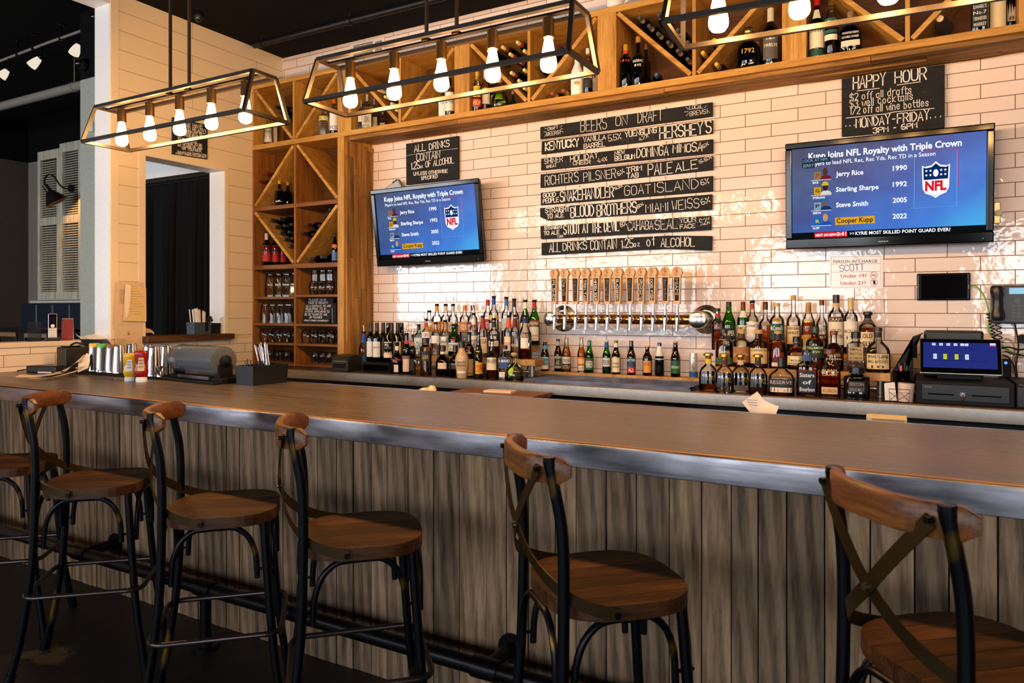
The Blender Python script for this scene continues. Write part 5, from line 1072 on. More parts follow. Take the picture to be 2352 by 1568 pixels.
# ---- beer bottles on their board
o = thing('bottle_board', 'long low wooden board along the wall carrying the row of beer bottles', 'board', (onY(1228, 850, 4.58).x, 4.645, ZK))
m = MB(); L_ = onY(1606, 870, 4.58).x - o.location.x; m.box(0, L_, -.062, .052, .001, .036); m.build('board', RISERW, o, smooth=False, bevel=.003)
BG_ = 'beer bottles in a row below the taps'; ZB2, YB2 = ZK + .036, 4.622
for x, yt, wd, st, g, cap, band, labs, lb, lq in [
 (225, 967, 84, 'beer', BROWN, '#c8b8a4', None, [(.06, .46, '#e8dcc8', None, '#fff', 62), (.18, .44, '#4aa0d0', 'BLUE/MOON', '#1c3a6a', 56), (.72, .84, '#5aa8d8', None, '#fff', 70)], 'brown beer bottle with pale blue moon label, leftmost on the board', None),
 (357, 952, 80, 'beer', BROWN, '#26221e', '#b0aca8', [(.10, .48, '#9a9a92', 'STOUT', '#16181a', 62), (.18, .4, '#1c2420', 'ALE', '#d8d8c8', 46)], 'dark beer bottle with black and silver oval label', None),
 (440, 935, 88, 'beer', CLEAR, None, None, [(.24, .44, '#e8dcc4', 'CORONA', '#1c2a5a', 64), (.06, .24, '#16182a', 'EXTRA', '#d8b45a', 64)], 'clear bottle of pale lager with cream and navy label', (BEERL, .74)),
 (590, 935, 80, 'beer', CLEAR, '#d8822a', None, [(.22, .44, '#d8842a', 'CORONA', '#fff0d0', 60), (.06, .2, '#e0d8c4', 'LIGHT', '#8a6a2a', 50)], 'clear bottle of light lager with orange label', (BEERL, .72)),
 (670, 965, 85, 'beer', GREEN, '#3a8a3a', None, [(.10, .46, '#1d5a30', 'HEINEKEN', '#f0f4ec', 60), (.34, .40, '#c8201c', None, '#fff', 14)], 'green beer bottle with oval green label and red star', (liquid('lager_in_green', '#a8b040'), .6)),
 (842, 965, 85, 'beer', GREEN, '#d8dcdc', '#2a4a9a', [(.22, .48, '#d8d4c0', 'PERONI', '#23407a', 56)], 'green beer bottle with blue neck and cream oval label', (liquid('lager_in_green', '#a8b040'), .6)),
 (937, 965, 88, 'beer', BROWN, '#5aa02c', '#e6dcc8', [(.06, .50, '#e8d8b4', '/Yuengling/LAGER/', '#5a3a20', 58)], 'brown lager bottle with green cap and tall cream oval label', None),
 (1090, 968, 90, 'beer', BROWN, '#a02a20', None, [(.24, .50, '#1d4a6a', 'FAT TIRE/', '#f0ece0', 66), (.06, .24, '#b8302a', 'ALE', '#f0e8d8', 66)], 'brown ale bottle with blue over red label', None),
 (1250, 1020, 95, 'stubby', BROWN, '#d89a1c', None, [(.10, .50, '#e09a34', 'SHINER/', '#b84a20', 52)], 'short brown beer bottle with yellow cap and orange label', None),
 (1372, 988, 92, 'beer', BLKBOT, '#2a4ac0', None, [(.50, .90, '#ece6e0', None, '#fff', 85), (.62, .7, None, 'IPA', '#b02a30', 50)], 'black and white wrapped beer bottle with blue cap', None),
 (1532, 973, 96, 'beer', BROWN, '#c8bcae', None, [(.10, .46, '#145a3a', "/O'DOUL'S/", '#f0f0e6', 62), (.9, .96, '#5a3a20', None, '#fff', 80)], 'brown beer bottle with round green label, rightmost bottle on the board', None)]:
    BT(lb, 1200 + x / 4.356, 560 + yt / 4.356, wd / 4.356, ZB2, YB2, style=st, g=g, cap=(cap, .035, 1.18) if cap else None, band=(band, .80, .93) if band else None, labs=labs, liq=lq, group=BG_, name='beer_bottle')
u_ = 1200 + 1712 / 4.356; P = onY(u_, HZ, YB2); P.z = ZB2 + .0007; o = thing('beer_can', 'tall white beer can with blue base at the right end of the beer row', 'can', P, face(P), BG_)
h = onY(u_, 560 + 1092 / 4.356, YB2).z - ZB2; r = 42 / 4.356 * mpp(u_, YB2)
m = MB(); m.lathe([(r * .8, 0), (r, .008), (r, h - .012), (r * .86, h - .002), (r * .84, h)], 24); m.build('can_body', plain('can_silver_white', '#d8d4d2', .28, .5), o)
m = MB(); patch(m, lambda z: r, h * .03, h * .25, 88, 2, .0006); lo = m.build('blue_base_print', labm('#23508a'), o)
m = MB(); put = lambda a, b: ((r + .001) * math.sin((b) / r), -(r + .001) * math.cos(b / r), a); printed(m, 'lightsky', h * .28, .004, h * .86, .004, .014, lambda a, b: put(a, -b + .006), .01); m.build('can_lettering', labm('#3a3f55'), o, smooth=False)
# ================================================================ bottles on the upper shelf and in the cabinet
US = 'bottles standing on the upper shelf'
ZU = ZF + .0005
def UB(lb, u, vtop, w_, Y=4.43, z=None, **k):
    BT(lb, u, vtop, w_, ZU if z is None else z, Y, group=k.pop('group', US), **k)
AMB = dict(g=CLEAR, liq=(DWHISK, .6))
UB('clear vodka bottle with tall white label in the far left bay of the upper shelf', 597, 262, 24, style='spirit', cap=('#b8b2aa', .12, 1.1), labs=[(.14, .72, '#e2d8cc', '/VODKA///', '#3a3a40', 56)])
UB('clear vodka bottle with white label, second from the left end of the upper shelf', 617, 266, 20, 4.47, style='spirit', cap=('#b8b2aa', .12, 1.1), labs=[(.14, .68, '#ddd2c4', '/VODKA//', '#3a3a40', 56)])
UB('clear vodka bottle with white label, third from the left end of the upper shelf', 631, 262, 16, 4.52, style='spirit', cap=('#8a8078', .12, 1.1), labs=[(.14, .64, '#d8ccbc', None, '#333', 56)])
UB('frosted clear vodka bottle with yellow print in the second bay of the upper shelf', 745, 246, 27, style='stubby', g=glass('frosted_glass', '#e6e4dc', .25, edge=.8), cap=('#c8c4ba', .10, 1.1), labs=[(.50, .66, '#d8c030', 'CITRON', '#f6f2d0', 58), (.2, .48, None, 'country/of/sweden', '#55504a', 50)])
UB('bottle with white, orange and blue label beside the frosted bottle', 768, 229, 22, 4.46, style='spirit', g=PALEBLUE, cap=('#c85a1c', .12, 1.1), labs=[(.12, .62, '#ece6de', '//SPICED', '#2a4a9a', 64), (.62, .70, '#d8862a', None, '#fff', 64)])
for i, (u, vt, w_, Y, lb) in enumerate([(830, 232, 13, 4.46, 'leftmost'), (844, 218, 25, 4.41, 'frontmost'), (860, 226, 17, 4.50, 'second from the right'), (879, 252, 13, 4.57, 'rightmost')]):
    UB('square etched clear gin bottle, %s of the cluster beside the second post' % lb, u, vt, w_, Y, style='block', pw=6, g=glass('etched_glass', '#cfcabc', .2, edge=.6), cap=('#b8a8a4', .2, 1.1), labs=[(.1, .42, '#b8b09a', 'GIN' if i == 1 else None, '#3a362c', 42)] if i else [(.3, .6, '#e6ded4', None)])
UB('pale blue bottle with white portrait label left of the third post', 1017, 205, 19, 4.44, style='spirit', g=PALEBLUE, cap=('#d8d4cc', .1, 1.1), pw=4, labs=[(.05, .60, '#e4ecec', 'GIN//', '#3a8ab0', 46)])
UB('dark topped bottle with broad white label right beside the third post', 1033, 180, 22, 4.47, style='spirit', cap=('#14161a', .18, 1.1), labs=[(.14, .62, '#e8e6e2', '/SILVER/', '#3a4a5a', 64)], liq=(liquid('blue_tint', '#6a9aaa'), .1))
UB('amber cognac bottle with yellow oval and red label right of the third post', 1094, 166, 23, style='slope', cap=('#d8b04a', .2, 1.1), liq=(WHISK, .6), labs=[(.34, .62, '#e6c23c', None, '#8a2a1a', 48), (.10, .30, '#b8352a', 'VSOP', '#f0d0a0', 56)])
UB('wine shaped spirit bottle with tall white label in the third bay', 1115, 162, 24, 4.45, style='wine', g=CLEAR, cap=('#ece6d8', .2, 1.1), liq=(WHISK, .26), labs=[(.20, .56, '#efe6d4', None, '#555', 60)])
UB('bottle with brown capsule standing behind the white label spirit bottle', 1131, 176, 18, 4.52, style='wine', g=BROWN, cap=('#6a4a3a', .22, 1.1), labs=[(.2, .5, '#c8b89a', None)])
UB('squat tequila bottle with bright lime tag under the pale capped stack', 1148, 180, 42, 4.43, style='bell', g=glass('tequila_lime', '#cfe0a0', edge=.6), cap=('cork', .17, 1.4, 'ball'), labs=[(.26, .52, '#b4d820', None, '#fff', 26)])
UB('dim green bottle in the shade behind the squat tequila bottle', 1178, 210, 20, 4.53, style='bell', g=GREEN, cap=('cork', .15, 1.2))
UB('opaque white rum bottle left of the fourth post', 1326, 128, 30, 4.43, style='slope', g=MILKY, cap=('#ece8e2', .1, 1.1), labs=[(.42, .58, None, 'MALIBU', '#3a3630', 50), (.26, .34, '#c8a030', None, '#fff', 24)])
UB('clear rum bottle with white label and red mark beside the opaque white bottle', 1350, 112, 22, 4.45, style='spirit', cap=('#e8e2da', .12, 1.1), labs=[(.34, .66, '#eae4dc', '/BACARDI', '#1c1c1c', 62), (.12, .3, '#2a2624', None, '#fff', 62)], liq=(liquid('smoke', '#6a5a4a'), .3))
UB('dark rum bottle with red neck against the fourth post', 1364, 106, 17, 4.48, style='spirit', g=DARKRED, cap=('#2a1512', .1, 1.1), band=('#c02a20', .76, .86), labs=[(.1, .5, '#e0cdb6', 'RUM/', '#7a2a1a', 62)])
UB('dark whiskey bottle with orange red 1910 print right of the fourth post', 1437, 103, 27, 4.42, style='spirit', g=DARKRED, cap=('#c8942c', .14, 1.15), band=('#d8402c', .78, .86), labs=[(.56, .66, None, '1910', '#e0542a', 60)])
UB('red brown rye bottle with white script print in the fourth bay', 1471, 84, 30, 4.43, style='tallneck', g=DARKRED, cap=('#b8803a', .12, 1.3), liq=(liquid('ruby_rye', '#c23a12'), .4), labs=[(.28, .54, None, 'SAZERAC/RYE/', '#f0e8dc', 58)])
UB('shadowed bottle with wooden stopper behind the white script rye bottle', 1484, 102, 22, 4.52, style='tallneck', g=DARKRED, cap=('#8a5a34', .12, 1.2), liq=(DWHISK, .4))
UB('large bourbon decanter with gold 1792 print and round gold seal in the fifth bay', 1708, 66, 54, 4.44, style='squat', g=DARKRED, cap=('#c8b070', .2, 1.5, 'ball', 1), pw=2.6, sy=.7, labs=[(.30, .50, None, '1792', '#d8a83a', 36)])
UB('small amber bottle behind the 1792 decanter', 1738, 98, 26, 4.53, style='slope', g=DARKRED, cap=('cork', .1, 1.2))
UB('black topped whiskey bottle with grey proper twelve label beside the fifth post', 1770, 20, 36, 4.43, style='wine', g=DGREEN, cap=('#c9c2ac', .28, 1.1), liq=(liquid('black_stout', '#100c08'), .6), labs=[(.10, .58, '#5a5650', 'PROPER/*/TWELVE//', '#ece6d8', 62)])
UB('whiskey bottle with bright red capsule right of the fifth post', 1876, 0, 35, 4.43, style='slope', g=DGREEN, cap=('#b81c22', .14, 1.1), labs=[(.16, .52, '#e8dcbc', 'IRISH//', '#2a5a3a', 60), (.04, .14, '#1c4a38', None, '#fff', 62), (.66, .82, '#dcd8b0', None, '#fff', 40)])
UB('amber whiskey bottle with green band labels beside the red capsule bottle', 1907, -4, 36, 4.44, style='spirit', liq=(WHISK, .6), cap=('#c8b070', .14, 1.1), labs=[(.46, .62, '#1f5a4a', "McConnell's", '#e6e6d8', 60), (.24, .34, '#ece2cc', None, '#fff', 60), (.36, .42, '#1f5a4a', None, '#fff', 60)])
UB('broad dark bourbon bottle with white reserve print in the sixth bay', 1960, 27, 62, 4.45, style='flask', g=DARKRED, cap=('#8a6a50', .2, 1.15), sy=.6, pw=3, labs=[(.30, .50, None, 'WOODFORD RESERVE/DOUBLE OAKED', '#ece4d8', 46), (.12, .26, '#e8d6bc', None, '#fff', 44)])
UB('black labelled square whiskey bottle at the top right of the shelf', 2240, -48, 34, 4.45, style='block', g=DARKRED, cap=('#111', .12, 1.2), pw=5, labs=[(.06, .60, '#17181a', "JACK/DANIEL'S/No.7/TENNESSEE/WHISKEY", '#d8d4cc', 44)])
UB('amber bottle with tall cream label at the top right of the shelf', 2292, -70, 36, 4.44, style='spirit', cap=('cork', .1, 1.2), liq=(DWHISK, .6), labs=[(.04, .60, '#d8c496', '///', '#6a4a2a', 56)])
UB('large bottle with white label cut off by the top right corner', 2334, -50, 44, 4.42, style='spirit', g=DARKRED, cap=('#222', .1, 1.1), labs=[(.22, .66, '#e8e0d0', '///18', '#4a3a2a', 58)])
# ---- bottles lying on the slanted dividers, necks forward
def lying(label, u, v, g, capc, group, wd=.033, Lb=.285, Y=4.372, tilt=0, yaw=0, neckc=None, bodyc=None):
    P = onY(u, v, Y); o = thing('wine_bottle', label, 'bottle', P, 0, group, rot=(R(90 + tilt), 0, R(yaw)))     # local +z points out towards the room
    m = MB(); m.lathe([(r * wd, f * Lb - Lb) for f, r in STY['wine']], 16); m.build('bottle_body', g, o)
    rn = .38 * wd
    m = MB(); m.lathe([(rn * 1.05, -Lb * .2), (rn * 1.05, -.002), (rn * .9, .001)], 12); m.build('cap', capm(capc), o)
    if neckc: m = MB(); m.lathe([(wd * .46, -Lb * .27), (rn * 1.12, -Lb * .21), (rn * 1.12, -Lb * .12)], 12, caps=False); m.build('neck_band', labm(neckc), o)
    return o
LAID = []
def row(pts, what, g, capc, group, Y=4.372, **k):
    wd = k.get('wd', .033); C_ = []
    for u, v in pts: p = onY(u, v, Y); C_.append([p.x, p.z])
    k['yaw'] = k.get('yaw', 0) if len(pts) < 4 and v > 200 and Y > 4.41 else 0
    for it in range(400):
        for i, a in enumerate(C_):
            for b in C_[:i] + LAID:
                dx, dz = a[0] - b[0], a[1] - b[1]; d = math.hypot(dx, dz) or 1e-6; q = 2 * wd + .0015 - d
                if q > 0:
                    a[0] += dx / d * q / 2; a[1] += dz / d * q / 2
                    if b in C_: b[0] -= dx / d * q / 2; b[1] -= dz / d * q / 2
            for x0, z0, x1, z1, th in SEG:
                L2 = (x1 - x0) ** 2 + (z1 - z0) ** 2; t_ = max(0, min(1, ((a[0] - x0) * (x1 - x0) + (a[1] - z0) * (z1 - z0)) / L2)); px, pz = x0 + (x1 - x0) * t_, z0 + (z1 - z0) * t_
                dx, dz = a[0] - px, a[1] - pz; d = math.hypot(dx, dz) or 1e-6; q = wd + th + .0015 - d
                if q > 0: a[0] += dx / d * q; a[1] += dz / d * q
    for i, (x, z) in enumerate(C_):
        LAID.append([x, z]); q = Vector((x, Y, z)); d = q - CP; dep = d.dot(FW)
        lying('%s, %s from upper left' % (what, ORD[i]), CX + F * d.dot(RT) / dep, HZ - F * d.z / dep, g, capc, group, Y=Y, **k)
row([(634, 245), (646, 258), (656, 247), (659, 264), (666, 255), (668, 276)], 'black bottle lying in the far left shelf bay', BLACKG, '#1a1618', 'black bottles lying in the far left V')
row([(868, 207), (884, 222), (899, 238), (911, 255)], 'pale gold capped bottle lying on the slanted shelf board', YELLOW, '#d8c890', 'pale gold capped bottles lying in the second V', neckc='#e0d090', yaw=-8)
row([(1121, 117), (1154, 108), (1188, 97), (1171, 124), (1207, 116), (1190, 139), (1174, 167), (1206, 160), (1191, 185), (1208, 204)], 'cream capped bottle in the heap behind the middle lamp', DGREEN, '#dccb84', 'cream capped bottles lying in the third V', neckc='#a83a34', yaw=-10)
row([(1240, 153), (1287, 110), (1262, 170), (1258, 118)], 'dark bottle lying right of the cream capped heap', BLACKG, '#241512', 'dark bottles lying right of the third thin divider', neckc='#5a2a1c')
row([(1268, 218), (1293, 208)], 'red capped bottle lying beside the opaque white bottle', DGREEN, '#9a4a48', 'red capped bottles lying on the upper shelf floor', neckc='#c8b030', yaw=6)
row([(1468, 40), (1490, 59), (1512, 33), (1511, 77), (1534, 97), (1556, 68), (1556, 116), (1580, 135), (1582, 96)], 'grey capped black bottle with pale neck band lying on slanted board', BLACKG, '#4a4a46', 'grey capped bottles lying in the fourth V', neckc='#b8a290', yaw=-9)
row([(1640, 92), (1614, 121), (1638, 141)], 'yellow capped bottle lying left of the gold print decanter', YELLOW, '#d8b03a', 'yellow capped bottles lying right of the fourth divider', neckc='#b87a2a', yaw=-10)
lying('brown beer bottle with blue cap lying near the rye bottles on the upper shelf', 1507, 171, BROWN, '#3a6a9a', None, wd=.031, Lb=.23, yaw=12)
o = thing('cocktail_strainer_cup', 'grey metal cup with a pale end lying in the right bay of the upper shelf', 'cup', onY(2153, 51, 4.40) + Vector((.012, 0, .016)), rot=(R(90), 0, R(-10)))
m = MB(); m.lathe([(.018, .0), (.030, -.06), (.042, -.16), (.040, -.162)], 20); m.build('cup_body', GALV, o); m = MB(); m.lathe([(.0165, .0005), (.0165, .004), (.001, .005)], 20); m.build('pale_end', labm('#e8c89a'), o)
# ---- tall cabinet
CB = 'bottles in the tall cabinet'
row([(612, 398), (598, 416)], 'red capped bottle lying high in the tall cabinet', BLACKG, '#6a1620', 'red capped bottles in the cabinet', Y=4.395)
Z2_, Z3_ = 2.3405, 1.8375
UB('short round whisky bottle with gold oval label and gold cap in the tall cabinet', 642, 415, 23, 4.42, Z2_, style='round', g=DARKRED, liq=(DWHISK, .6), cap=('#c8962c', .14, 1.3), labs=[(.14, .62, '#d8b04a', None, '#fff', 40)], group=CB)
UB('short round whisky bottle with gold cap behind the gold oval label bottle', 661, 418, 20, 4.50, Z2_, style='round', g=DARKRED, liq=(DWHISK, .6), cap=('#c8962c', .14, 1.3), group=CB)
for i, (u, Y) in enumerate([(612, 4.42), (631.5, 4.47), (648, 4.52)]):
    UB('dark wine bottle with red label, %s of three standing low in the tall cabinet' % ['front', 'middle', 'rear'][i], u, 536, 20, Y, Z3_, style='wine', g=BLACKG, cap=('#d8c8c0', .2, 1.06) if i == 0 else ('#2a1a1a', .2, 1.06), labs=[(.12, .62, '#b32028', None, '#fff', 70), (.44, .5, '#2a2020', None, '#fff', 70)], group=CB)
row([(622, 505), (641, 503), (632, 520), (652, 518), (643, 534), (663, 533), (653, 549), (664, 564), (668, 515), (669, 549)], 'black bottle lying above the standing red label bottles', BLACKG, '#2a2a30', 'black bottles lying in the left lower V of the cabinet', Y=4.395)
row([(706, 516), (732, 518), (691, 535), (717, 538), (705, 555), (682, 571), (757, 481), (744, 499)], 'dark bottle lying in the right lower V of the cabinet', BLACKG, '#3a1c20', 'dark bottles lying in the right lower V of the cabinet', Y=4.395)
row([(708, 592), (738, 590)], 'black bottle lying on the board above the glasses', BLACKG, '#4a4a50', 'black bottles lying on the cabinet board', Y=4.395)
UB('slim bottle with orange and blue label standing against the right side of the tall cabinet', 769, 536, 14, 4.40, Z3_, style='slope', g=BLACKG, cap=('#2a2a34', .14, 1.1), labs=[(.06, .36, '#4a6aa8', None, '#fff', 60), (.5, .62, '#c86a2a', None, '#fff', 60)], group=CB)
# ---- glasses in the cabinet
GLS = glass('drinking_glass', '#fbf9f6', edge=.7)
def glass_proto(kind):
    o = thing('drinking_glass', 'x', 'glass')
    if kind == 'pint': pr = [(.044, .001), (.0435, .06), (.040, .10), (.036, .14), (.031, .160), (.030, .162), (.001, .160)]
    elif kind == 'stack': pr = [(.046, .001), (.0445, .07), (.0455, .072), (.043, .12), (.038, .17), (.031, .20), (.03, .202), (.001, .20)]
    elif kind == 'wine': pr = [(.030, .001), (.038, .03), (.043, .055), (.042, .08), (.034, .105), (.022, .114), (.001, .115)]
    else: pr = [(.030, .001), (.031, .05), (.030, .075), (.026, .088), (.001, .09)]
    m = MB(); m.lathe(pr, 20, caps=False); m.build('glass_bowl', GLS, o)
    m = MB(); k = len(pr) - 2; m.lathe([(pr[k][0] * .98, pr[k][1] - .012), (pr[k][0] * .98, pr[k][1] - .001)], 18); m.build('glass_base', GLS, o); return o
protos = {}; GP = []
def gl(kind, u, Y, z, label, group, rz=0, lift=0):
    P = onY(u, HZ, Y); P.z = z + .0006 + lift; r_ = {'pint': .044, 'stack': .047, 'wine': .043, 'short': .031}[kind] + .0015
    a_, b_ = (xi0 + r_, XCM - .011 - r_) if u < 672 else (XCM + .011 + r_, xi1 - r_); P.x = min(max(P.x, a_), b_)
    while any(abs(q.z - P.z) < .01 and math.hypot(q.x - P.x, q.y - P.y) < r_ + w - .001 for q, w in GP) and P.x < b_: P.x += .003
    if any(abs(q.z - P.z) < .01 and math.hypot(q.x - P.x, q.y - P.y) < r_ + w - .003 for q, w in GP): return
    GP.append((P.copy(), r_))
    if kind not in protos: protos[kind] = o = glass_proto(kind); o.location = P; o['label'] = label; o['group'] = group; return o
    return dup(protos[kind], P, rz, label, group)
def shelfrow(kind, us, Ys, z, where, what):
    for r, Y in enumerate(Ys):
        for i, u in enumerate(us):
            if r and i == len(us) - 1: continue
            gl(kind, u + 3.2 * r, Y, z, '%s, %s from the left, %s row, %s compartment of the cabinet' % (what, ORD[i], 'front' if r == 0 else 'rear', where), '%ss in the %s compartment' % (what, where))
shelfrow('stack', [597, 612, 628, 643], [4.49, 4.60], LEV['left', 0], 'upper left', 'tall glass')
shelfrow('wine', [721, 738, 757], [4.45, 4.57], LEV['right', 0], 'upper right', 'stemless glass')
for i, u in enumerate([723, 741, 757]): gl('short', u, 4.47, LEV['right', 0], 'short glass stacked on top of the stemless glasses, %s from the left' % ORD[i], 'short glasses stacked in the upper right compartment', lift=.1155)
shelfrow('pint', [604, 622, 640, 657], [4.44, 4.56], LEV['left', 1], 'second left', 'pint glass')
shelfrow('wine', [596, 614, 634, 656], [4.43, 4.56], LEV['left', 2], 'third left', 'round stemless glass')
shelfrow('wine', [692, 710, 729, 748], [4.43, 4.56], LEV['right', 2], 'third right', 'round stemless glass')
shelfrow('short', [607, 620, 640, 660], [4.45, 4.57], LEV['left', 3], 'bottom left', 'short glass')
shelfrow('short', [724, 741, 756, 768], [4.47, 4.58], LEV['right', 3], 'bottom right', 'short glass')
P = Vector((XCM - .055, 4.40, LEV['left', 0] + .0005))
o = thing('hammered_cup', 'dimpled silver cup standing right of the tall glasses in the cabinet', 'cup', P); m = MB(); m.lathe([(.030, 0), (.036, .01), (.038, .05), (.033, .085), (.034, .088), (.030, .086), (.001, .084)], 20); m.build('cup_body', plain('hammered_silver', '#c9b892', .22, .9), o)
P = onY(771, HZ, 4.44); P.z = LEV['right', 1] + .0005
o = thing('black_box', 'black box with a pale edge beside the leaning chalkboard in the cabinet', 'box', P); m = MB(); m.box(-.025, .025, -.02, .10, 0, .17); m.build('box_body', MATB, o, smooth=False); m = MB(); m.box(-.022, -.016, -.0212, -.0195, .01, .13); m.build('pale_edge', labm('#8a98a8'), o, smooth=False)
# ================================================================ things on the back counter
def simple(name, label, cat, part, mat, fn, **k):
    o = thing(name, label, cat); m = MB(); fn(m); m.build(part, mat, o, **k); return o
# receipt printer and drawer at the left
P = onY(790, HZ, 4.22); o = thing('receipt_printer', 'black receipt printer on the left end of the back counter beside the wine bottles', 'printer', (P.x, 4.255, ZK + .0005), R(10))
m = MB(); m.prism([(-.105, 0), (-.105, .085), (-.075, .118), (.02, .128), (.105, .105), (.105, 0)], -.072, .072, Matrix.Rotation(R(90), 4, 'Z')); m.build('printer_body', plain('charcoal_plastic', '#26241f', .4), o, smooth=False, bevel=.005)
m = MB(); m.box(-.055, .055, -.107, -.103, .03, .062); m.build('paper_slot', MATB, o, smooth=False); m = MB(); m.box(-.05, .05, -.1065, -.104, .078, .081); m.build('pale_strip', labm('#8a8478'), o, smooth=False)
x0, x1 = onY(812, HZ, 4.22).x + .06, onY(895, HZ, 4.255).x
o = thing('drawer_box', 'low black drawer box under the dark wine bottles', 'drawer box', ((x0 + x1) / 2, 4.42, ZK + .0005)); w2 = (x1 - x0) / 2
m = MB(); m.box(-w2, w2, -.165, .15, 0, .0712); m.build('box_body', MATB, o, smooth=False, bevel=.004); m = MB(); m.box(-w2 + .01, w2 - .01, -.168, -.164, .01, .055); m.build('drawer_face', GLOSSB, o, smooth=False)
# drip tray
xa, xb = onY(1226, HZ, 4.30).x, onY(1594, HZ, 4.22).x
o = thing('drip_tray', 'long stainless drip tray on the counter below the beer taps', 'tray', (xa, 4.15, ZK + .0005)); L = xb - xa
m = MB(); m.box(0, L, 0, .36, 0, .012); m.box(0, L, 0, .006, .012, .024); m.box(0, L, .354, .36, .012, .024); m.box(0, .006, 0, .36, .012, .024); m.box(L - .006, L, 0, .36, .012, .024); m.build('tray_pan', STEEL, o, smooth=False)
m = MB()
for k in range(60): y = .012 + .336 * k / 60; m.box(.01, L - .01, y, y + .0032, .018, .021)
m.build('drain_grate', STEEL, o, smooth=False)
# cash drawer with register
A = onY(2103, HZ, 4.22).x; Bx = onY(2331, HZ, 4.22).x; w_ = Bx - A
o = thing('cash_drawer', 'wide black cash drawer with a key in its lock under the register screen', 'cash drawer', (A, 4.22, ZK + .0005))
m = MB(); m.box(0, w_, 0, .40, 0, .112); m.build('drawer_body', MATB, o, smooth=False, bevel=.003)
m = MB(); m.box(.028, w_ - .02, -.004, .004, .018, .096); fr = m.build('drawer_face', plain('drawer_black', '#0c0c0e', .38), o, smooth=False, bevel=.002)
m = MB(); m.box(w_ * .13, w_ * .40, -.0055, -.003, .046, .052); m.box(w_ * .58, w_ * .87, -.0055, -.003, .046, .052); m.build('cheque_slot', GLOSSB, fr, smooth=False)
m = MB(); printed(m, 'Clover', .036, .080, .073, .080, .008, lambda x, z: (x, -.0046, z)); m.build('maker_name', labm('#8f9094'), fr, smooth=False)
m = MB(); kx = w_ * .485; m.cyl((kx, -.004, .052), (kx, -.014, .052), .0125, 18); m.build('lock', CHROME, o); m = MB(); m.cyl((kx, -.014, .052), (kx, -.026, .052), .004, 8); m.cyl((kx, -.022, .046), (kx, -.022, .018), .0035, 8); m.cyl((kx - .001, -.022, .03), (kx + .001, -.022, .03), .010, 12); m.build('key', BRASS, o)
# the register itself: stand, printer housing and tilted screen
o = thing('point_of_sale_register', 'register with a lit blue touch screen standing on the black cash drawer', 'register', (A, 4.3, ZK + .113))
Zb = ZK + .113
Q = [onY(2112, 856.5, 4.275), onY(2304, 862, 4.275), onY(2296, 778, 4.375), onY(2111.5, 776, 4.375)]
Q[0].z = Q[1].z = (Q[0].z + Q[1].z) / 2; Q[2].z = Q[3].z = (Q[2].z + Q[3].z) / 2; Q[3].x = Q[0].x + .0; Q[2].x = Q[1].x
ex = (Q[1] - Q[0]); Wd = ex.length; ex.normalize(); ez = Q[3] - Q[0]; Hd = ez.length; ez.normalize(); ny = ex.cross(ez).normalized()
def RM(m, name, mat, root, **k): return rel(m, name, mat, root, **k)
def slab(m, x0, x1, z0, z1, d0, d1):
    c = [Q[0] + ex * x + ez * z + ny * d for d in (d0, d1) for x, z in ((x0, z0), (x1, z0), (x1, z1), (x0, z1))]
    m.add(c, [(0, 1, 2, 3), (7, 6, 5, 4), (0, 4, 5, 1), (1, 5, 6, 2), (2, 6, 7, 3), (3, 7, 4, 0)])
m = MB(); slab(m, 0, Wd, 0, Hd, -.016, -.001); RM(m, 'screen_rim', plain('silver_rim', '#a8a49c', .3, .9), o, bevel=.006, smooth=False)
m = MB(); slab(m, .004, Wd - .004, .004, Hd - .004, -.004, .001); RM(m, 'screen_bezel', GLOSSB, o, bevel=.004, smooth=False)
sxa, sxb, sza, szb = .047 * Wd, .945 * Wd, .16 * Hd, .875 * Hd
def sput(d): return lambda x, z: Q[0] + ex * (sxa + x * (sxb - sxa)) + ez * (sza + z * (szb - sza)) + ny * (.0012 + d)
def srect(m, x0, z0, x1, z1, d): p = sput(d); m.add([p(x0, z0), p(x1, z0), p(x1, z1), p(x0, z1)], [(0, 1, 2, 3)])
m = MB(); srect(m, 0, 0, 1, 1, 0); sc = RM(m, 'lit_screen', emit('register_blue', '#27317f', .9), o, smooth=False)
def SUB(m, name, mat): return m.build(name, mat, sc, smooth=False)
for name, mat, rects in [('white_tiles', emit('register_white', '#d8dcf4', 1), [(.125, .87, .175, .97), (.225, .87, .275, .97), (.325, .87, .375, .97), (.425, .87, .475, .97), (.515, .87, .57, .97), (.578, .87, .625, .97), (.14, .34, .19, .54), (.575, .34, .625, .54), (.91, .91, .985, 1.0)]),
                         ('yellow_tiles', emit('register_yellow', '#cfd22e', 1), [(.28, .34, .33, .54), (.435, .34, .485, .54)]), ('red_strip', emit('register_red', '#c0305a', 1), [(.91, .87, .985, .9)]), ('rule_lines', emit('register_dark', '#141a4a', 1), [(.12, .285, .86, .3), (.63, .74, .775, .75), (.63, .74, .634, .97)])]:
    m = MB(); [srect(m, *r, .0006) for r in rects]; SUB(m, name, mat)
m = MB(); p = sput(.001); printed(m, 'Clover', .44, -.12, .55, -.12, .006, lambda x, z: p(x, z)) if 0 else None
for tx, x, z, x1 in [('2A', .138, .42, .172), ('31', .29, .42, .322), ('32', .445, .42, .477), ('2B', .588, .42, .618), ('T1', .136, .9, .164), ('T2', .236, .9, .264), ('T3', .336, .9, .364), ('T4', .436, .9, .464)]:
    vs, fs, a, b = ftext(tx); k = (x1 - x) / (b - a); m.add([p(x + (q[0] - a) * k, z + q[1] * k * 2.2) for q in vs], fs)
SUB(m, 'tile_text', emit('register_text', '#3a3f6a', 1))
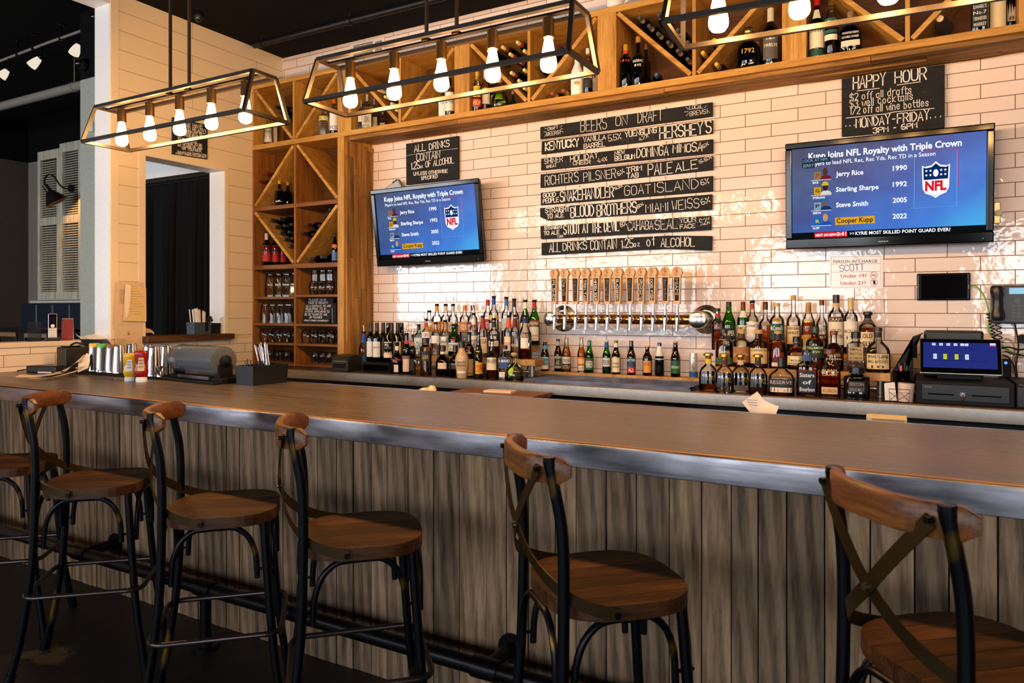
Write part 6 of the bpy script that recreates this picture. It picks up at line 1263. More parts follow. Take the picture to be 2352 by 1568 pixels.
m = MB(); xs = Q[0].x; m.box(xs + .08, Q[1].x - .08, 4.36, 4.52, Zb + .001, Zb + .03); m.box(xs + .13, Q[1].x - .13, 4.42, 4.47, Zb + .03, Q[3].z - .05); RM(m, 'screen_stand', MATB, o, smooth=False, bevel=.004)
m = MB(); zt = onY(2190, 759, 4.52).z; m.box(onY(2122, HZ, 4.5).x, onY(2259, HZ, 4.5).x, 4.48, 4.6, Zb + .001, zt); RM(m, 'printer_housing', plain('register_housing', '#141416', .45), o, smooth=False, bevel=.012)
# slanted side wing left of the register, standing on the counter
o = thing('slanted_display_stand', 'black slanted stand rising to the left of the register screen', 'stand', (0, 0, 0))
pts = [onY(u, v, 4.45) for u, v in [(2049, 853), (2116, 766), (2121, 766)]]; m = MB()
m.prism([(p.x, p.z) for p in pts] + [(A - .012, pts[2].z - .02), (A - .012, ZK + .001), (pts[0].x + .02, ZK + .001)], 4.40, 4.56); m.build('stand_body', MATB, o, smooth=False, bevel=.003)
m = MB(); p0 = onY(2100, 800, 4.395); m.box(p0.x - .008, p0.x + .014, 4.388, 4.3995, p0.z - .05, p0.z + .02); m.build('card_slot', GLOSSB, o, smooth=False)
# pen cup
P = onY(2072, HZ, 4.33); o = thing('pen_cup', 'clear cup of pens and a pink straw left of the register', 'pen cup', (P.x, 4.335, ZK + .0005))
h = onY(2072, 851, 4.335).z - ZK; m = MB(); m.lathe([(.032, 0), (.036, h), (.0345, h), (.031, .004)], 20, caps=False); m.build('cup_wall', glass('smoky_cup', '#8a8684'), o)
for i, (dx, dy, c, hh) in enumerate([(-.024, .0, '#2a3f8a', .005), (-.012, .012, '#4a4038', .035), (-.004, -.012, '#c8607a', .026), (.012, .006, '#2a2826', .040), (.02, -.004, '#3a3836', .028)]):
    m = MB(); m.cyl((dx * .6, dy * .6, .004), (dx * 1.15, dy, h + hh), .0058 if i == 2 else .004, 10); m.build('straw' if i == 2 else 'pen', capm(c), o)
# wire card holder with cards
P = onY(2066, HZ, 4.19); o = thing('card_holder', 'small black wire holder with white cards at the foot of the register', 'holder', (P.x, 4.185, ZK + .0032))
m = MB()
for s in (-1, 1):
    c = [(-.042, s * .022, .002), (.042, s * .022, .002), (.047, s * .026, .066), (-.047, s * .026, .066)]; m.tube(c, .002, 6, closed=True)
    m.tube([(-.04, s * .0225, .01), (0, s * .025, .055), (.04, s * .0225, .01)], .0014, 6); m.tube([(-.045, s * .025, .05), (0, s * .023, .014), (.045, s * .025, .05)], .0014, 6)
for s in (-1, 1): m.tube([(s * .042, -.022, .002), (s * .042, .022, .002)], .002, 6)
m.build('wire_frame', MATB, o)
m = MB(); m.add([(-.066, .004, .004), (-.012, .004, .004), (-.022, .010, .098), (-.070, .010, .090)] + [(-.066, .006, .004), (-.012, .006, .004), (-.022, .012, .098), (-.070, .012, .090)], [(0, 1, 2, 3), (7, 6, 5, 4), (0, 4, 5, 1), (1, 5, 6, 2), (2, 6, 7, 3), (3, 7, 4, 0)]); m.build('card', labm('#e6dcd6'), o, smooth=False)
m = MB(); m.cyl((.024, .034, .001), (.03, .034, .093), .036, 20, .038); m.build('paper_roll', labm('#d8c0b2'), o)
# second drawer at the right edge
x0 = onY(2335, HZ, 4.22).x; o = thing('cash_drawer', 'second black cash drawer cut off by the right edge of the picture', 'cash drawer', (x0, 4.22, ZK + .0005))
m = MB(); m.box(0, .42, 0, .40, 0, .118); m.build('drawer_body', MATB, o, smooth=False, bevel=.003); m = MB(); m.box(.004, .41, -.004, .002, .008, .10); f_ = m.build('drawer_face', MC['drawer_black'], o, smooth=False)
m = MB(); printed(m, 'Clover', .01, .108, .047, .108, .008, lambda x, z: (x, -.0008, z)); m.build('maker_name', labm('#8f9094'), f_, smooth=False)
# ---- things on the tiled wall
def wallbox(m, u0, v0, u1, v1, y0, y1):
    a = onY(u0, v1, y0); b = onY(u1, v0, y0); m.box(a.x, b.x, y0, y1, a.z, b.z)
o = thing('tablet', 'black tablet fixed flat on the tiles left of the wall telephone', 'tablet'); m = MB(); wallbox(m, 2105.5, 625.5, 2229.5, 690, 4.682, YW - .001); m.build('tablet_body', plain('tablet_black', '#0d0e10', .12), o, smooth=False, bevel=.009, seg=4)
m = MB(); wallbox(m, 2116, 629, 2222, 686, 4.6812, 4.6825); m.build('dark_screen', plain('tablet_screen', '#07080a', .05, 0, .6), o, smooth=False)
m = MB(); wallbox(m, 2107, 656, 2109.5, 661, 4.6812, 4.683); wallbox(m, 2224, 653, 2226, 663, 4.6812, 4.683); m.build('button', labm('#8a8a88'), o, smooth=False)
def cable(label, pts, r, c, name='cable'):
    o = thing(name, label, 'cable'); m = MB(); m.tube(smoothpts([onY(u, v, y) for u, v, y in pts], 5), r, 8); m.build('cord', capm(c), o); return o
cable('green charging cable running down from the tablet', [(2229, 657, 4.675), (2243, 658, 4.675), (2262, 682, 4.68), (2272, 722, 4.68), (2270, 755, 4.685), (2282, 776, 4.68), (2310, 800, 4.67), (2345, 818, 4.66)], .0032, '#6ab82a')
def coil(label, a, b, r, turns, c):
    A, B_ = onY(*a), onY(*b); t = (B_ - A); n = turns * 10; pts = []
    u = Vector((1, 0, 0)); w = Vector((0, -1, 0))
    for i in range(n + 1): k = i / n; an = 2 * math.pi * turns * k; pts.append(A + t * k + (u * math.cos(an) + w * math.sin(an)) * r)
    o = thing('coiled_cord', label, 'cord'); m = MB(); m.tube(pts, .0032, 6); m.build('cord', capm(c), o); return o
coil('black coiled cord hanging left of the telephone', (2271, 718, 4.655), (2286, 786, 4.655), .010, 9, '#141312')
coil('black coiled handset cord hanging below the telephone', (2292, 741, 4.64), (2297, 786, 4.65), .013, 4, '#171615')
o = thing('wall_telephone', 'dark grey wall telephone with handset and lit display at the right edge', 'telephone')
TEL = plain('telephone_grey', '#26272c', .4)
m = MB(); wallbox(m, 2277, 654, 2366, 743, 4.63, YW - .003); m.build('phone_body', TEL, o, smooth=False, bevel=.008, seg=3)
m = MB(); a = onY(2290, 656, 4.60); b = onY(2291.5, 736, 4.60); m.tube([a, a.lerp(b, .08), a.lerp(b, .2), a.lerp(b, .35), a.lerp(b, .65), a.lerp(b, .8), a.lerp(b, .92), b], [.026, .032, .033, .026, .026, .033, .034, .028], 14); m.build('handset', plain('handset_black', '#1b1818', .3), o)
m = MB(); wallbox(m, 2318, 660.5, 2362, 675, 4.6285, 4.631); m.build('lit_display', emit('phone_display', '#9fd4e8', 1.0), o, smooth=False)
for r_ in range(4):
    for c_ in range(3):
        m = MB(); wallbox(m, 2323 + c_ * 13.5, 700 + r_ * 8, 2332 + c_ * 13.5, 705 + r_ * 8, 4.627, 4.631); m.build('key_button', plain('phone_key', '#54565e', .5), o, smooth=False)
m = MB(); c = onY(2337, 691, 4.629); m.cyl((c.x, 4.626, c.z), (c.x, 4.631, c.z), .014, 20); m.build('dial_ring', plain('phone_key', '#54565e', .5), o)
o = thing('wall_outlet', 'metal outlet plate beside the right edge of the large television', 'outlet'); m = MB(); wallbox(m, 2283, 464, 2298, 513, YW - .012, YW - .001); m.build('cover_plate', plain('brass_plate', '#b89a6a', .3, .7), o, smooth=False, bevel=.003)
m = MB(); c = onY(2292, 489, YW - .013); m.cyl((c.x, YW - .0125, c.z), (c.x, YW - .03, c.z), .016, 16); m.build('plug', labm('#e8d8b8'), o)
o = thing('wall_outlet', 'white outlet plate with black plugs below the wall telephone', 'outlet'); m = MB(); wallbox(m, 2338, 775, 2362, 812, YW - .010, YW - .001); m.build('cover_plate', labm('#d8cfc8'), o, smooth=False, bevel=.003)
m = MB(); c = onY(2348, 778, YW - .012); m.cyl((c.x, YW - .009, c.z), (c.x, YW - .05, c.z), .024, 16); m.build('plug', MATB, o)
cable('black cable dropping from the telephone to the counter', [(2331, 744, 4.66), (2337, 775, 4.67), (2339, 800, 4.67), (2334, 840, 4.66), (2338, 872, 4.66)], .004, '#141414')
for i, pts in enumerate([[(2300, 800, 4.66), (2318, 797, 4.64), (2340, 803, 4.64), (2358, 800, 4.66)], [(2303, 815, 4.66), (2318, 822, 4.63), (2330, 845, 4.63), (2335, 880, 4.64)], [(2308, 778, 4.692), (2322, 782, 4.692), (2330, 800, 4.692), (2327, 830, 4.692), (2329, 860, 4.692)], [(2310, 806, 4.65), (2325, 812, 4.62), (2345, 815, 4.63), (2362, 822, 4.64)]]):
    cable('%s cable in the tangle behind the register' % ['upper black', 'long drooping black', 'cream', 'lower black'][i], pts, .0042, ['#121212', '#161616', '#b8a486', '#101010'][i])
P = onY(2311, HZ, 4.56); o = thing('scanner', 'small black device with a blue light right of the register screen', 'device', (P.x + .005, 4.655, ZK + .0005)); m = MB(); m.box(-.025, .025, -.02, .03, 0, .21); m.build('device_body', MATB, o, smooth=False, bevel=.008)
m = MB(); m.cyl((0, -.019, .19), (0, -.024, .19), .007, 14); m.build('blue_light', emit('blue_led', '#2a5cff', 6), o)
# staff notice
N = Crop(1560, 560, 2.97, 'y', YW - .004); o = thing('paper_notice', 'laminated person in charge notice taped below the large television', 'notice')
m = MB(); a = N.w(1028, 308); b = N.w(1389, 76); m.box(a.x, b.x, YW - .004, YW - .001, a.z, b.z); m.build('sheet', plain('laminated_paper', '#efe6e4', .2), o, smooth=False)
put = lambda x, z: (x, YW - .0046, z)
m = MB()
for q in ([(1038, 88), (1375, 86), (1372, 292), (1034, 297), (1038, 88)], [(1037, 138), (1374, 134)], [(1037, 192), (1373, 188)]): line(m, N, q, 2.2, put)
m.build('ruled_frame', labm('#8a5a7a'), o, smooth=False)
m = MB(); letter(m, N, 'PERSON IN CHARGE', 1050, 131, 1352, 127, 20, 2, put, pr=True); m.build('heading', labm('#2a2a34'), o, smooth=False)
m = MB(); letter(m, N, 'SCOTT', 1095, 186, 1262, 178, 40, 4, put); m.build('handwritten_name', labm('#3a2a7a'), o, smooth=False)
m = MB(); letter(m, N, 'Under 19?', 1102, 231, 1278, 228, 24, 2, put, pr=True); letter(m, N, 'Under 21?', 1102, 280, 1274, 277, 24, 2, put, pr=True)
for cx_, cy_ in ((1328, 213), (1330, 262)):
    line(m, N, [(cx_ + 24 * math.cos(R(a)), cy_ + 22 * math.sin(R(a))) for a in range(0, 375, 15)], 3, put); line(m, N, [(cx_ - 17, cy_ - 15), (cx_ + 17, cy_ + 15)], 3, put)
m.build('red_print', labm('#b8242c'), o, smooth=False)
m = MB(); line(m, N, [(1314, 216), (1344, 210)], 4, put); m.add([N.w(x, y) + Vector((0, -.0006, 0)) for x, y in ((1322, 248), (1340, 248), (1338, 276), (1324, 276))], [(0, 1, 2, 3)]); m.build('pictograms', labm('#2a2a2a'), o, smooth=False)
m = MB(); a = N.w(1170, 70); line(m, N, [(1175, 62), (1225, 112)], 16, lambda x, z: (x, YW - .0052, z)); m.build('tape', glass('clear_tape', '#e6e2dc', .2), o, smooth=False)
# vent grille high on the wall
V_ = Crop(600, 0, 2.94, 'y', YW - .012); o = thing('vent_grille', 'white air vent grille on the tiles above the shelf, behind the middle lamp', 'vent')
a, b = V_.w(592, 420), V_.w(830, 280); m = MB(); zt, zb = V_.w(830, 242).z, V_.w(592, 425).z
x0, x1 = a.x, b.x; z0, z1 = zb + .02, zt - .0
m.box(x0, x1, YW - .010, YW - .001, z0, z1); m.build('face_plate', labm('#e6dcd2'), o, smooth=False, bevel=.003)
m = MB()
for k in range(7): z = z0 + .03 + (z1 - z0 - .06) * k / 6; m.box(x0 + .05, x0 + (x1 - x0) * .68, YW - .0125, YW - .009, z, z + .006)
for k in range(6): x = x0 + (x1 - x0) * .76 + .012 * k; m.box(x, x + .005, YW - .0125, YW - .009, z0 + .03, z1 - .03)
m.build('louvre_slots', MATB, o, smooth=False)
# white jug on top of the shelf
P = onY(1411, 14, 4.44); o = thing('ceramic_jug', 'white ceramic jug on top of the upper shelf, cut by the top edge', 'jug', (P.x, 4.46, Z1 + .0005)); m = MB(); m.lathe([(.035, 0), (.045, .01), (.06, .05), (.058, .1), (.04, .14), (.042, .16), (.038, .16), (.035, .14)], 24); m.build('jug_body', labm('#ece4dc'), o); m = MB(); m.tube([(.05, 0, .12), (.085, 0, .11), (.09, 0, .07), (.058, 0, .04)], .008, 8); m.build('handle', labm('#ece4dc'), o)
# ================================================================ work side of the bar
m = MB(); m.box(XL + .002, XR, YB1 - .06, 3.20, .955, .985); rel(m, 'service_ledge', MATB, bar, smooth=False)
m = MB(); m.box(XL + .002, XR, 3.0, 3.18, .0, .955); rel(m, 'service_base', MC['bar_core'], bar, smooth=False)
def ledge(u, v, z=.9855): return onZ(u, v, z)
o = thing('cloth_napkin', 'crumpled cream cloth showing behind the far edge of the bar', 'cloth', (onY(984, HZ, 3.02).x, 3.02, .9855)); m = MB(); rg = []
for i in range(7):
    r_ = []
    for j in range(14): a = 2 * math.pi * j / 14; f = [1, 1.05, 1.0, .95, .85, .6, .2][i]; r_.append(Vector((.052 * f * math.cos(a) * (1 + .25 * math.sin(3 * a + i)), .045 * f * math.sin(a) * (1 + .2 * math.cos(2 * a)), [0, .015, .03, .045, .058, .068, .070][i] + .010 * math.sin(2 * a + .6) * (i > 1) + (.006 * math.cos(a) if i > 3 else 0))))
    rg.append(r_)
m.loft(rg); m.build('cloth_folds', labm('#e0c9a4'), o)
P = onY(1750, HZ, 3.06); o = thing('receipt_spike', 'receipts stuck on a metal spike behind the bar', 'spike', (P.x, 3.06, .9855)); m = MB(); m.cyl((0, 0, 0), (0, 0, .008), .035, 18); m.cyl((0, 0, .005), (.0, 0, .148), .0016, 8); m.build('spike_stand', BLK, o)
def sheet(m, pts, nrm, wd, th=.0008): ribbon3(m, pts, nrm, wd, th)
m = MB(); sheet(m, smoothpts([(.055, -.01, .05), (.02, -.012, .062), (-.012, -.014, .078), (-.035, -.016, .105), (-.045, -.018, .118)], 4), [(0, -1, .35)] * 17, .075); rc = m.build('receipt', labm('#ecd9c4'), o, smooth=True)
m = MB()
for k in range(3): m.box(-.055 + .004 * k, -.015, -.0225, -.0218, .105 - .010 * k, .107 - .010 * k)
m.build('receipt_print', labm('#6a6a72'), rc, smooth=False)
o = thing('order_pad', 'pad of cream order slips behind the bar near the register', 'pad', Vector((onY(2036, HZ, 3.10).x, 3.10, .9855)), R(2)); m = MB(); m.box(-.068, .068, -.045, .045, 0, .068); m.build('slips', labm('#d8c29a'), o, smooth=False, bevel=.001); m = MB(); m.box(-.05, .06, -.0458, -.0445, .048, .062); m.build('coloured_edges', labm('#a8843a'), o, smooth=False)
xa, xb = onY(1049, HZ, 3.9).x, onY(1233, HZ, 3.9).x
o = thing('ice_bin', 'dark steel ice bin with a wooden lid in front of the back counter', 'ice bin', (xa, 3.86, 0)); m = MB(); m.box(0, xb - xa, 0, .22, 0, .905); m.build('bin_body', plain('dark_steel', '#2a292c', .35, .7), o, smooth=False, bevel=.004)
m = MB(); m.box(-.01, xb - xa + .005, -.02, .235, .906, .936); m.build('wooden_lid', wood('lid_wood', '#4a2414', '#7a4424', '#a0683c', 'x', 1, .45), o, smooth=False, bevel=.003)
o = thing('paper_stack', 'white folded papers lying on the wooden lid of the ice bin', 'papers', (onY(1149, HZ, 3.95).x, 3.95, .9365), R(6)); m = MB(); m.box(-.095, .095, -.05, .05, 0, .012); m.build('sheets', labm('#ece0d6'), o, smooth=False, bevel=.001)
xa, xb = onY(1258, HZ, 4.03).x, onY(1540, HZ, 4.03).x
o = thing('bar_cooler', 'dark grey under-counter cooler below the drip tray', 'cooler', (xa, 4.0, 0)); m = MB(); m.box(0, xb - xa, 0, .34, 0, .90); m.build('cooler_body', plain('cooler_grey', '#3a3438', .4, .4), o, smooth=False, bevel=.004)
m = MB(); m.box(.02, xb - xa - .02, -.01, .002, .05, .86); d_ = m.build('cooler_door', plain('cooler_door', '#4a4448', .3, .6), o, smooth=False); m = MB(); m.box(.07, .14, -.0125, -.0095, .80, .84); m.build('maker_plate', labm('#9a98a0'), d_, smooth=False)
xa, xb = onY(1600, HZ, 4.0).x, onY(2330, HZ, 4.0).x
o = thing('sink_unit', 'dark steel sink unit below the counter in front of the register', 'sink', (xa, 3.82, 0)); m = MB(); m.box(0, xb - xa, 0, .27, 0, .875); m.build('sink_body', MC['dark_steel'], o, smooth=False, bevel=.004); m = MB(); m.box(0, xb - xa, -.012, .0, .85, .885); m.build('metal_lip', STEEL, o, smooth=False)
# ================================================================ left end of the bar top
SHINY = plain('polished_steel_tin', '#d6d0cf', .16, 1)
def onbar(u, v): return onZ(u, v, ZB)
ZBB = ZB + .0008
o = thing('bar_mat', 'long black rubber bar mat under the shaker tins', 'mat', (-4.12, 2.685, ZBB)); m = MB(); m.box(-.40, .38, -.125, .125, 0, .010); m.build('mat_base', MATB, o, smooth=False, bevel=.003)
m = MB()
for k in range(26): x = -.385 + .03 * k; m.box(x, x + .012, -.115, .115, .010, .013)
m.build('mat_nubs', MATB, o, smooth=False)
ST = 'upside down shaker tins on the black mat'
tins = [(-4.44, 2.63, .170, '#d8a81c', 'shaker tin with a yellow end, leftmost on the bar mat'), (-4.335, 2.615, .170, '#3fa83a', 'shaker tin with a green end on the bar mat'), (-4.255, 2.625, .168, '#7a4038', 'shaker tin with a brown red end on the bar mat'),
        (-4.165, 2.615, .168, None, 'plain shaker tin right of the brown red ended tin'), (-4.22, 2.73, .170, None, 'plain shaker tin in the back row behind the brown red ended tin'), (-4.10, 2.735, .120, None, 'short tin in the back row behind the mustard bottle'),
        (-4.005, 2.70, .168, None, 'plain shaker tin behind the ketchup bottle'), (-3.95, 2.765, .168, None, 'rear shaker tin half hidden behind the ketchup bottle'), (-3.81, 2.60, .170, None, 'tall shaker tin right of the ketchup bottle, frontmost of its cluster'), (-3.84, 2.70, .170, None, 'shaker tin second in the cluster left of the roll dispenser'), (-3.765, 2.752, .170, None, 'shaker tin at the back of the cluster left of the roll dispenser')]
for x, y, h, c, lb in tins:
    o = thing('shaker_tin', lb, 'shaker tin', (x, y, ZBB + .0132), 0, ST); m = MB(); m.lathe([(.0395, 0), (.040, .003), (.0385, .008), (.0295, h - .012), (.027, h - .002), (.024, h), (.001, h - .001)], 24); m.build('tin_body', SHINY, o)
    if c: m = MB(); m.lathe([(.0312, h - .022), (.0303, h - .004), (.0285, h + .001), (.001, h + .001)], 24); m.build('coloured_end', capm(c), o)
o = thing('jigger', 'small silver jigger beside the roll dispenser', 'jigger', (-3.735, 2.585, ZBB + .0132)); m = MB(); m.lathe([(.018, 0), (.0165, .02), (.009, .034), (.013, .05), (.017, .06), (.016, .06), (.008, .04)], 18); m.build('cup_body', SHINY, o)
def squeeze(label, u, v, vt, c, capc, name, lc, tx, tc, wpx):
    P = onbar(u, v); P.y += .02; h = (v - vt) * mpp(u, P.y); o = thing(name, label, 'sauce bottle', (P.x, P.y, ZBB), face(P) * .9); r = wpx / 2 * mpp(u, P.y)
    pf = [(.72, .155), (.80, .17), (.95, .26), (1.0, .36), (.93, .45), (.82, .52), (.80, .60), (.88, .70), (.96, .82), (1.0, .90), (.97, .965), (.80, .995), (.3, 1.0)]
    m = MB(); m.lathe([(r * a, h * b) for a, b in pf], 28, None, 1, .62, 2.6); m.build('bottle_body', plain(name + '_plastic', c, .25, 0, .5), o)
    m = MB(); m.lathe([(r * .80, 0), (r * .82, .004), (r * .78, h * .15), (r * .72, h * .158)], 24, None, 1, .72, 2.3); m.build('white_cap', labm('#ecebe8'), o)
    zl0, zl1 = .36 * h, .78 * h; y = -r * .62
    Rr = lambda z: r * next(a + (b2 - a) * (z / h - q) / (q2 - q) for (a, q), (b2, q2) in zip(pf, pf[1:]) if q <= z / h <= q2)
    m = MB(); N_ = 9; vs = []; 
    for i in range(N_):
        z = zl0 + (zl1 - zl0) * i / (N_ - 1); hw = r * (.46 if i not in (5, 6) else .40) * (1 if i < 7 else .8)
        for x in (-hw, 0, hw): k = abs(x) / Rr(z); vs.append((x, -Rr(z) * .62 * (1 - k ** 2.6) ** (1 / 2.6) - .0012, z))
    m.add(vs, [f for i in range(N_ - 1) for f in ((3 * i, 3 * i + 1, 3 * i + 4, 3 * i + 3), (3 * i + 1, 3 * i + 2, 3 * i + 5, 3 * i + 4))]); lo = m.build('label', labm(lc), o)
    m = MB(); put = lambda x, z: (x, -Rr(z) * .62 * (1 - (abs(x) / Rr(z)) ** 2.6) ** (1 / 2.6) - .0022, z); rows_ = tx.split('/')
    for k, rw in enumerate(rows_): zb = zl1 - (zl1 - zl0) * (.26 + .24 * k); printed(m, rw, -r * .32, zb, r * .32, zb, h * .045, put, .01)
    m.build('label_lettering', labm(tc), lo, smooth=False); return o
squeeze('yellow mustard squeeze bottle standing on its white cap', 290, 876, 812, '#d8a61a', '#fff', 'mustard_bottle', '#e8e6ea', 'HEINZ/YELLOW/MUSTARD', '#3a5aa0', 27)
squeeze('red ketchup squeeze bottle standing on its white cap', 317, 878, 806, '#8e0f14', '#fff', 'ketchup_bottle', '#c8b49a', 'HEINZ/TOMATO/KETCHUP', '#7a2a20', 30)
# roll dispenser under a smoky cover
o = thing('towel_roll_dispenser', 'roll dispenser with a smoky translucent cover lying on the bar', 'dispenser', (-3.43, 2.64, ZBB), R(-6))
m = MB(); m.box(-.28, .24, -.10, .10, 0, .012); m.box(-.27, .24, -.05, .05, .012, .03); m.build('base_tray', MATB, o, smooth=False, bevel=.004)
t = NT('smoky_translucent_plastic'); p_ = t.pbsdf(lin('#868c94'), .16, 0, .7); tr = t.n('ShaderNodeBsdfTransparent'); tr.inputs[0].default_value = lin('#b4bac2'); mx = t.n('ShaderNodeMixShader'); mx.inputs[0].default_value = .38; t.l(tr.outputs[0], mx.inputs[1]); t.l(p_.outputs[0], mx.inputs[2]); t.l(mx.outputs[0], t.out.inputs[0]); SMOKE = t.m
Mx = Matrix.Translation((0, 0, .118)) @ Matrix.Rotation(R(90), 4, 'Y')
m = MB(); m.lathe([(.001, -.275), (.045, -.272), (.068, -.255), (.078, -.23), (.080, .16), (.078, .185), (.055, .192), (.001, .194)], 32, Mx); m.build('smoky_cover', SMOKE, o)
m = MB(); m.lathe([(.058, -.21), (.058, .15)], 28, Mx); m.build('foil_roll', plain('dull_silver_roll', '#9aa2ae', .32, .85), o)
m = MB(); m.lathe([(.03, .192), (.032, .21), (.012, .222), (.012, .235)], 18, Mx); m.box(.16, .205, -.04, .04, .012, .10); m.build('end_bracket', MATB, o)
m = MB(); m.box(-.26, -.24, -.03, .03, .012, .06); m.build('end_bracket', MATB, o)
m = MB(); m.box(-.16, .14, -.062, -.052, .018, .034); m.build('steel_blade', STEEL, o, smooth=False)
# black napkin caddy with straws
o = thing('napkin_caddy', 'black plastic napkin and straw caddy at the back edge of the bar', 'caddy', (-3.055, 2.71, ZBB))
def caddy(o, wx, wy, h, mat):
    t_ = .004; m = MB()
    def wall(a, b, c, d): m.add(list(a) + list(b), [(0, 1, 2, 3), (7, 6, 5, 4), (0, 4, 5, 1), (1, 5, 6, 2), (2, 6, 7, 3), (3, 7, 4, 0)])
    k = 1.06
    def quad(x0, y0, x1, y1, zt=h):
        n = Vector((y1 - y0, -(x1 - x0), 0)).normalized() * -t_; a = [Vector((x0, y0, 0)), Vector((x1, y1, 0)), Vector((x1 * k, y1 * k, zt)), Vector((x0 * k, y0 * k, zt))]; wall(a, [q + n for q in a], 0, 0)
    quad(-wx, -wy, wx, -wy); quad(wx, -wy, wx, wy); quad(wx, wy, -wx, wy); quad(-wx, wy, -wx, -wy); m.box(-wx, wx, -wy, wy, 0, t_)
    m.box(-wx, wx, -.002, .002, 0, h * .8); m.build('caddy_body', mat, o, smooth=False)
caddy(o, .065, .112, .100, plain('black_caddy_plastic', '#15171a', .35))
for k in range(14):
    m = MB(); a = random.uniform(-.05, .05); b = random.uniform(-.09, -.03); m.cyl((a * .8, b, .01), (a * 1.1, b + random.uniform(-.01, .01), .12 + random.uniform(0, .012)), .0028, 6); m.build('black_stirrer', capm('#0e0e10'), o)
for k in range(16):
    m = MB(); a = random.uniform(-.055, -.01); b = random.uniform(.03, .095); m.cyl((a, b, .008), (a - .045 + random.uniform(-.02, .02), b + random.uniform(-.012, .012), .20 + random.uniform(-.015, .015)), .0022, 6); m.build('clear_straw', glass('straw_plastic', '#e6e0de', .15, edge=.6), o)
# printer box, display, adaptor, receipts
o = thing('order_printer', 'small black printer box at the far left of the bar against the half wall', 'printer', (-4.80, 2.70, ZBB), R(-8)); m = MB(); m.box(-.07, .07, -.07, .075, 0, .15); m.build('printer_body', plain('printer_black', '#121110', .45), o, smooth=False, bevel=.01, seg=3); m = MB(); m.box(-.05, .05, -.05, .03, .15, .158); m.build('printer_lid', GLOSSB, o, smooth=False, bevel=.003)
m = MB(); m.tube(smoothpts([(-.03, .0, .16), (.0, .02, .175), (.035, .03, .172), (.06, .05, .165), (.05, .07, .16)], 4), .006, 8); m.build('paper_lever', MATB, o)
o = thing('order_display', 'black tilted order display seen from behind the shaker tins', 'display', (-4.52, 2.81, ZBB + .001)); q = [onY(182, 778, 2.90), onY(247, 779, 2.90), onY(262, 797, 2.79), onY(199, 798, 2.79)]
q = [p - Vector(o.location) for p in q]; n = (q[1] - q[0]).cross(q[3] - q[0]).normalized() * .014; m = MB(); m.add(q + [p + n for p in q], [(0, 1, 2, 3), (7, 6, 5, 4), (0, 4, 5, 1), (1, 5, 6, 2), (2, 6, 7, 3), (3, 7, 4, 0)]); m.build('display_panel', plain('display_back', '#22232a', .4), o, smooth=False, bevel=.003)
c = sum((p for p in q), Vector()) / 4; m = MB(); m.cyl((c.x, c.y, .0005), (c.x, c.y, .012), .06, 20); m.cyl((c.x, c.y, .01), (c.x, c.y, c.z - .012), .014, 12); m.build('display_stand', MATB, o)
o = thing('power_adaptor', 'flat black adaptor box lying at the left end of the bar', 'adaptor', (-4.76, 2.51, ZBB), R(20)); m = MB(); m.box(-.105, .105, -.035, .035, 0, .042); m.build('adaptor_body', plain('adaptor_black', '#14110f', .45), o, smooth=False, bevel=.006); m = MB(); m.tube([(-.10, 0, .02), (-.14, .005, .016), (-.2, .0, .006)], .004, 8); m.tube([(.10, 0, .02), (.14, .03, .016), (.2, .08, .006)], .004, 8); m.build('lead', MATB, o)
o = thing('white_pen', 'short white pen lying on the bar beside the receipts', 'pen', onbar(104, 857.5) + Vector((0, 0, .006)), R(14)); m = MB(); m.cyl((-.055, 0, 0), (.05, 0, 0), .0048, 10); m.build('barrel', labm('#ece4e6'), o); m = MB(); m.cyl((.05, 0, 0), (.062, 0, 0), .0035, 10); m.build('tip', MATB, o)
o = thing('receipt_paper', 'long curling strip of receipt paper at the left end of the bar', 'paper'); q = [onbar(40, 868), onbar(75, 867), onbar(110, 864)]; q = [p + Vector((0, 0, .009)) for p in q]
e0 = onY(190, 822, 2.55); pts = smoothpts([q[0] + Vector((0, 0, .004)), q[1], q[2], onY(140, 855, 2.52), onY(163, 843, 2.54), onY(180, 827, 2.54), e0, onY(193, 832, 2.55), onY(191, 850, 2.53)], 5); m = MB(); N_ = len(pts)
ribbon3(m, pts, [Vector((.05, -.12, 1)).normalized() if i / N_ < .45 else Vector((.2, -.5, 1)).normalized() if i / N_ < .72 else Vector((1 - i / N_, -.5, .35)).normalized() for i in range(N_)], .075, .0006); m.build('strip', labm('#e0cbb2'), o)
o = thing('receipt_paper', 'second curling receipt slip lying under the long strip on the bar', 'paper'); pts = smoothpts([onbar(92, 871) + Vector((0, -.06, .012)), onbar(125, 870) + Vector((0, -.05, .012)), onbar(155, 866) + Vector((0, -.04, .014)), onY(180, 850, 2.47), onY(184, 842, 2.48)], 5); m = MB(); ribbon3(m, pts, [Vector((-.1, -.1, 1)).normalized()] * len(pts), .05, .0006); m.build('strip', labm('#d8bfa4'), o)
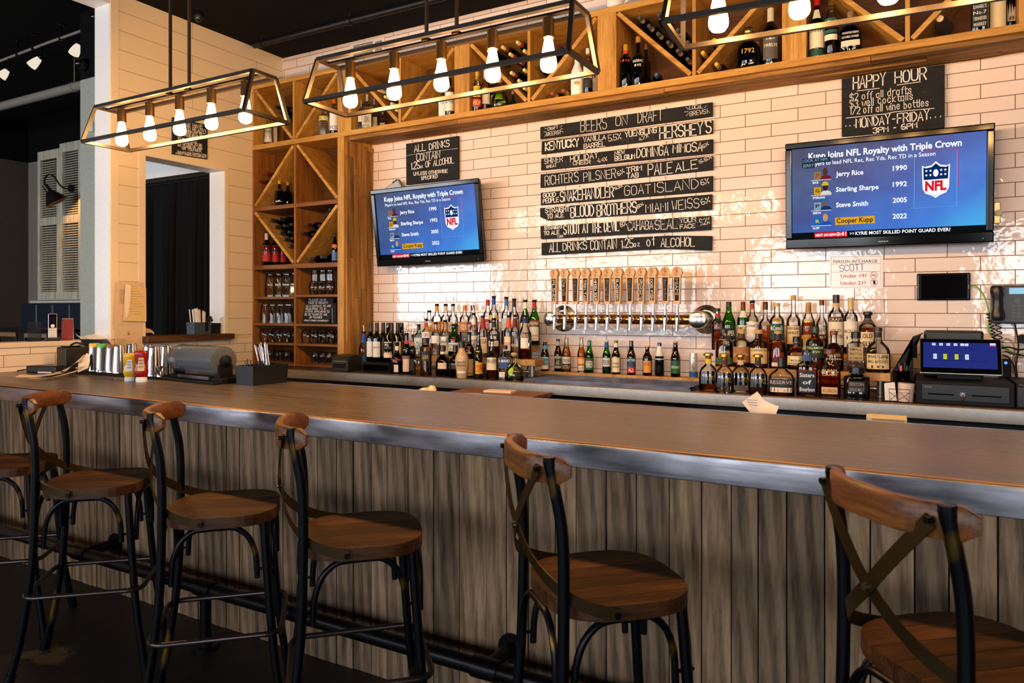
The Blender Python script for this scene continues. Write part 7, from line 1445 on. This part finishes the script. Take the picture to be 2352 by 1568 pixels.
# ---- on the half wall
def onwall(u, v, x=-5.10): p = onX(u, v, x); return p
ZW = 1.2475
P = onwall(121, 774); o = thing('cordless_phone', 'silver cordless phone standing in its dock on the half wall', 'phone', (P.x, P.y, ZW), R(62)); k = mpp(121, P.y)
m = MB(); m.box(-.045, .045, -.045, .05, 0, .022); m.build('charging_dock', plain('dock_blue_black', '#12162a', .35), o, smooth=False, bevel=.006)
T_ = Matrix.Translation((0, 0, .014)) @ Matrix.Rotation(R(-12), 4, 'X'); m = MB(); m.box(-.026, .026, -.012, .012, 0, .172, T_); m.build('handset_body', plain('phone_silver', '#b9b4b6', .3, .4), o, smooth=False, bevel=.006, seg=3)
m = MB(); m.box(-.022, .022, -.0135, -.0115, .072, .166, T_); f_ = m.build('black_face', GLOSSB, o, smooth=False, bevel=.001); m = MB(); m.box(-.017, .017, -.0145, -.013, .105, .15, T_); m.build('display', plain('phone_screen', '#1a1024', .1), f_, smooth=False)
m = MB(); m.cyl(T_ @ Vector((0, -.0125, .085)), T_ @ Vector((0, -.0155, .085)), .012, 18); m.build('navigation_pad', labm('#e8e4e6'), o)
for r_ in range(4):
    for c_ in range(3): m = MB(); m.box(-.019 + .0135 * c_, -.008 + .0135 * c_, -.0135, -.0115, .012 + .0145 * r_, .022 + .0145 * r_, T_); m.build('key_button', labm('#e2dfe0'), o, smooth=False)
P = onwall(147, 774); o = thing('card_easel', 'red and grey plastic card easel beside the cordless phone', 'easel', (P.x - .02, P.y + .035, ZW), R(55)); m = MB(); m.add([(-.034, -.04, 0), (.034, -.04, 0), (.034, .0, .145), (-.034, .0, .145), (-.034, -.036, 0), (.034, -.036, 0), (.034, .004, .145), (-.034, .004, .145)], [(0, 1, 2, 3), (7, 6, 5, 4), (0, 4, 5, 1), (1, 5, 6, 2), (2, 6, 7, 3), (3, 7, 4, 0)]); m.build('red_card', labm('#7a1f2a'), o, smooth=False)
m = MB(); m.add([(-.034, .045, 0), (.034, .045, 0), (.034, .006, .15), (-.034, .006, .15), (-.034, .049, 0), (.034, .049, 0), (.034, .010, .15), (-.034, .010, .15)], [(0, 1, 2, 3), (7, 6, 5, 4), (0, 4, 5, 1), (1, 5, 6, 2), (2, 6, 7, 3), (3, 7, 4, 0)]); m.build('grey_back', labm('#a89890'), o, smooth=False)
P = onwall(112, 772); o = thing('clear_card_stand', 'clear plastic card stand behind the cordless phone', 'stand', (P.x - .025, P.y - .065, ZW), R(62)); m = MB(); m.box(-.05, .03, -.002, .002, 0, .13); m.box(-.05, .03, -.02, .02, 0, .003); m.build('clear_plate', glass('acrylic', '#c4ccd0', edge=.8), o, smooth=False)
for i, (u0, u1, dv, lb) in enumerate([(178, 197, 0, 'curved white paper lying on the half wall right of the phone'), (203, 249, -6, 'larger curled white paper lying against the white post')]):
    a = onwall(u0, 772, -5.12); b = onwall(u1, 772, -5.12); o = thing('paper_sheet', lb, 'paper', (0, 0, 0)); a.z = b.z = ZW + .002
    pts = smoothpts([a + Vector((0, 0, .03 if i == 0 else .002)), a.lerp(b, .3) + Vector((0, 0, .012)), a.lerp(b, .65) + Vector((0, 0, .008 if i == 0 else .02)), b + Vector((0, 0, .004 if i == 0 else .05))], 5); m = MB(); ribbon3(m, pts, [Vector((.25, 0, 1)).normalized()] * len(pts), .12, .0007); m.build('sheet', labm('#efece8'), o)
# ---- papers on the shiplap beside the service window
W_ = Crop(220, 630, 6.918, 'x', XL + .009)
def wallpaper(label, quad, x, lines_, col='#d9c0a6'):
    o = thing('pinned_paper', label, 'paper'); W_.c = x; m = MB(); c = [W_.w(*q) for q in quad]; m.add(c + [p - Vector((.0009, 0, 0)) for p in c], [(0, 1, 2, 3), (7, 6, 5, 4), (0, 4, 5, 1), (1, 5, 6, 2), (2, 6, 7, 3), (3, 7, 4, 0)]); sh = m.build('sheet', labm(col), o, smooth=False)
    m = MB(); put = lambda y, z: (x + .0008, y, z)
    for l in lines_: line(m, W_, l, 5, put)
    m.build('printed_lines', labm('#8a7a68'), sh, smooth=False); return o, put
wallpaper('large sheet of ruled paper pinned on the shiplap left of the service window', [(300, 120), (765, 128), (755, 800), (265, 795)], XL + .0085, [[(375, 240 + 13 * k), (455, 240 + 13 * k)] for k in range(18)])
wallpaper('stack of typed sheets clipped over the large pinned sheet', [(470, 150), (800, 215), (805, 748), (430, 740)], XL + .024, [[(545 + (k % 3) * 6, 190 + 40 * k), (620 + (k * 37) % 150, 190 + 40 * k)] for k in range(12)], '#e2c793')
o = thing('pinned_paper', 'curled page edge folded over the typed sheets on the shiplap', 'paper'); W_.c = XL + .034; m = MB(); c = [W_.w(*q) for q in [(480, 155), (520, 160), (560, 185), (548, 420), (515, 640), (490, 690), (478, 500)]]; m.add(c, [tuple(range(7))]); m.add([p - Vector((.006, .0, 0)) for p in c], [tuple(range(7))[::-1]]); m.add(c + [p - Vector((.006, 0, 0)) for p in c], [(i, (i + 1) % 7, 7 + (i + 1) % 7, 7 + i) for i in range(7)]); m.build('sheet', labm('#efe2d6'), o, smooth=False)
o, put = wallpaper('menu sheet with an orange monogram pinned below the typed sheets', [(298, 868), (745, 868), (745, 1200), (305, 1200)], XL + .0105, [[(335, 1030), (480, 1030)], [(335, 1056), (500, 1054)], [(335, 1080), (470, 1078)], [(335, 1105), (490, 1103)], [(675, 1020), (705, 1020)], [(495, 1003), (550, 1003)], [(505, 1060), (540, 1060)], [(680, 1075), (700, 1075)], [(680, 1100), (700, 1100)]])
m = MB(); put2 = lambda y, z: (XL + .0118, y, z); letter(m, W_, '5', 505, 948, 538, 946, 36, 8, put2, 0, 0); letter(m, W_, 'P', 512, 976, 540, 974, 36, 8, put2, 0, 0); line(m, W_, [(430, 960), (490, 950)], 4, put2); line(m, W_, [(555, 945), (615, 940)], 4, put2); m.build('orange_monogram', labm('#c8622a'), o, smooth=False)
wallpaper('plain sheet of paper pinned between the typed sheets and the menu', [(272, 800), (752, 800), (750, 880), (280, 880)], XL + .0075, [])
o = thing('crumpled_papers', 'small crumpled papers lying at the left end of the window sill', 'papers', (0, 0, 0)); W_.c = -5.06; c = [W_.w(*q) for q in [(785, 865), (870, 868), (925, 915), (930, 955), (880, 925), (790, 930)]]
m = MB(); m.add(c, [tuple(range(6))]); m.add([p - Vector((.06, 0, -.01)) for p in c], [tuple(range(6))[::-1]]); m.add(c + [p - Vector((.06, 0, -.01)) for p in c], [(i, (i + 1) % 6, 6 + (i + 1) % 6, 6 + i) for i in range(6)]); m.build('paper_folds', labm('#c8a88a'), o, smooth=False)
# ---- window sill caddies
o = thing('napkin_caddy', 'blue grey caddy of white straws on the service window sill', 'caddy', (-5.085, 3.865, WZ0 + .0008), R(90)); caddy(o, .075, .05, .095, plain('dusty_blue_caddy', '#3c4a58', .5))
m = MB(); m.box(.02, .045, -.056, -.0505, .02, .093); m.build('notch', capm('#0a0a0c'), o, smooth=False)
for k in range(26):
    m = MB(); a = -.062 + .115 * k / 25; b = random.uniform(-.035, .035); m.cyl((a * .9, b, .008), (a * 1.14 - .01, b + random.uniform(-.006, .006), .205 - abs(k - 8) * .0016 + random.uniform(-.006, .004)), .0042, 6); m.build('white_straw', labm('#ece7e0'), o)
o = thing('napkin_caddy', 'black notched caddy beside the straws at the right end of the window sill', 'caddy', (-5.10, 3.995, WZ0 + .0008), R(90)); caddy(o, .045, .05, .085, plain('black_caddy_plastic', '#15171a', .35)); m = MB(); m.tube([(-.035, 0, .08), (-.02, -.01, .135), (.0, .01, .12), (.01, 0, .1)], [.014, .018, .014, .01], 8); m.build('black_picks', capm('#0e0e10'), o)
# ---- curtain in the vestibule doorway
o = thing('curtain', 'long black gathered curtain hanging behind the service window', 'curtain'); m = MB(); nx = 110; xa, xb = -6.27, xa_c if 0 else -5.225; vs = []
zs = [2.615, 2.60, 2.56, 2.40, 1.9, 1.2, .4, .02]; amp = [.006, .008, .012, .022, .032, .036, .038, .04]
for z, a in zip(zs, amp):
    for i in range(nx + 1):
        t_ = i / nx; ph = t_ * 2 * math.pi * 13 + 1.3 * math.sin(t_ * 9 + 1); x = xa + (xb - xa) * t_; d = math.sin(ph) * a * (.7 + .5 * math.sin(t_ * 17)) + .5 * a * math.sin(ph * .5 + .8)
        vs.append((x, YX + .055 + d, z))
m.add(vs, [(j * (nx + 1) + i, j * (nx + 1) + i + 1, (j + 1) * (nx + 1) + i + 1, (j + 1) * (nx + 1) + i) for j in range(len(zs) - 1) for i in range(nx)])
t = NT('black_satin_curtain'); p_ = t.pbsdf(lin('#06070a'), .75, 0, .12); m.build('cloth', t.m, o)
m = MB(); m.cyl((xa - .02, YX + .055, 2.59), (xb, YX + .055, 2.59), .011, 10); m.build('rod', MATB, o)
# ================================================================ dining room beyond the half wall
m = MB(); m.box(-11.83, -5.5, 4.3, 5.99, 0, .45); struct(m.build('floor_dining', plain('dining_floor', '#1a1512', .7), smooth=False))
SHUT = wood('weathered_white_paint', '#6d6450', '#cdc4ac', '#e9e2cc', 'z', 1, .7)
def shutter(label, x0, x1, z0, z1, zm):
    o = thing('louvred_shutter', label, 'shutter', (x0, 5.93, z0), 0, 'tall louvred shutters on the dining room wall'); W, Hh, M_ = x1 - x0, z1 - z0, zm - z0; s = .07; m = MB()
    m.box(0, s, 0, .04, 0, Hh); m.box(W - s, W, 0, .04, 0, Hh); m.box(s, W - s, 0, .04, Hh - .13, Hh); m.box(s, W - s, 0, .04, 0, .12); m.box(s, W - s, 0, .04, M_ - .06, M_ + .06); m.build('frame', SHUT, o, smooth=False, bevel=.003)
    m = MB(); z = .14
    while z < Hh - .15:
        if abs(z - M_) > .075: m.box(s, W - s, -.003, .003, -.0145, .0145, Matrix.Translation((0, .02, z)) @ Matrix.Rotation(R(-48), 4, 'X'))
        z += .0345
    m.build('louvres', SHUT, o, smooth=False); m = MB(); m.box(s, W - s, .041, .045, .1, Hh - .1); m.build('dark_backing', capm('#1c1812'), o, smooth=False); return o
xs = [onY(u, HZ, 5.93).x for u in (86, 136.5, 186)]; zt, zb_, zm = onY(110, 345, 5.93).z, onY(110, 689, 5.93).z, onY(110, 508, 5.93).z
shutter('louvred shutter behind the wall lamp, left leaf of the pair', xs[0], xs[1] - .004, zb_, zt, zm); shutter('louvred shutter lit by the wall lamp, right leaf of the pair', xs[1], xs[2], zb_, zt + .06, zm)
# barn lamp
o = thing('wall_lamp', 'gooseneck barn lamp mounted on the louvred shutters', 'lamp'); DBR = plain('dark_bronze_lamp', '#2a221d', .35, .5)
ap = [onY(162, 432, 5.91), onY(150, 433, 5.86), onY(137, 424, 5.78), onY(124, 405, 5.66), onY(112, 401, 5.58), onY(104, 408, 5.54), onY(102, 424, 5.52)]
m = MB(); m.tube(smoothpts(ap, 5), .012, 10); m.build('gooseneck_arm', DBR, o); m = MB(); m.cyl((ap[0].x, 5.925, ap[0].z), (ap[0].x, 5.90, ap[0].z), .055, 20); m.build('wall_plate', DBR, o)
q = ap[-1]; ax = Vector((.34, .55, -1)).normalized(); Mq = Matrix.Translation(q) @ (-ax).to_track_quat('Z', 'Y').to_matrix().to_4x4()
m = MB(); m.lathe([(.034, .0), (.036, -.02), (.04, -.10), (.062, -.125), (.15, -.27), (.153, -.275), (.148, -.272), (.058, -.128), (.03, -.11)], 28, Mq, caps=False); m.build('shade', DBR, o)
m = MB(); m.lathe([(.016, -.12), (.03, -.155), (.034, -.18), (.026, -.205), (.004, -.215)], 14, Mq); m.build('bulb', emit('warm_lamp_bulb', '#ffb45a', 260), o)
# booth
BLUE = plain('navy_booth_vinyl', '#17202e', .45)
bx0, bx1 = onY(47, HZ, 5.55).x, -6.9; o = thing('booth_bench', 'high backed navy booth bench below the shutters', 'bench', (bx0, 5.55, .4505)); n = 4; zt = onY(110, 696, 5.55).z - .45; sw = (onY(183, HZ, 5.55).x - bx0) / 3.6; k = 0; x = 0
while x < bx1 - bx0:
    m = MB(); m.box(x + .003, min(x + sw, bx1 - bx0) - .003, 0, .16, .42, zt); m.build('back_cushion', BLUE, o, smooth=False, bevel=.03, seg=3); x += sw
m = MB(); m.box(0, bx1 - bx0, -.42, .16, 0, .42); m.build('seat', BLUE, o, smooth=False, bevel=.03); m = MB(); m.box(.0, bx1 - bx0, .12, .22, zt + .005, zt + .035); m.build('cap_rail', labm('#cfc8bc'), o, smooth=False)
def dtable(label, cx_, cy_, w_, d_, z, mat):
    o = thing('dining_table', label, 'table', (cx_, cy_, .4505)); h = z - .45; m = MB(); m.box(-w_, w_, -d_, d_, h - .035, h); m.build('table_top', mat, o, smooth=False, bevel=.004); m = MB(); m.cyl((0, 0, 0), (0, 0, h - .035), .035, 12); m.build('pedestal', BLK, o); m = MB(); m.box(-.28, .28, -.03, .03, 0, .02); m.box(-.03, .03, -.28, .28, 0, .02); m.build('base', BLK, o, smooth=False)
dtable('dark dining table in front of the navy booth', -9.3, 4.84, .75, .27, 1.23, plain('dark_table_wood', '#1d1511', .25))
def dchair(label, x, y, rz):
    o = thing('dining_chair', label, 'chair', (x, y, .4505), rz, 'metal dining chairs at the dark table'); m = MB(); m.box(-.19, .19, -.03, .0, .70, .75); m.build('back_rail', plain('chair_wood_rail', '#8a6a48', .3), o, smooth=False, bevel=.008)
    m = MB(); m.box(-.2, .2, -.02, .38, .43, .46); m.build('seat', MC['chair_wood_rail'], o, smooth=False, bevel=.008)
    for sx in (-1, 1):
        m = MB(); m.tube([(sx * .2, -.04, 0), (sx * .19, 0, .45), (sx * .19, -.02, .75)], .013, 8); m.build('leg', BLK, o); m = MB(); m.tube([(sx * .2, .38, 0), (sx * .18, .34, .44)], .013, 8); m.build('leg', BLK, o)
dchair('dining chair with wooden top rail at the far left beyond the half wall', -9.0, 4.36, R(0)); dchair('dining chair with wooden top rail nearest the phone beyond the half wall', -8.30, 4.30, R(5))
# track lights
o = thing('track_light', 'cable track with three white glass lamps on the dining room ceiling', 'lamp'); tp = [onZ(-60, 163, 4.20), onZ(0, 140, 4.20), onZ(105, 100, 4.20), onZ(206, 64, 4.20)]
m = MB(); m.tube(tp, .013, 8); m.build('track', GPIPE, o)
for u, v in ((40, 124), (76, 110), (140, 88)): p = onZ(u, v, 4.20); m = MB(); m.cyl(p, (p.x, p.y, 4.35), .008, 8); m.cyl((p.x, p.y, 4.335), (p.x, p.y, 4.3495), .025, 14); m.cyl(p + Vector((0, 0, -.02)), p + Vector((0, 0, .02)), .02, 10); m.build('ceiling_stem', BLK, o)
FROST = emit('frosted_lamp_glass', '#fff0d8', .85)
for u, v, du, dv, sz in ((20, 132, -7, 36, 1), (95, 104, -12, 40, 1), (181, 74, 0, 44, 1)):
    p = onZ(u, v, 4.20); y = p.y; s_ = onY(u, v + 26, y); e = onY(u + du, v + 26 + dv * .62, y) + Vector((0, -.05, 0)); m = MB(); m.cyl(p, s_, .008, 8); m.cyl(s_, s_.lerp(e, .15), .03, 14); m.build('lamp_arm', BLK, o)
    ax = (e - s_); L = ax.length; Mq = Matrix.Translation(s_) @ ax.to_track_quat('Z', 'Y').to_matrix().to_4x4(); m = MB(); m.lathe([(.024, L * .15), (.036, L * .4), (.046, L * .75), (.049, L), (.026, L * .98), (.001, L * .97)], 20, Mq); m.build('glass_shade', FROST, o)
P = onY(214.5, 293, YX); o = thing('thermostat', 'small white box on the grey wall just left of the white post', 'thermostat', (P.x, YX, P.z)); m = MB(); m.box(-.03, .03, -.03, -.001, -.045, .045); m.build('casing', labm('#ded6ca'), o, smooth=False, bevel=.008, seg=3); m = MB(); m.box(-.018, .018, -.0312, -.0298, .005, .03); m.build('display', labm('#8f948c'), o, smooth=False)
